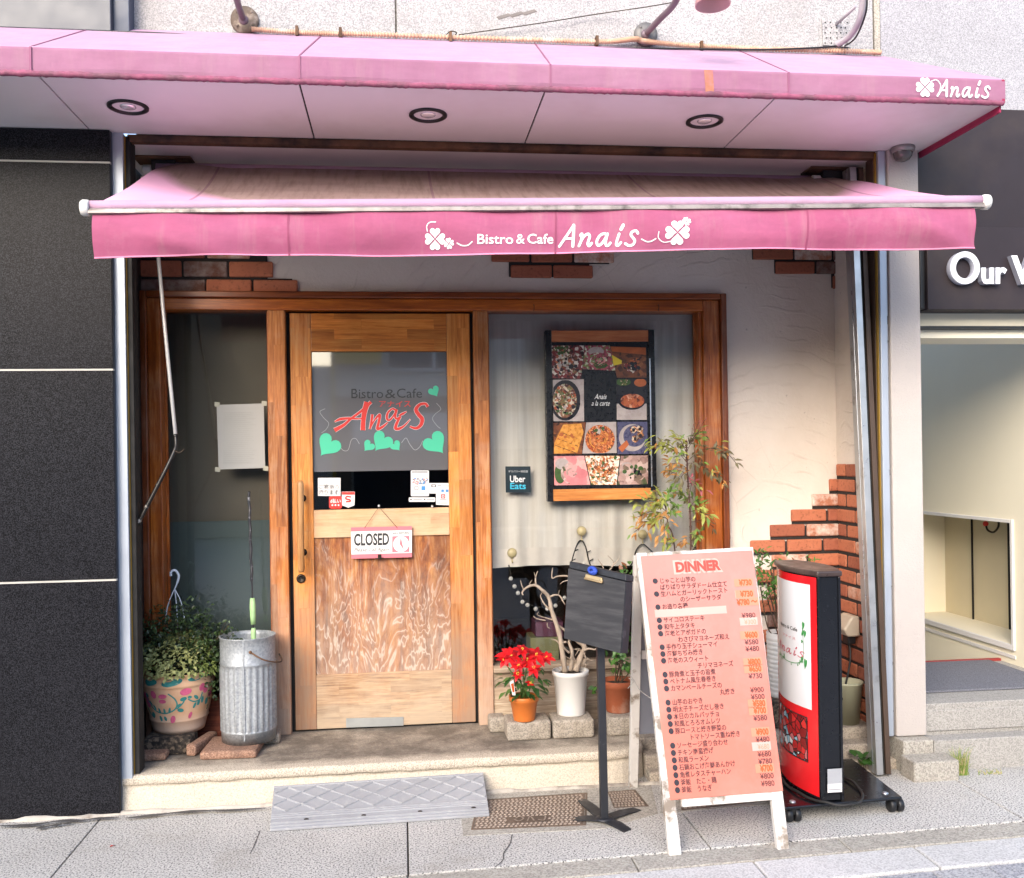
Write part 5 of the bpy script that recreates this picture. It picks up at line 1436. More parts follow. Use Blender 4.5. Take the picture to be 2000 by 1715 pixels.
for k in range(-3, 9):
    for sg in (1, -1):
        u0 = (k + .5) / nd_; u1 = u0 + sg * 2 / nd_
        a0_, a1_ = (u0, lo), (u1, hi)
        def clip(p, q):
            ts = [0, 1]
            du = q[0] - p[0]
            t0, t1 = 0.0, 1.0
            for lim, s_ in ((0.008, 1), (.992, -1)):
                tt = (lim - p[0]) / du
                if (du * s_) > 0: t0 = max(t0, tt) if s_ > 0 and du > 0 or s_ < 0 and du < 0 else t0
                else: t1 = min(t1, tt)
            return t0, t1
        t0, t1 = clip(a0_, a1_)
        if t1 - t0 > .05: rib(a0_[0] + (a1_[0] - a0_[0]) * t0, lo + (hi - lo) * t0, a0_[0] + (a1_[0] - a0_[0]) * t1, lo + (hi - lo) * t1)
for v_ in (.05, .12, .27, .31): rib(.002, v_, .998, v_)
b.build('rib', m_ramp, rm)['kind'] = 'stuff'
b = MB()
for u_ in (.42, .68, .93, .16): 
    p = rp(u_, .16, .001); b.lathe(p, [(.009, .0), (.009, .002), (.004, .0025), (.0001, .001)], 12)
b.build('bolt', m_bronze, rm)
m_iron = plain('rusty cast iron', '#6f5f52', .7, .15, .2, 14, '#4f443c', (6, .45, .7), .4, 90)
m_ironp = plain('worn iron stud', '#96877a', .6, .2, .15, 20)
def cover(label, corners, studs, zt=.003):
    c = sum(corners, Vector()) / 4
    cv = thing('access_cover', label, 'cover', (c.x, c.y, 0))
    A, B_, Cc, D = corners
    def m2(u, v, h=0): 
        p = A.lerp(B_, u).lerp(D.lerp(Cc, u), v); return Vector((p.x, p.y, zt + h))
    b = MB(); b.slab([m2(0, 0), m2(1, 0), m2(1, 1), m2(0, 1)], (0, 0, -.03), 0)
    for q in (((-.02, -.04), (1.02, -.04), (1.02, -.008), (-.02, -.008)), ((-.02, 1.008), (1.02, 1.008), (1.02, 1.04), (-.02, 1.04)), ((-.022, -.008), (-.004, -.008), (-.004, 1.008), (-.022, 1.008)), ((1.004, -.008), (1.022, -.008), (1.022, 1.008), (1.004, 1.008))):
        b.slab([m2(*p, .001) for p in q], (0, 0, -.02), 0)
    b.build('plate', m_iron, cv)
    b = MB(); random.seed(1)
    nu_, nv_ = studs
    for j in range(nv_):
        for i in range(nu_):
            u, v = (i + .5 + (.5 if j % 2 else 0) * .6) / (nu_ + .6), (j + .5) / nv_
            if .30 < u < .68 and (.12 < v < .36 and nv_ > 8): continue
            d = .5 / nu_
            b.add([m2(u - d * .9, v - .25 / nv_, .0), m2(u + d * .4, v - .42 / nv_, 0), m2(u + d * .9, v + .25 / nv_, 0), m2(u - d * .4, v + .42 / nv_, 0), m2(u - d * .5, v - .1 / nv_, .0028), m2(u + d * .3, v - .25 / nv_, .0028), m2(u + d * .5, v + .1 / nv_, .0028), m2(u - d * .3, v + .25 / nv_, .0028)],
                  [(4, 5, 6, 7), (0, 1, 5, 4), (1, 2, 6, 5), (2, 3, 7, 6), (3, 0, 4, 7)], 0)
    b.build('stud', m_ironp, cv)['kind'] = 'stuff'
    return cv, m2
c1, m2 = cover('large rusty iron cover with slanted studs beside the ramp', [G(925, 1620), G(1140, 1611), G(1143, 1552), G(938, 1566)], (24, 15))
b = MB(); b.ribbon([(.36, .22), (.40, .16), (.44, .24), (.40, .31), (.37, .26)], .016, lambda u, v, o=0: m2(u, v, .0035 - o)); b.ribbon([(.48, .15), (.50, .3), (.54, .16)], .014, lambda u, v, o=0: m2(u, v, .0035 - o)); b.ribbon([(.58, .18), (.63, .15), (.64, .28), (.59, .31)], .016, lambda u, v, o=0: m2(u, v, .0035 - o)); b.build('emblem', m_ironp, c1)
cover('small square rusty iron cover behind the black stand foot', [G(1200, 1578), G(1265, 1575), G(1240, 1545), G(1188, 1549)], (9, 7))
cover('flat rusty cover in shade behind the menu board legs', [G(1335, 1582), G(1520, 1562), G(1500, 1528), G(1325, 1542)], (20, 10))
b = MB()                                                     # cement bed round the covers
b.slab([G(905, 1632, .0022), G(1180, 1618, .0022), G(1285, 1588, .0022), G(1272, 1534, .0022), G(1180, 1538, .0022), G(935, 1552, .0022), G(900, 1592, .0022)], (0, 0, -.01))
b.slab([G(1290, 1588, .0022), G(1535, 1568, .0022), G(1560, 1520, .0022), G(1290, 1534, .0022)], (0, 0, -.01))
struct(b.build('cement_patch', m_conc), 'smooth cement patch around the iron covers')
m_crk = plain('dark crack', '#4b4846', .9)
b = MB(); b.ribbon([(1000, 1630), (996, 1648), (984, 1666), (982, 1680), (966, 1694)], [2.2, 1.6, 2.4, 1.6, 1.0], lambda a, c, o=0: G(a, c, .0016 - o)); b.ribbon([(508, 1622), (497, 1650), (488, 1668)], [1.2, 1.6, .8], lambda a, c, o=0: G(a, c, .0016 - o))
for pts in ([(0, 1613), (60, 1611), (118, 1603), (160, 1602), (190, 1598), (232, 1597)], [(245, 1598), (300, 1592), (345, 1587), (400, 1583), (440, 1583), (520, 1578)], [(70, 1618), (110, 1611), (140, 1607)]):
    b.ribbon(pts, [1.5, 5, 2, 5, 1.5, 4, 1], lambda a, c, o=0: G(a, c, .0105 + random.uniform(0, .001) - o), n=6)
struct(b.build('pavement_crack', m_crk), 'thin dark cracks in the pavement slabs')

# ================================================================ bricks and blocks that carry the pots
M_BLK = [granite('grey block', '#7d766d', '#988f83', '#a79e92', 170, .9, .4, '#6c6254', (6, .5, .75)), granite('brown block', '#75594b', '#906d5b', '#a3836f', 170, .9, .4, '#5a4a40', (6, .5, .75)), granite('soot block', '#1d1a18', '#3a332d', '#6a5c4e', 60, .95, .5)]
BG = 'bricks and blocks under the pots'
def block(label, px0, px1, pyb, z0, h, d, m, rot=0):
    a = G(px0, pyb, z0); c = G(px1, pyb, z0); y = (a.y + c.y) / 2; w_ = abs(c.x - a.x); cxx = (a.x + c.x) / 2
    T = Matrix.Translation((cxx, y + d / 2, z0)) @ Matrix.Rotation(rot, 4, 'Z')
    b = MB(); b.box(-w_ / 2, w_ / 2, -d / 2, d / 2, .0008, h, 0, T)
    o = b.build('paving_block', M_BLK[m], None, (cxx, y + d / 2, z0), bevel=.011)
    tag(o, label, 'block', BG); return (cxx, y + d / 2, z0 + h)
block('broken pale brick flat on the step below the sooty block', 268, 322, 1488, FZ, .03, .1, 1, .03)
b_pot = block('sooty black block directly under the painted clay pot', 281, 372, 1476, FZ, .075, .14, 2, -.02)
block('brown brick standing between the painted pot and the metal bin', 374, 395, 1478, FZ, .05, .22, 1, -.25)
b_bin = block('flat reddish brick under the metal bin', 393, 502, 1484, FZ, .036, .24, 1, -.04)
b_poin = block('pale grey block under the poinsettia pot', 990, 1078, 1447, FZ, .085, .15, 0, .01)
b_wht = block('pale grey block under the white pot', 1080, 1163, 1443, FZ, .085, .15, 0, -.01)
block('small grey block beside the right doorpost', 956, 988, 1432, FZ, .072, .09, 0, .04)
b_ter = block('grey block under the old terracotta pot', 1186, 1245, 1438, FZ, .085, .15, 0, .03)
block('grey brick at the foot of the left doorpost behind the bin', 500, 545, 1455, FZ, .045, .1, 0, .05)
b_rib = block('dark grey block under the white ribbed pot', 1470, 1545, 1425, FZ, .13, .2, 2, 0)
T = None

# ================================================================ metal bin with a rod in it
m_galv = NT('galvanised steel')
c_ = m_galv.ramp(m_galv.vor(120, None, 'Color'), [(.1, '#8c9196'), (.9, '#a9aeb3')])
c_ = m_galv.mix(m_galv.ramp(m_galv.noise(6, 5, .6), [(.5, 0.0), (.8, .5)]), c_, '#6a7077')
m_galv = m_galv.out(c_, .5, .35)
q = G(478, 1457, b_bin[2]); bx, by = q.x, q.y + .118
bn = thing('metal_bin', 'tall galvanised fluted bin beside the door', 'bin', (bx, by, b_bin[2]))
z0 = b_bin[2]; H_ = P(478, 1240, by).z - z0 + .0
def flute(r, z, a): return r + (.0042 * math.sin(a * 26) if .12 < (z / H_) < .72 else 0)
b = MB()
pr = [(.0001, .004), (.112, .004), (.116, .0), (.117, .01), (.1175, .09 * H_ / .5), (.121, .098 * H_ / .5), (.1175, .106 * H_ / .5), (.1175, .125 * H_)]
pr = [(r, z) for r, z in pr]
pr = [(.0001, .004), (.112, .004), (.117, .0), (.1175, .10 * H_), (.1215, .108 * H_), (.1175, .117 * H_), (.118, .125 * H_), (.118, .4 * H_), (.118, .7 * H_), (.1185, .735 * H_), (.1225, .745 * H_), (.1185, .757 * H_), (.119, .9 * H_), (.119, .985 * H_), (.1225, .992 * H_), (.1225, H_), (.116, H_), (.115, .96 * H_), (.113, .3 * H_), (.0001, .02 * H_)]
b.lathe((bx, by, z0), pr, 104, 0, None, lambda r, z, a: flute(r, z, a) if r > .11 else r)
b.box(bx - .003, bx + .003, by - .1215, by - .117, z0 + .02, z0 + .985 * H_)
b.build('body', m_galv, bn)
b = MB(); b.tube(smooth3([(bx + .03, by - .119, z0 + .88 * H_), (bx + .09, by - .12, z0 + .80 * H_), (bx + .15, by - .05, z0 + .75 * H_), (bx + .13, by + .05, z0 + .78 * H_)]), .0035, 8); b.ball((bx + .03, by - .12, z0 + .88 * H_), .007); b.build('handle', m_rust, bn)
rd = thing('twisted_rod', 'thin twisted metal rod with green tape standing in the bin', 'rod', (bx + .02, by + .02, z0 + .02))
b = MB(); rt = P(486, 960, by + .06); rb0 = Vector((bx + .03, by + .02, z0 + .03))
pts = []; rs = []
for i in range(121):
    f = i / 120; p = rb0.lerp(rt, f); tw = f * 75
    k = .0016 if f > .6 else .0003
    pts.append(p + Vector((k * math.cos(tw), k * math.sin(tw), 0))); rs.append(.0065 if f > .62 else .0038)
b.tube(pts, rs, 8); b.build('shaft', plain('worn dark steel', '#37383d', .4, .4, .25, 40, '#a8a9ae', (30, .58, .66)), rd)
b = MB()
for (fa, fb, r_) in ((.44, .55, .013), (.36, .425, .011)):
    a_, c_2 = rb0.lerp(rt, fa), rb0.lerp(rt, fb); b.tube([a_, a_.lerp(c_2, .3), a_.lerp(c_2, .7), c_2], [r_ * .85, r_, r_ * 1.05, r_ * .8], 9)
b.build('green_tape', plain('green tape', '#9fc48a', .6, 0, .1, 30), rd)

# ================================================================ black menu stand
ms = thing('menu_stand', 'black menu stand with a tilted clip box on a cross foot', 'menu stand', G(1180, 1592))
m_mst = plain('black painted steel', '#22242a', .5, .1, .15, 10, '#3c3d42', (20, .58, .7)); m_slate = NT('scuffed blackboard')
c_ = m_slate.mix(m_slate.ramp(m_slate.noise(5, 5, .65, m_slate.map((1, 1, 9))), [(.45, 0.0), (.75, .6)]), '#232327', '#4c4b4d')
m_slate = m_slate.out(c_, .6)
ctr = G(1180, 1596, .02)
b = MB()
for px, py in ((1120, 1600), (1245, 1580), (1226, 1622), (1135, 1562)):
    e_ = G(px, py, .003); d = (e_ - Vector((ctr.x, ctr.y, .003))); L_ = d.length; d.normalize(); s_ = Vector((-d.y, d.x, 0)) * .024
    a = Vector((ctr.x, ctr.y, .016)) + d * .02; m_ = ctr + d * L_ * .6; m_.z = .013
    e2 = Vector((e_.x, e_.y, .004))
    vs = [a - s_, a + s_, m_ + s_, m_ - s_, e2 + s_ * .85, e2 - s_ * .85]
    dn = Vector((0, 0, -.005))
    b.add(vs + [v + dn for v in vs], [(0, 1, 2, 3), (3, 2, 4, 5), (7, 6, 9, 8), (8, 9, 11, 10), (0, 3, 9, 6), (3, 5, 11, 9), (1, 7, 8, 2), (2, 8, 10, 4), (5, 4, 10, 11)], 0)
b.lathe((ctr.x, ctr.y, .012), [(.033, 0), (.033, .006), (.02, .009), (.0001, .009)], 20)
b.build('cross_foot', m_mst, ms)
b = MB(); pt = P(1172, 1262, ctr.y); 
b.slab([Vector((ctr.x - .0145, ctr.y - .0145, .02)), Vector((ctr.x + .0145, ctr.y - .0145, .02)), Vector((pt.x + .0145, ctr.y - .0145, pt.z + .1)), Vector((pt.x - .0145, ctr.y - .0145, pt.z + .1))], (0, .029, 0))
b.build('post', m_mst, ms, bevel=.002)
yl, yr = ctr.y + .02, ctr.y - .19
A = P(1110, 1110, yl + .02); B_ = P(1221, 1136, yr + .02); Cc = P(1211, 1276, yr - .02); D = P(1101, 1247, yl - .02)
n_ = (B_ - A).cross(D - A).normalized()
if n_.y < 0: n_ = -n_
b = MB(); f_ = .006
b.slab([A + n_ * .006, B_ + n_ * .006, Cc + n_ * .006, D + n_ * .006], n_ * .045, 0)
u_ = (B_ - A).normalized(); v_ = (A - D).normalized()
b.slab([A + v_ * .028 + n_ * .004, B_ + v_ * .026 + n_ * .004, B_ + v_ * .002 + n_ * .004, A + v_ * .002 + n_ * .004], n_ * .05, 0)
b.build('menu_box', m_mst, ms, bevel=.003)
b = MB(); b.slab([A, B_, Cc, D], n_ * .004, 0); b.build('blackboard', m_slate, ms, bevel=.001)
b = MB()
def bp(a, c, o=0): return A + (B_ - A) * a + (D - A) * c - n_ * (.002 + o)
b.slab([bp(.34, .02), bp(.62, .02), bp(.64, .09), bp(.33, .09)], -n_ * .006, 0); b.tube([bp(.33, .085, .008), bp(.64, .085, .008)], .004, 8); b.build('clip', plain('brass clip', '#b79e78', .35, .7, .1, 20), ms, bevel=.001)
b = MB()
for k in range(14):
    a = R(26 * k); b.tube(smooth3([bp(.47, -.05), bp(.47 + .07 * math.cos(a), -.05 + .05 * math.sin(a), .01), bp(.47 + .04 * math.cos(a + .8), -.05 + .03 * math.sin(a + .8), .02)]), .0045, 6)
b.build('blue_tie', plain('blue ribbon', '#2c4aa8', .6), ms)

# ================================================================ A-board
ab = thing('menu_board', 'salmon pink DINNER menu A-board with white legs', 'menu board', (1.1, 3.5, 0))
TLp, TRp = P(1243, 1079, 3.62), P(1471, 1068, 3.62)
FLp, FRp = G(1320, 1670, .0), G(1533, 1661, .0)
up_ = (TLp - FLp); nA = (TRp - TLp).cross(up_).normalized()
if nA.y > 0: nA = -nA
p0A = TLp.copy()
def pa(a, c, off=0): return RP(a, c, p0A, nA) + nA * (-off)  # photo pixel on the board plane
TL, TR, BL, BR = pa(1243, 1080), pa(1471, 1068), pa(1307, 1563), pa(1530, 1545)
m_wwood = wood('chipped white painted wood', '#8c7f72', '#c9c4be', '#d2cec9', 'z', .7, None)
m_wwood2 = plain('flaking white paint', '#cbc7c2', .6, 0, .08, 12, '#84776a', (9, .54, .64), .3, 60)
uA = (TR - TL).normalized(); vA = (TL - BL).normalized()
def pab(a, c, off=0): return TL.lerp(TR, a).lerp(BL.lerp(BR, a), c) - nA * off
b = MB()
eL, eR = .088, .085
# legs (stiles of the front frame)
for (t_, f_, sgn, nm) in ((TL, pa(1308, 1672), 1, 0), (TR, pa(1543, 1662), -1, 0)):
    b = MB(); w_ = uA * (.044 * sgn)
    b.slab([t_, t_ + w_, f_ + w_, f_], -nA * .028, 0); b.build('leg', m_wwood2, ab, bevel=.003)
b = MB(); o_ = uA * .0445
b.slab([TL + o_, TR - o_, TR - o_ - vA * .03, TL + o_ - vA * .03], -nA * .028, 0)
b.build('crossbar', m_wwood2, ab, bevel=.003); b = MB()
b.slab([pab(.0, .98) + o_, pab(1, .98) - o_, pab(1, 1.03) - o_, pab(0, 1.03) + o_], -nA * .028, 0)
b.build('crossbar', m_wwood2, ab, bevel=.003)
t = NT('salmon board')
c_ = t.mix(t.mr(t.xyz()[2], .9, .35), '#c47a70', '#c66f5d')
c_ = t.mix(t.ramp(t.noise(3, 5, .7), [(.45, 0.0), (.8, .3)]), c_, '#d9a8a0')
m_sal = t.out(c_, .4)
b = MB(); b.slab([pab(.03, .016, -.004), pab(.985, .016, -.004), pab(.995, 1.0, -.004), pab(.008, 1.0, -.004)], -nA * .0038, 0)
pn = b.build('panel', m_sal, ab, bevel=.001)
# rear frame and panel
RLp = G(1230, 1540); RRp = RLp + (FRp - FLp) * .98
RLt, RRt = TL - nA * .032 - Vector((0, 0, .004)), TR - nA * .032 - Vector((0, 0, .004))
dn_ = Vector((0, .03, 0))
for (t_, f_, sgn) in ((RLt, RLp, 1), (RRt, RRp, -1)):
    b = MB(); w_ = uA * (.036 * sgn); b.slab([t_, t_ + w_, f_ + w_, f_], dn_, 0); b.build('leg', m_wwood2, ab, bevel=.003)
def rr(a, c, off=0): return RLt.lerp(RRt, a).lerp(RLp.lerp(RRp, a), c) + Vector((0, off, 0))
b = MB(); b.slab([rr(.09, .395), rr(.91, .395), rr(.91, .43), rr(.09, .43)], dn_, 0); b.build('crossbar', m_wwood2, ab); b = MB(); b.slab([rr(.09, .03), rr(.91, .03), rr(.91, .07), rr(.09, .07)], dn_, 0); b.build('crossbar', m_wwood2, ab)
b = MB(); b.slab([rr(.09, .07, .012), rr(.91, .07, .012), rr(.91, .76, .012), rr(.09, .76, .012)], (0, .006, 0), 0); b.build('rear_panel', plain('blue grey back panel', '#6b6e78', .6, 0, .08, 5), ab)
b = MB(); a_ = P(1222, 1318, 3.82); b.tube(smooth3([rr(.02, .52, -.004), rr(.05, .55, -.05), pab(-.0, .62, .01)]), .0018, 5)
for k in range(5): b.tube([rr(.02, .52, -.004), rr(.02, .52, -.004) + Vector((random.uniform(-.03, .01), -.005, random.uniform(-.03, .03)))], .0012, 4)
b.build('tie_string', plain('white string', '#b9b7b4', .8), ab)
# writing: regular lines in board coordinates
def uv_of(px, py):
    p = RP(px, py, p0A, nA); u = .5; v = .5
    for _ in range(20):
        e_ = pab(u, v) - p; du = pab(u + 1e-3, v) - pab(u, v); dv = pab(u, v + 1e-3) - pab(u, v)
        M_ = np.array([[du.x, dv.x], [du.z, dv.z]]) / 1e-3
        s_ = np.linalg.solve(M_, np.array([e_.x, e_.z])); u -= s_[0]; v -= s_[1]
    return u, v
uA0, vA0 = uv_of(1279, 1135.6); uA30, vA30 = uv_of(1322.4, 1543.4)
BW = (TR - TL).length; BH = (TL - BL).length
def line(i): return vA0 + (vA30 - vA0) * i / 30
def ub(i): return uA0 + (uA30 - uA0) * i / 30
dv_ = (vA30 - vA0) / 30
m_txt = plain('dark maroon lettering', '#4a2226', .5); m_or = plain('orange price', '#b8501c', .5); m_tape = plain('white tape', '#bc9f95', .5, 0, .03); m_tapo = plain('peach tape', '#cc8266', .5, 0, .05); m_bul = plain('black dot', '#221c26', .5)
def pm(a, c, o=0): return pab(a, c, -.0058 + o)
b = MB()
rows = [(0, 1, 0, 'じゃこと山芋の'), (1, 0, 0, 'ばりばりサラダドーム仕立て'), (2, 1, 0, '生ハムとガーリックトースト'), (3, 0, 3.6, 'のシーザーサラダ'), (4, 1, 0, 'お造り各種'), (6, 1, 0, 'サイコロステーキ'), (7, 1, 0, '和牛上タタキ'), (8, 1, 0, '海老とアボガドの'), (9, 0, 2.4, 'わさびマヨネーズ和え'),
        (10, 1, 0, '手作り玉子シューマイ'), (11, 1, 0, '海鮮ちぢみ焼き'), (12, 1, 0, '海老のスウィート'), (13, 0, 5.6, 'チリマヨネーズ'), (14, 1, 0, '豚角煮と玉子の旨煮'), (15, 1, 0, 'ベトナム風生春巻き'), (16, 1, 0, 'カマンベールチーズの'), (17, 0, 9.4, '丸焼き'), (18, 1, 0, '山芋のおやき'), (19, 1, 0, '明太子チーズだし巻き'),
        (20, 1, 0, '本日のカルパッチョ'), (21, 1, 0, '和風とろろオムレツ'), (22, 1, 0, '豚ロースと焼き野菜の'), (23, 0, 2.6, 'トマトソース重ね焼き'), (24, 1, 0, 'ソーセージ盛り合わせ'), (25, 1, 0, 'チキン南蛮揚げ'), (26, 1, 0, '和風ラーメン'), (27, 1, 0, '石鍋おこげ海鮮あんかけ'), (28, 1, 0, '角煮レタスチャーハン'), (29, 1, 0, '釜飯　たこ・鶏'), (30, 1, 0, '釜飯　うなぎ')]
em_u = .0445
for i, bul, ind, s_ in rows:
    v = line(i)
    if bul: b.disc(pm, ub(i), v, .0215, .0215 * BW / BH * 1.05, 1, n=16)
    b.text(s_, pm, ub(i) + .034 + ind * em_u, em_u, v + dv_ * .36, -dv_ * .92, 0, bold=.012, fit=False)
pu2 = uv_of(1468, 1203)[0]
prices = [(1, '¥730', 2), (2.75, '¥730', 2), (4, '¥780 ～', 2), (6, '¥980', 0), (9, '¥600', 2), (10, '¥580', 0), (11, '¥480', 0), (13, '¥800', 2), (14, '¥650', 2), (15, '¥730', 0), (17, '¥900', 0), (18, '¥500', 0), (19, '¥580', 2), (20, '¥700', 2), (21, '¥580', 0), (23, '¥900', 2), (24, '¥480', 0), (26, '¥680', 0), (27, '¥780', 0), (28, '¥700', 2), (29, '¥800', 0), (30, '¥980', 0)]
for i, s_, m in prices:
    v = line(i); r_ = .945 - .02 * (i / 30); 
    if s_.endswith('～'): r_ += .03
    if m == 2: b.rect(pm, r_ - .15, v - dv_ * .62, r_ + .012, v + dv_ * .58, 4, .0003); b.text(s_, pm, r_, .052, v + dv_ * .42, -dv_ * 1.2, 2, bold=.045, fit=False, al='R')
    else: b.text(s_, pm, r_, .058, v + dv_ * .42, -dv_ * 1.05, 0, bold=.008, fit=False, al='R')
for (i0, u0_, u1_, m) in ((5, .085, .70, 3), (7, .80, .955, 3), (25, .77, .935, 3), (2.8, .79, .955, 3)): b.rect(pm, u0_, line(i0) - dv_ * .62, u1_, line(i0) + dv_ * .55, m, .0005)
b.text('¥300', pm, .94, .05, line(7) + dv_ * .4, -dv_ * 1.0, 4, fit=False, al='R'); b.text('¥680', pm, .92, .05, line(25) + dv_ * .4, -dv_ * 1.0, 4, fit=False, al='R')
u0_, vt = uv_of(1320, 1119); u1_, vt2 = uv_of(1405, 1092)
b.text('DINNER', lambda a, c, o=0: pm(a, c, .0012), u0_ - .018, u1_ + .018, vt + .008, vt2 - vt - .012, 3, bold=.14); b.text('DINNER', pm, u0_, u1_, vt, vt2 - vt + .004, 5, bold=.05)
b.build('menu_lettering', [m_txt, m_bul, m_or, m_tape, m_tapo, plain('red title', '#cf3f33', .5)], pn)

# ================================================================ rolling light-box sign
sg = thing('rolling_sign', 'red and white curved standing sign on a black wheeled base', 'sign', (1.68, 3.65, 0))
m_sgk = plain('gloss black shell', '#15171c', .22, .1, .1, 10, '#4a4d54', (22, .68, .74)); m_sgr = plain('red acrylic', '#d81f26', .18, 0, .04); m_sgw = plain('white acrylic', '#d9dadf', .18, 0, .02)
FLc, FRc = G(1533, 1577, .066), G(1762, 1556, .066)
BRc = G(1664, 1481, .066); BLc = FLc + (BRc - FRc)
b = MB(); b.slab([FLc, FRc, BRc, BLc], (0, 0, -.012)); base = b.build('base_plate', m_sgk, sg, bevel=.004)
b = MB()
for c in (FLc.lerp(BRc, .1), FRc.lerp(BLc, .1)): b.lathe(c + Vector((0, 0, .0)), [(.012, 0), (.012, .003), (.005, .006), (.0001, .006)], 12)
b.build('bolt', m_alu, base)
cen = (FLc + BRc) / 2
for c in (FLc.lerp(BRc, .055), FRc.lerp(BLc, .06), BRc.lerp(FLc, .06), BLc.lerp(FRc, .06)):
    b = MB(); 
    for dx in (-.016, .016): b.lathe((c.x + dx + .012, c.y, .0265), [(.0001, -.011), (.024, -.011), (.0265, -.007), (.0265, .007), (.024, .011), (.0001, .011)], 22, 0, Tx)
    b.box(c.x - .001, c.x + .025, c.y - .014, c.y + .016, .03, .053, 0); b.build('caster', m_black_p, sg)
# body outline in plan: long axis runs back from the street
zb_s, zt_s = .070, P(1622, 1126, 3.46).z
yn, yf = 3.455, 3.855
def cx_at(py_, Y): return 0
xn0, xn1 = P(1601, 1300, yn).x, P(1641, 1300, yn).x
xc_ = (xn0 + xn1) / 2; hw_ = (xn1 - xn0) / 2; bulge = .040
def side(s_, side_=-1, dx=0.0):
    y = yn + (yf - yn) * s_; return Vector((xc_ + side_ * (hw_ + bulge * math.sin(math.pi * s_) + dx), y, 0))
out_ = [side(i / 24, -1) for i in range(25)] + [side(1 - i / 24, 1) for i in range(25)]
b = MB()
b.slab([p + Vector((0, 0, zb_s)) for p in out_], (0, 0, zt_s - zb_s), 0)
for sd in (-1, 1):
    b.box(xc_ + sd * hw_ - .006, xc_ + sd * hw_ + .004, yn - .008, yn + .006, zb_s, zt_s, 0)
bd = b.build('body', m_sgk, sg, bevel=.003)
b = MB()
lid = [side(i / 24, -1, .010) + Vector((0, (-.01 if i == 0 else (.01 if i == 24 else 0)), 0)) for i in range(25)] + [side(1 - i / 24, 1, .010) + Vector((0, (-.01 if i == 24 else (.01 if i == 0 else 0)), 0)) for i in range(25)]
b.slab([p + Vector((0, 0, zt_s + .0004)) for p in lid], (0, 0, .022), 0)
b.build('lid', plain('brown black lid', '#3b302e', .35, 0, .2, 8, '#5a4a44', (5, .5, .7)), sg, bevel=.006)
def face(s_, z, off=0.0, sd=-1): p = side(s_, sd, .003); p.x += sd * off * -1; p.z = z; return p
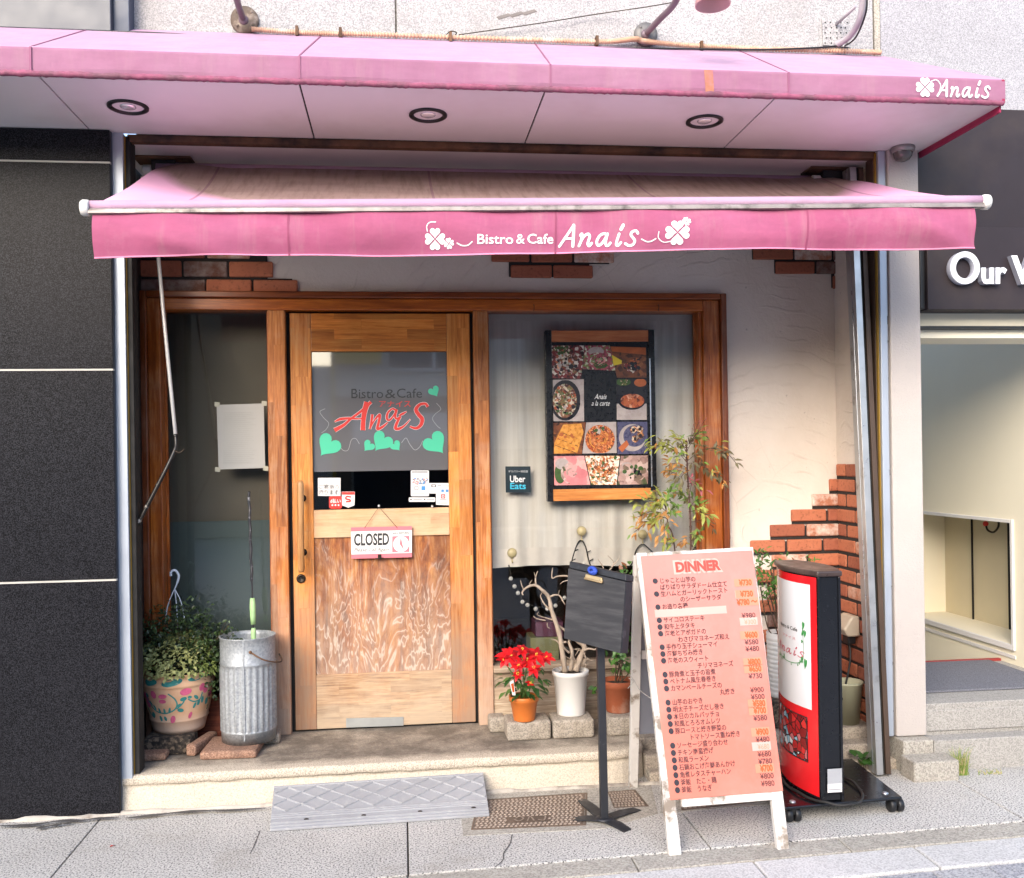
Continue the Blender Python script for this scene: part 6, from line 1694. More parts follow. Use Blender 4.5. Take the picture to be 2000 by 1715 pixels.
for sd in (-1, 1):
    b = MB(); b.grid(lambda u, v: face(.02 + .965 * u, zb_s + .012 + (zt_s - zb_s - .016) * v, 0, sd), 30, 2, 0, True)
    fp = b.build('red_panel', m_sgr, sg)
    b = MB(); zw0 = zb_s + (zt_s - zb_s) * .395; zw1 = zt_s - .035
    b.grid(lambda u, v: face(.10 + .80 * u, zw0 + (zw1 - zw0) * v, -.0015, sd), 30, 2, 0, True)
    b.build('white_panel', m_sgw, fp)
    # lettering on the white panel
    def sgm(a, c, o=0, sd=sd):                              # a: 0..1 left to right as read, c height
        s_ = (1 - a) if sd < 0 else a
        return face(.10 + .80 * s_, zw0 + (zw1 - zw0) * c, -.003 + o * 1.0, sd)
    b = MB()
    b.text('Bistro & Cafe', sgm, .28, .76, .60, .03, 0, bold=.01); b.text('アナイス', sgm, .36, .72, .525, .022, 1)
    name_strokes(b, lambda a, c, o=0: sgm(.14 + a * .165 , .42 + c * .075, o), 0, 0, 1, .13, 1, 0, 1.0) if False else None
    name_strokes(b, lambda a, c, o=0: sgm(.12 + a * .2, .40 + c * .07, o), 0, 0, 1, .10, 1, 0, 1.0)
    for pts, ww in [] and (([(.12, .42), (.2, .5), (.22, .42)], .012), ([(.15, .45), (.23, .45)], .008), ([(.31, .46), (.31, .42)], .011), ([(.31, .45), (.36, .463), (.38, .42)], .011), ([(.52, .455), (.46, .462), (.44, .43), (.49, .42), (.52, .455), (.52, .42)], .011), ([(.66, .46), (.66, .42)], .012), ([(.66, .485), (.665, .478)], .014), ([(.82, .46), (.76, .46), (.78, .44), (.82, .43), (.76, .42)], .011)):
        b.ribbon(pts, ww, sgm, 1)
    random.seed(21)
    vine = [(.10, .33), (.3, .345), (.5, .33), (.72, .34), (.86, .38), (.88, .48), (.87, .58), (.86, .64)]
    b.ribbon(vine, .006, sgm, 2)
    for i in range(15):
        k = random.random(); p = smooth2(vine, 8)[int(k * 55)]; b.heart(sgm, p[0], p[1], random.uniform(.02, .05), random.uniform(0, 6.28), 2, -.0008, .7)
    for x_, y_, s_ in ((.87, .62, .075), (.90, .56, .07), (.90, .31, .09), (.84, .35, .06)): b.heart(sgm, x_, y_, s_, R(75), 2, -.001, .55)
    b.build('lettering', [m_chr, plain('pink red letters' + str(sd), '#c4586a', .4), plain('ivy green print' + str(sd), '#3f8a4a', .4)], fp)
    # leaded stained-glass style print below
    t = NT('stained glass print' + str(sd))
    e_ = t.vor(34, t.map((1, 1, 1)), 'Distance', 'DISTANCE_TO_EDGE'); cl = t.vor(34, t.map((1, 1, 1)), 'Color')
    col = t.ramp(t.xyz(cl)[0], [(0, '#a3181c'), (.42, '#c22a2a'), (.55, '#8fb4c9'), (.68, '#d9dde2'), (.8, '#7a1418'), (.92, '#b9656a')], 'CONSTANT')
    col = t.mix(t.math('LESS_THAN', e_, .055), col, '#140d10')
    mg = t.out(col, .2)
    zg0, zg1 = zb_s + (zt_s - zb_s) * .15, zb_s + (zt_s - zb_s) * .355
    b = MB(); b.grid(lambda u, v: face(.16 + .70 * u, zg0 + (zg1 - zg0) * v, -.0014, sd), 24, 2, 0, True)
    for (u0_, u1_, v0_, v1_) in ((0, .02, 0, 1), (.98, 1, 0, 1), (0, 1, 0, .025), (0, 1, .975, 1)):
        b.grid(lambda u, v: face(.16 + .70 * (u0_ + (u1_ - u0_) * u), zg0 + (zg1 - zg0) * (v0_ + (v1_ - v0_) * v), -.0026, sd), 24, 1, 1, True)
    b.build('patterned_panel', [mg, m_blk], fp)
b = MB(); b.box(xn1 - .062, xn1 - .004, yn - .0095, yn - .0082, zb_s + .045, zb_s + .125, 0)
b.rect(lambda a, c, o=0: Vector((a, yn - .0099, c)), xn1 - .063, zb_s + .035, xn1 - .005, zb_s + .068, 1); b.text('注意', planeY(yn - .0103), xn1 - .042, xn1 - .030, zb_s + .056, .006, 2); b.rect(planeY(yn - .0103), xn1 - .058, zb_s + .044, xn1 - .010, zb_s + .048, 2)
b.build('rating_label', [plain('silver label', '#a9abb0', .35, .2), m_stk, m_gryp], sg)
b = MB()
lp = []
for i in range(26):
    a = R(-200 + 330 * i / 25); lp.append(Vector((xc_ + .03 + .135 * math.cos(a), (yn + yf) / 2 - .03 + .235 * math.sin(a), .074 + .004 * (i % 3 == 0))))
b.tube(smooth3(lp, 3), .0055, 8); b.build('cable_loop', m_wirek, sg)
# ================================================================ plants
def soilm(): return plain('potting soil', '#2b211a', .95, 0, .3, 40, bump=.6, bs=60, bd=.01)
m_soil = soilm()
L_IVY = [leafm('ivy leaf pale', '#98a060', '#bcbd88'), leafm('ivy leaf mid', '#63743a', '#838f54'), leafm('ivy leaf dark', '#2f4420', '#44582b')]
L_DRK = [leafm('shrub leaf dark', '#22301f', '#324428', .4, .1), leafm('shrub leaf mid', '#35492a', '#475e34', .4, .15)]
m_stem = plain('brown stem', '#4a3a2a', .85, 0, .2, 40)
def rnd_dir():
    while True:
        v = Vector((random.uniform(-1, 1), random.uniform(-1, 1), random.uniform(-1, 1)))
        if .1 < v.length < 1: return v.normalized()
# ---- painted clay pot with variegated ivy and a plastic hanger
random.seed(12)
px_, py_, zz = b_pot
c0 = P(343, 1436, py_ - .0); pc = Vector((G(342, 1432, zz).x, G(342, 1432, zz).y + .085, zz))
Hp = P(342, 1318, pc.y - .12).z - zz
pot = thing('painted_pot', 'pale clay pot painted with pink and teal flowers, full of variegated ivy', 'potted plant', pc)
prf = [(.0001, .002), (.100, .002), (.108, .0), (.114, .02 * Hp / .27), (.122, .20 * Hp), (.1265, .215 * Hp), (.1265, .235 * Hp), (.125, .25 * Hp), (.139, .45 * Hp), (.149, .65 * Hp), (.153, .76 * Hp), (.1535, .79 * Hp), (.157, .80 * Hp), (.158, .83 * Hp), (.154, .86 * Hp), (.153, .95 * Hp), (.157, .98 * Hp), (.157, Hp), (.145, Hp), (.140, .9 * Hp), (.0001, .88 * Hp)]
t = NT('aged pale clay')
c_ = t.mix(t.ramp(t.noise(7, 5, .65), [(.4, 0.0), (.7, .8)]), '#c9a587', '#c48f63')
c_ = t.mix(t.mr(t.xyz()[2], .03, .10, .75, 0), c_, '#c9b3a3'); t.bump(t.noise(60, 4), .2, .004)
m_clay = t.out(c_, .75)
b = MB(); b.lathe(pc, prf, 64); b.build('pot', m_clay, pot)
def pot_r(z):
    k = z
    for i in range(len(prf) - 5):
        if prf[i][1] <= k <= prf[i + 1][1] and prf[i + 1][1] > prf[i][1]:
            return prf[i][0] + (prf[i + 1][0] - prf[i][0]) * (k - prf[i][1]) / (prf[i + 1][1] - prf[i][1])
    return .15
def mpp(a, c, o=0):                                          # a: photo px around the front, c: photo px row
    z = Hp * (1436 - c) / (1436 - 1318); z = min(max(z, .004), Hp)
    r = pot_r(z) + .0012 - o; an = R(-90) + (a - 342) / 66 * R(62)
    return pc + Vector((r * math.cos(an), r * math.sin(an), z))
m_teal2 = plain('teal paint', '#2f7f7c', .6, 0, .2, 60); m_pnk2 = plain('pink paint', '#c4587c', .6, 0, .2, 60)
b = MB()
def petal(x, y, rx, ry, m, rot=0):
    b.k = (getattr(b, 'k', 0) + 1) % 8
    b.face([mpp(x + rx * math.cos(a) * math.cos(rot) - ry * math.sin(a) * math.sin(rot), y + rx * math.cos(a) * math.sin(rot) + ry * math.sin(a) * math.cos(rot), -.0001 * b.k) for a in [R(24 * i) for i in range(15)]], m)
for (x, y, rx, ry, rot) in ((303, 1330, 15, 7, -.1), (344, 1330, 18, 7, -.2), (385, 1325, 15, 6, -.15), (415, 1322, 10, 6, 0), (270, 1334, 10, 6, 0)): petal(x, y, rx, ry, 0, rot)
for (x, y, rx, ry, rot) in ((309, 1354, 6, 8, -.3), (327, 1357, 8, 4.5, -.1), (326, 1367, 7, 4, 0), (367, 1350, 10, 7, -.2), (290, 1368, 6, 9, .3), (343, 1404, 5, 8, .2), (377, 1399, 3.5, 7, .3), (283, 1358, 5, 6, 0), (396, 1346, 5, 8, .2), (292, 1376, 6, 6, .2), (270, 1365, 5, 8, 0), (405, 1352, 6, 8, 0), (420, 1365, 6, 6, 0)): petal(x, y, rx, ry, 1, rot)
for pts in ([(290, 1360), (298, 1376), (312, 1388), (330, 1391), (346, 1385), (352, 1374), (348, 1362), (338, 1352)], [(352, 1382), (362, 1372), (366, 1362)], [(372, 1366), (382, 1372), (394, 1370), (398, 1358)], [(284, 1384), (292, 1396), (300, 1402)]):
    b.ribbon(pts, 2.6, mpp, 0)
for (x, y, rx, ry, rot) in ((300, 1372, 6, 2, .9), (308, 1380, 6, 2.2, 1.1), (318, 1386, 6, 2.2, 1.3), (328, 1387, 6, 2.2, 1.5), (338, 1385, 6, 2.2, 1.8), (292, 1357, 5, 3.5, .6), (358, 1386, 6, 4, .3), (356, 1376, 5, 3, -.5), (363, 1364, 6, 4, -.3), (374, 1362, 4, 3, .2), (386, 1364, 6, 3, .8), (392, 1376, 3, 6, .2), (384, 1380, 2.5, 6, .4), (400, 1372, 3, 7, 0), (300, 1396, 5, 6, .3), (318, 1402, 3, 6, -.2), (328, 1402, 3, 5, -.3), (272, 1380, 4, 7, 0), (412, 1378, 4, 7, 0)): petal(x, y, rx, ry, 0, rot)
b.build('painted_flowers', [m_teal2, m_pnk2], pot)
b = MB(); ft = pc + Vector((0, 0, Hp))
for i in range(2300):
    d = rnd_dir(); d.z = abs(d.z) * 1.0 - .10
    rr_ = random.uniform(.72, 1.0) ** .5
    bump = 1 + .12 * math.sin(d.x * 9 + 2) * math.cos(d.y * 7 + d.z * 5)
    p = ft + Vector((d.x * .195 * rr_ * bump, d.y * .18 * rr_ * bump, .01 + d.z * .165 * rr_ * bump))
    dd = (d + rnd_dir() * .8 + Vector((0, 0, -.35)))
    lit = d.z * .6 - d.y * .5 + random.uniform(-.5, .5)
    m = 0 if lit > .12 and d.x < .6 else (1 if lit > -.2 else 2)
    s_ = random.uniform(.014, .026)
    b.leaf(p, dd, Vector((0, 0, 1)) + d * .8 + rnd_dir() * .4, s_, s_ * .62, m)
for i in range(26):
    a = random.uniform(0, 6.28); p0_ = ft + Vector((.15 * math.cos(a), .15 * math.sin(a), .03)); pth = [p0_, p0_ + Vector((.05 * math.cos(a), .05 * math.sin(a), -.01)), p0_ + Vector((.07 * math.cos(a), .07 * math.sin(a), random.uniform(-.12, -.04)))]
    if math.sin(a) < -.3: continue
    q_ = smooth3(pth, 5); b.tube(q_, .0015, 4, 3)
    for p in q_[2:]: b.leaf(p, rnd_dir() + Vector((0, 0, -.4)), (0, 0, 1), .026, .017, random.choice([1, 2, 2]))
b.build('foliage', L_IVY + [m_stem], pot)
b = MB(); b.lathe(ft + Vector((0, 0, -.02)), [(.142, 0), (.08, .02), (.0001, .03)], 24); b.build('soil', m_soil, pot)
hk = P(341, 1150, pc.y - .02)
b = MB()
for (a, c) in ((322, 1218), (347, 1226), (361, 1212)): b.tube(smooth3([hk, P((a + 341) / 2 + (a - 341) * .15, (c + 1150) / 2 - 4, pc.y - .03), P(a, c, pc.y - .05)]), .0022, 6)
b.tube(smooth3([hk, P(346, 1138, pc.y - .02), P(349, 1124, pc.y - .02), P(342, 1114, pc.y - .02), P(334, 1117, pc.y - .02), P(334, 1125, pc.y - .02)]), [.0035] * 6 + [.0055] * 25, 8)
b.build('plastic_hanger', plain('pale blue plastic', '#b9c3d3', .35, 0, .04), pot)
# ---- dark shrub crammed in the corner behind
sc_ = Vector((P(335, 1300, 4.36).x, 4.36, FZ))
shb = thing('dark_shrub', 'dark small leaved shrub in a pot crammed into the corner behind the painted pot', 'shrub', sc_)
b = MB(); random.seed(33)
for i in range(2600):
    d = rnd_dir(); 
    px0 = 362 + d.x * 118 * random.uniform(.4, 1); py0 = 1275 + d.z * 118 * random.uniform(.4, 1)
    if px0 > 420 and py0 < 1215: continue
    if px0 < 264: px0 = 264 + random.uniform(0, 12)
    if py0 < 1240 and random.random() < (1240 - py0) / 110 * .75: continue
    p = P(px0, py0, 4.34 + d.y * .065)
    s_ = random.uniform(.014, .026); b.leaf(p, rnd_dir() + Vector((0, -.4, .1)), Vector((0, -.5, 1)) + rnd_dir() * .5, s_, s_ * .6, 0 if random.random() < .6 else 1)
for i in range(30):
    a = Vector((sc_.x + random.uniform(-.04, .05), 4.36, FZ + .15)); e_ = P(362 + random.uniform(-90, 95), 1215 + random.uniform(-20, 90), 4.34 + random.uniform(-.05, .05)); b.tube(smooth3([a, a.lerp(e_, .5) + Vector((random.uniform(-.03, .03), 0, .03)), e_]), [.003, .0025, .0022, .002, .002, .0018, .0016, .0014, .0013, .0012, .001, .001, .001], 5, 2)
b.build('foliage', L_DRK + [m_stem], shb)
b = MB(); b.lathe(sc_, [(.0001, 0), (.055, 0), (.07, .16), (.075, .16), (.075, .18), (.066, .18), (.06, .15), (.0001, .15)], 24); b.build('pot', m_black_p, shb)

# ---- poinsettia
def lpot(c, H_, rb_, rt_, rim, name, mat_, par, seg=40, ribs=0):
    b = MB(); pr = [(.0001, .003), (rb_ * .9, .003), (rb_, 0), (rb_ + .001, .004)]
    if ribs:
        for i in range(ribs):
            z = .01 + (H_ - .02) * i / ribs; r = rb_ + (rt_ - rb_) * z / H_
            pr += [(r + .0015, z), (r + .0015, z + (H_ - .02) / ribs * .6), (r - .001, z + (H_ - .02) / ribs * .72)]
    if rim: pr += [(rt_ - .002, H_ - rim - .004), (rt_ + .004, H_ - rim), (rt_ + .005, H_ - .003), (rt_ + .003, H_), (rt_ - .006, H_), (rt_ - .008, H_ - .02), (.0001, H_ - .022)]
    else: pr += [(rt_, H_ - .003), (rt_ - .001, H_), (rt_ - .005, H_), (rt_ - .007, H_ - .02), (.0001, H_ - .022)]
    b.lathe(c, pr, seg); return b.build(name, mat_, par)
random.seed(5)
q = G(1027, 1412, b_poin[2]); pc = Vector((q.x, q.y + .055, b_poin[2]))
Hp = P(1027, 1358, pc.y).z - pc.z
po = thing('poinsettia', 'red poinsettia in a small orange plastic pot', 'potted plant', pc)
m_orp = plain('orange plastic pot', '#c06a2c', .45, 0, .06, 8)
lpot(pc, Hp, .047, .063, .022, 'pot', m_orp, po)
m_bract = [leafm('red bract', '#c8101c', '#e02028', .45, .3), leafm('deep red bract', '#9a0c18', '#b81420', .45, .3)]; m_pleaf = [leafm('poinsettia leaf', '#1f3d1c', '#35592a', .4, .2), leafm('poinsettia leaf pale', '#4a6a34', '#5d7c40', .4, .25)]; m_yel = plain('yellow flower centre', '#c9a83a', .6)
fl = [(997, 1281, 26, 0), (1047, 1280, 26, .0), (1020, 1270, 18, -.03), (1012, 1300, 16, -.04), (1042, 1305, 20, -.05), (985, 1290, 16, .0), (1066, 1285, 18, .01), (1030, 1290, 20, -.03), (1036, 1335, 10, -.06), (1012, 1318, 13, -.05)]
b = MB(); bs_ = MB()
for (x, y, rp_, dy) in fl:
    cc_ = P(x, y, pc.y - .01 + dy); L_ = rp_ * .0024
    up0 = Vector((random.uniform(-.3, .3), -.55, .8)).normalized()
    for lay, (nn, k) in enumerate(((6, 1.0), (5, .72))):
        for i in range(nn):
            a = R(360 / nn * i + lay * 30 + random.uniform(-12, 12)); u = up0.orthogonal().normalized(); w2 = up0.cross(u)
            d = u * math.cos(a) + w2 * math.sin(a) + up0 * (-.05 + lay * .35); L2 = L_ * k * random.uniform(.85, 1.2)
            b.leaf(cc_ + up0 * .003 * lay, d, up0, L2, L2 * .52, 0 if random.random() < .7 else 1, .12, .25)
    for i in range(6): bs_.ball(cc_ + up0 * .008 + rnd_dir() * .006, .0028, 0, 6, 4)
b.build('bracts', m_bract, po); bs_.build('flower_centres', m_yel, po)
b = MB()
for i in range(75):
    a = random.uniform(0, 6.28); rr_ = random.uniform(.02, .10); zz = random.uniform(.0, .13)
    p = pc + Vector((rr_ * math.cos(a), rr_ * math.sin(a), Hp + zz)); L2 = random.uniform(.035, .06)
    b.leaf(p, Vector((math.cos(a), math.sin(a), random.uniform(-.5, .1))), (0, 0, 1), L2, L2 * .55, random.choice([0, 0, 1]), .1, .3)
for (x, y, rp_, dy) in fl: e_ = P(x, y + 2, pc.y - .01 + dy); b.tube(smooth3([pc + Vector((random.uniform(-.02, .02), 0, Hp - .02)), pc.lerp(e_, .6) + Vector((0, 0, .05)), e_], 4), .003, 5, 1)
b.build('leaves', m_pleaf, po)
b = MB(); b.slab([P(995, 1332, pc.y - .075), P(1003, 1328, pc.y - .075), P(1007, 1358, pc.y - .066), P(1001, 1358, pc.y - .066)], (0, .001, 0), 0); b.slab([P(998, 1336, pc.y - .0755), P(1003, 1334, pc.y - .0755), P(1005, 1352, pc.y - .068), P(1001, 1352, pc.y - .068)], (0, .0004, 0), 1); b.build('plant_tag', [m_stk, m_or], po)

# ---- gnarled bare tree in a white pot
q = G(1121, 1402, b_wht[2]); pc = Vector((q.x, q.y + .075, b_wht[2])); Hp = P(1121, 1308, pc.y).z - pc.z
tr = thing('bare_tree', 'gnarled bare little tree in a white plastic pot', 'potted plant', pc)
m_wpot = plain('white plastic pot', '#d3d2d0', .4, 0, .03, 5)
lpot(pc, Hp, .063, .080, .02, 'pot', m_wpot, tr)
b = MB(); b.lathe(pc + Vector((0, 0, Hp - .02)), [(.073, 0), (.03, .006), (.0001, .008)], 20); b.build('soil', m_soil, tr)
t = NT('pale bark'); c_ = t.mix(t.noise(30, 5, .65, t.map((1, 1, .4))), '#7a6a5c', '#b3a493'); t.bump(t.noise(45, 5, .7, t.map((1, 1, .35))), .7, .008); m_bark = t.out(c_, .9)
def br(pts, r0, r1, Y=None, dY=0):
    y = Y or pc.y
    n_ = len(pts); P3 = []
    for i, (a, c) in enumerate(pts): P3.append(q1(a, c, y + dY * i / max(1, n_ - 1) + .008 * math.sin(i * 2.1 + a)))
    s3 = smooth3(P3, 5); return s3, [(r0 + (r1 - r0) * i / (len(s3) - 1)) * (1 + .10 * math.sin(i * 1.9 + pts[0][0])) for i in range(len(s3))]
b = MB()
BRS = [([(610, 1240), (592, 1110), (568, 960), (515, 800), (490, 695), (440, 640), (390, 608), (330, 625), (298, 660), (305, 680)], .0125, .0025, -.03), ([(398, 610), (396, 550), (412, 505)], .004, .0015, 0), ([(397, 560), (385, 515)], .002, .001, 0), ([(395, 608), (352, 602), (370, 570)], .003, .001, .01), ([(308, 640), (292, 600), (286, 570)], .0025, .001, 0),
       ([(490, 700), (530, 680), (570, 685), (595, 725), (610, 750)], .005, .002, -.01), ([(560, 680), (568, 645)], .002, .001, 0), ([(512, 800), (460, 745), (432, 690), (445, 660)], .004, .0015, .01), ([(470, 865), (400, 850), (380, 830)], .003, .001, 0), ([(520, 860), (485, 850), (410, 825), (420, 800)], .0035, .001, -.02), ([(480, 880), (482, 910), (498, 922)], .002, .001, 0),
       ([(685, 1235), (722, 1130), (752, 1060), (700, 1010), (650, 960), (600, 930), (540, 880), (525, 800)], .014, .004, .03), ([(650, 1230), (662, 1100), (640, 1015), (700, 990)], .010, .004, .02), ([(735, 1090), (780, 1070), (830, 1075), (850, 1040)], .006, .002, -.02), ([(740, 1080), (758, 1130), (752, 1180), (790, 1190)], .003, .0012, -.02), ([(620, 1020), (570, 1030), (545, 1010), (510, 1000)], .005, .0015, 0), ([(640, 1100), (600, 1060), (590, 1020)], .005, .003, -.03),
       ([(640, 1010), (700, 800), (720, 600), (640, 545), (560, 542), (515, 555), (520, 480)], .006, .002, .08), ([(720, 650), (850, 560), (890, 490), (850, 420)], .006, .0015, .06), ([(880, 510), (930, 500), (965, 445), (920, 392)], .004, .001, .0), ([(945, 480), (990, 430), (1005, 395)], .003, .001, 0), ([(650, 570), (600, 580), (575, 600)], .003, .001, 0)]
for pts, r0, r1, dY in BRS:
    s3, rs = br(pts, r0 * 1.08, r1, None, dY); b.tube(s3, rs, 8)
for i in range(16): 
    p = q1(random.uniform(570, 790), random.uniform(1010, 1200), pc.y + random.uniform(-.02, .02)); b.tube(smooth3([p, p + rnd_dir() * .018, p + rnd_dir() * .03], 3), .0018, 5)
b.build('branches', m_bark, tr)

# ---- terracotta pot with a green leafy plant
q = G(1214, 1395, b_ter[2]); pc = Vector((q.x, q.y + .06, b_ter[2])); Hp = P(1214, 1327, pc.y).z - pc.z
tp = thing('leafy_plant', 'green leafy plant in an old terracotta pot behind the stand post', 'potted plant', pc)
m_terra = plain('aged terracotta', '#8e4a2c', .8, 0, .12, 8, '#a48a78', (5, .52, .75), .3, 60)
lpot(pc, Hp, .055, .074, .028, 'pot', m_terra, tp)
L_GR = [leafm('fresh green leaf', '#3f6a2a', '#5d8a3a', .4, .3), leafm('mid green leaf', '#33572a', '#4a7034', .4, .25), leafm('reddish leaf', '#7a4a34', '#9a6a48', .5, .3)]
b = MB(); random.seed(8)
for (x, y, n_, sp) in ((1205, 1295, 26, 22), (1222, 1270, 22, 20), (1230, 1305, 20, 18), (1218, 1240, 14, 16), (1160, 1340, 7, 9), (1225, 1125, 12, 16), (1238, 1105, 10, 14), (1228, 1160, 8, 12)):
    for i in range(n_):
        a = random.uniform(0, 6.28); p = P(x + random.gauss(0, sp * .5), y + random.gauss(0, sp * .55), pc.y + random.uniform(-.05, .05)); L2 = random.uniform(.022, .042)
        b.leaf(p, rnd_dir() + Vector((0, -.3, .0)), Vector((0, -.6, 1)) + rnd_dir() * .5, L2, L2 * .62, random.choice([0, 0, 1, 1, 2]) if y < 1200 else random.choice([0, 0, 1]), .1)
for (x, y) in ((1205, 1290), (1222, 1260), (1230, 1300), (1222, 1130), (1238, 1110), (1165, 1338), (1212, 1240)): e_ = P(x, y, pc.y); b.tube(smooth3([pc + Vector((random.uniform(-.02, .02), 0, Hp - .02)), pc.lerp(e_, .5) + Vector((random.uniform(-.03, .03), 0, .06)), e_], 5), .003, 5, 3)
b.build('foliage', L_GR + [m_stem], tp)
b = MB(); b.lathe(pc + Vector((0, 0, Hp - .02)), [(.066, 0), (.0001, .006)], 20); b.build('soil', m_soil, tp)

# ---- nandina: long stems with tiers of narrow leaflets
L_NA = [leafm('nandina leaf olive', '#98a048', '#b8bb68', .45, .35), leafm('nandina leaf green', '#668a3c', '#82a052', .45, .3), leafm('nandina leaf russet', '#bb7f48', '#cf9f5c', .45, .35), leafm('nandina leaf dull', '#6a6248', '#7d7454', .5, .3), leafm('nandina leaf pink', '#a8505a', '#b8707a', .5, .3)]
m_nst = plain('dark nandina stem', '#4a2e26', .7, 0, .2, 40)
random.seed(17)
pc = Vector((P(1345, 1400, 4.28).x, 4.28, FZ))
nd2 = thing('nandina', 'tall slender nandina with olive and russet leaflets behind the menu board', 'potted plant', pc)
lpot(pc, .22, .08, .10, .025, 'pot', m_terra, nd2)
b = MB(); b.lathe(pc + Vector((0, 0, .2)), [(.09, 0), (.0001, .006)], 20); b.build('soil', m_soil, nd2)
b = MB(); bl_ = MB(); bb_ = MB()
YN = 4.26
st1 = [pc + Vector((.0, 0, .2)), P(1349, 1080, YN), P(1347, 985, YN), P(1343, 930, YN), P(1341, 880, YN), P(1340, 862, YN)]
st2 = [pc + Vector((-.02, 0, .2)), P(1318, 1075, YN), P(1305, 1025, YN), P(1300, 985, YN)]
for s_, r_ in ((st1, .0052), (st2, .004)): q_ = smooth3(s_, 8); b.tube(q_, [r_ * (1 - .4 * i / len(q_)) for i in range(len(q_))], 7)
for p in smooth3(st1, 5)[6:]: b.ball(p, .0075, 0, 8, 5, sz=.5)
tiers = [((1343, 905), (1290, 862), 20, 0), ((1343, 890), (1320, 855), 16, 0), ((1342, 880), (1370, 850), 15, 1), ((1342, 895), (1268, 870), 13, 0), ((1343, 915), (1300, 912), 16, 2), ((1343, 900), (1400, 875), 14, 3), ((1343, 905), (1392, 925), 16, 3), ((1400, 880), (1438, 905), 9, 3),
         ((1345, 930), (1310, 925), 9, 2), ((1346, 945), (1370, 960), 4, 4), ((1345, 935), (1330, 932), 6, 3), ((1392, 925), (1418, 948), 7, 3),
         ((1302, 1000), (1262, 985), 18, 0), ((1302, 1000), (1285, 965), 14, 0), ((1300, 990), (1310, 960), 14, 1), ((1303, 1005), (1245, 1010), 16, 2), ((1348, 990), (1330, 965), 12, 1), ((1348, 990), (1368, 985), 14, 1), ((1348, 1000), (1380, 1010), 13, 0), ((1305, 1015), (1275, 1020), 14, 0), ((1305, 1020), (1295, 1045), 10, 2), ((1304, 1010), (1325, 990), 12, 1), ((1349, 1020), (1395, 1030), 8, 3), ((1303, 1010), (1238, 1040), 12, 2), ((1318, 1065), (1300, 1060), 8, 0), ((1348, 960), (1355, 940), 3, 4), ((1320, 1070), (1340, 1062), 8, 2), ((1349, 1060), (1365, 1050), 6, 1), ((1302, 990), (1250, 975), 10, 0)]
for (a, e_, n_, col) in tiers:
    A_ = P(a[0], a[1], YN); E_ = P(e_[0], e_[1], YN + random.uniform(-.10, .08))
    md = A_.lerp(E_, .5) + Vector((0, 0, .02)); q_ = smooth3([A_, md, E_], 6); b.tube(q_, .0015, 5)
    for i in range(int(n_ * 1.9)):
        p = q_[random.randrange(3, len(q_))] + rnd_dir() * random.uniform(0, .04)
        d = (E_ - A_).normalized() * .7 + rnd_dir() * .9 + Vector((0, -.1, -.35)); L2 = random.uniform(.028, .052)
        m = col if random.random() < .68 else random.choice([0, 1, 2, 3])
        bl_.leaf(p, d, Vector((0, -.7, 1)) + rnd_dir() * .5, L2, L2 * .33, m, .12, .3)
for i in range(40):
    p = P(random.gauss(1368, 9), random.gauss(832, 10), YN + random.uniform(-.03, .03)); b.tube([P(1345, 868, YN), p], .0008, 4) if i % 4 == 0 else None
    bb_.ball(p, .0022, 0, 6, 4)
b.build('stems', m_nst, nd2); bl_.build('leaflets', L_NA, nd2); bb_.build('flower_buds', L_NA[4], nd2)

# ---- white ribbed pot with a green shrub, right of the board
q = G(1510, 1345, b_rib[2]); pc = Vector((G(1512, 1345, b_rib[2]).x, b_rib[1] - .01, b_rib[2])); Hp = P(1512, 1235, pc.y).z - pc.z
rp_ = thing('green_shrub', 'slim green shrub in a white ribbed pot between the board and the rolling sign', 'potted plant', pc)
lpot(pc, Hp, .072, .082, 0, 'pot', m_wpot, rp_, 40, 13)
b = MB(); b.lathe(pc + Vector((0, 0, Hp - .02)), [(.074, 0), (.03, .012), (.0001, .016)], 20); b.build('soil', m_soil, rp_)
b = MB(); random.seed(6)
for k in range(7):
    e_ = P(1500 + random.uniform(-18, 18), 1130 + random.uniform(-40, 30), pc.y + random.uniform(-.05, .05)); q_ = smooth3([pc + Vector((random.uniform(-.04, .04), random.uniform(-.04, .04), Hp - .02)), pc.lerp(e_, .5) + Vector((random.uniform(-.03, .03), 0, .05)), e_], 6); b.tube(q_, .003, 5, 3)
for (x, y, n_, sp) in ((1500, 1130, 60, 24), (1488, 1098, 34, 18), (1512, 1150, 40, 20), (1500, 1170, 20, 14), (1545, 1096, 16, 20), (1580, 1092, 12, 16), (1480, 1125, 20, 14), (1490, 1080, 14, 10)):
    for i in range(n_):
        p = P(x + random.gauss(0, sp * .5), y + random.gauss(0, sp * .5), pc.y + random.uniform(-.06, .05)); L2 = random.uniform(.022, .038)
        b.leaf(p, rnd_dir() + Vector((0, -.2, -.2)), Vector((0, -.6, 1)) + rnd_dir() * .5, L2, L2 * .36, random.choice([0, 0, 1, 1, 2]), .1)
b.build('foliage', L_GR + [m_stem], rp_)
# ---- pale bucket behind the rolling sign
pc = Vector((P(1655, 1400, 4.2).x, 4.2, FZ))
b = MB(); b.lathe(pc, [(.0001, .002), (.05, .002), (.052, 0), (.07, .185), (.074, .187), (.074, .195), (.068, .195), (.0505, .01), (.0001, .01)], 30)
tag(b.build('bucket', plain('pale green plastic', '#b5b59a', .5, 0, .06, 6), None, pc), 'pale green plastic bucket behind the rolling sign', 'bucket')
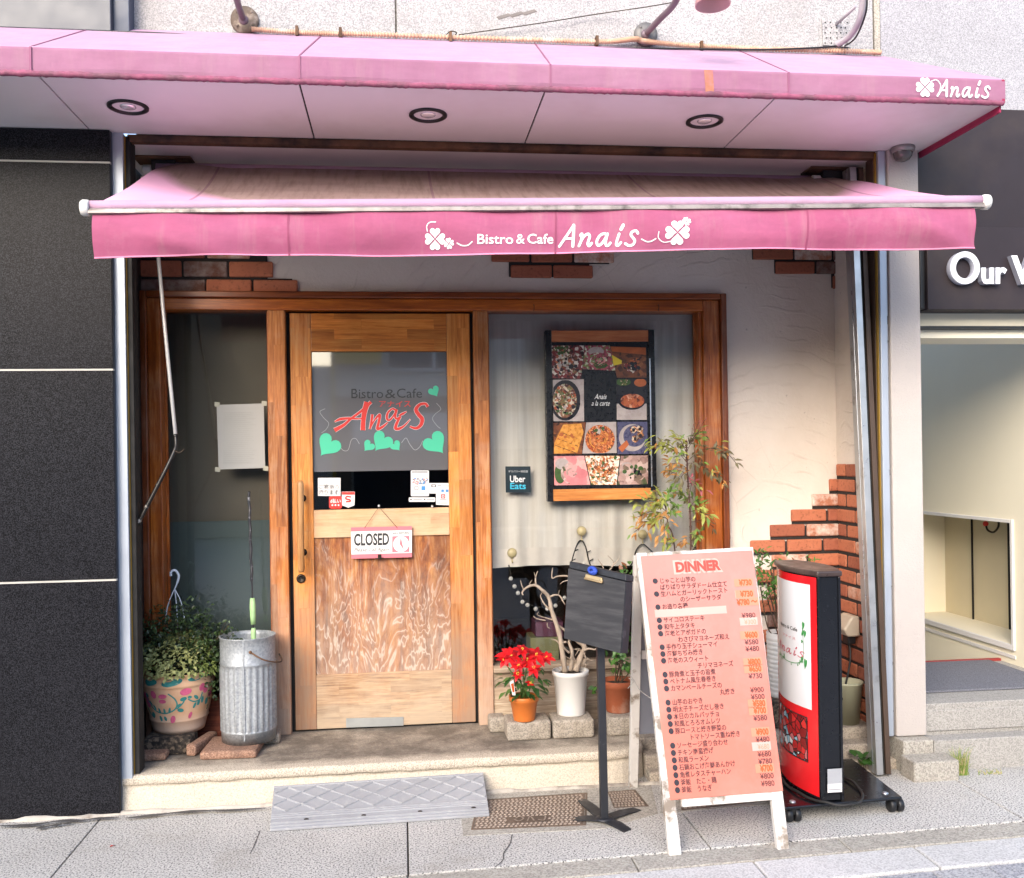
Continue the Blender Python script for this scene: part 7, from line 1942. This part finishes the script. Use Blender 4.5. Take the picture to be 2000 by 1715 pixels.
# ---- weeds in the joints
m_gr = [leafm('weed green', '#6f8a3c', '#8aa04c', .6, .3), leafm('dry weed', '#b0a070', '#c4b384', .7, .2)]
def weed(label, px, py, n_, h_, spread, cols):
    c = G(px, py); b = MB(); random.seed(px)
    for i in range(n_):
        a = random.uniform(0, 6.28); k = random.uniform(.2, 1); p = c + Vector((random.uniform(-.02, .02) * spread, random.uniform(-.01, .01), 0)); H2 = h_ * random.uniform(.4, 1)
        e_ = p + Vector((math.cos(a) * H2 * k * spread * .5, math.sin(a) * H2 * k * .35, H2)); m_ = p.lerp(e_, .5) + Vector((0, 0, H2 * .2))
        q_ = smooth3([p, m_, e_], 4); w_ = Vector((.0018, 0, 0))
        o_ = len(b.v)
        for j, s_ in enumerate(q_): 
            f = 1 - j / len(q_); b.v += [s_ - w_ * f, s_ + w_ * f]
        for j in range(len(q_) - 1): b.f.append([o_ + 2 * j, o_ + 2 * j + 1, o_ + 2 * j + 3, o_ + 2 * j + 2]); b.m.append(random.choice(cols)); b.s.append(True)
    tag(b.build('weed', m_gr, None, c), label, 'weed')
weed('tuft of thin weeds at the foot of the neighbouring step', 1878, 1514, 110, .13, 1.5, [0, 0, 1])
weed('low weed in the joint right of the weed tuft', 1935, 1512, 30, .03, 3.0, [0, 1])
c = G(1690, 1512); b = MB(); random.seed(2)
for i in range(14): L2 = random.uniform(.04, .06); b.leaf(c + Vector((random.uniform(-.03, .03), random.uniform(0, .04), random.uniform(.02, .07))), rnd_dir() + Vector((0, -.5, .3)), (0, -.4, 1), L2, L2 * .7, random.choice([0, 1]), .1)
for i in range(5): b.tube([c, c + Vector((random.uniform(-.03, .03), .02, .05))], .0015, 4, 3)
tag(b.build('seedling', L_GR + [m_stem], None, c), 'small broad leaved seedling beside the leaning post foot', 'plant')
b = MB(); c = G(221, 1652, .003); random.seed(1)
for i in range(3): b.leaf(c, rnd_dir() * 1 + Vector((0, 0, .1)), (0, 0, 1), .012, .008, 0)
tag(b.build('petal', m_bract, None, c), 'tiny fallen red petal on the pavement at left', 'petal')
print('script ok', len(bpy.data.objects))
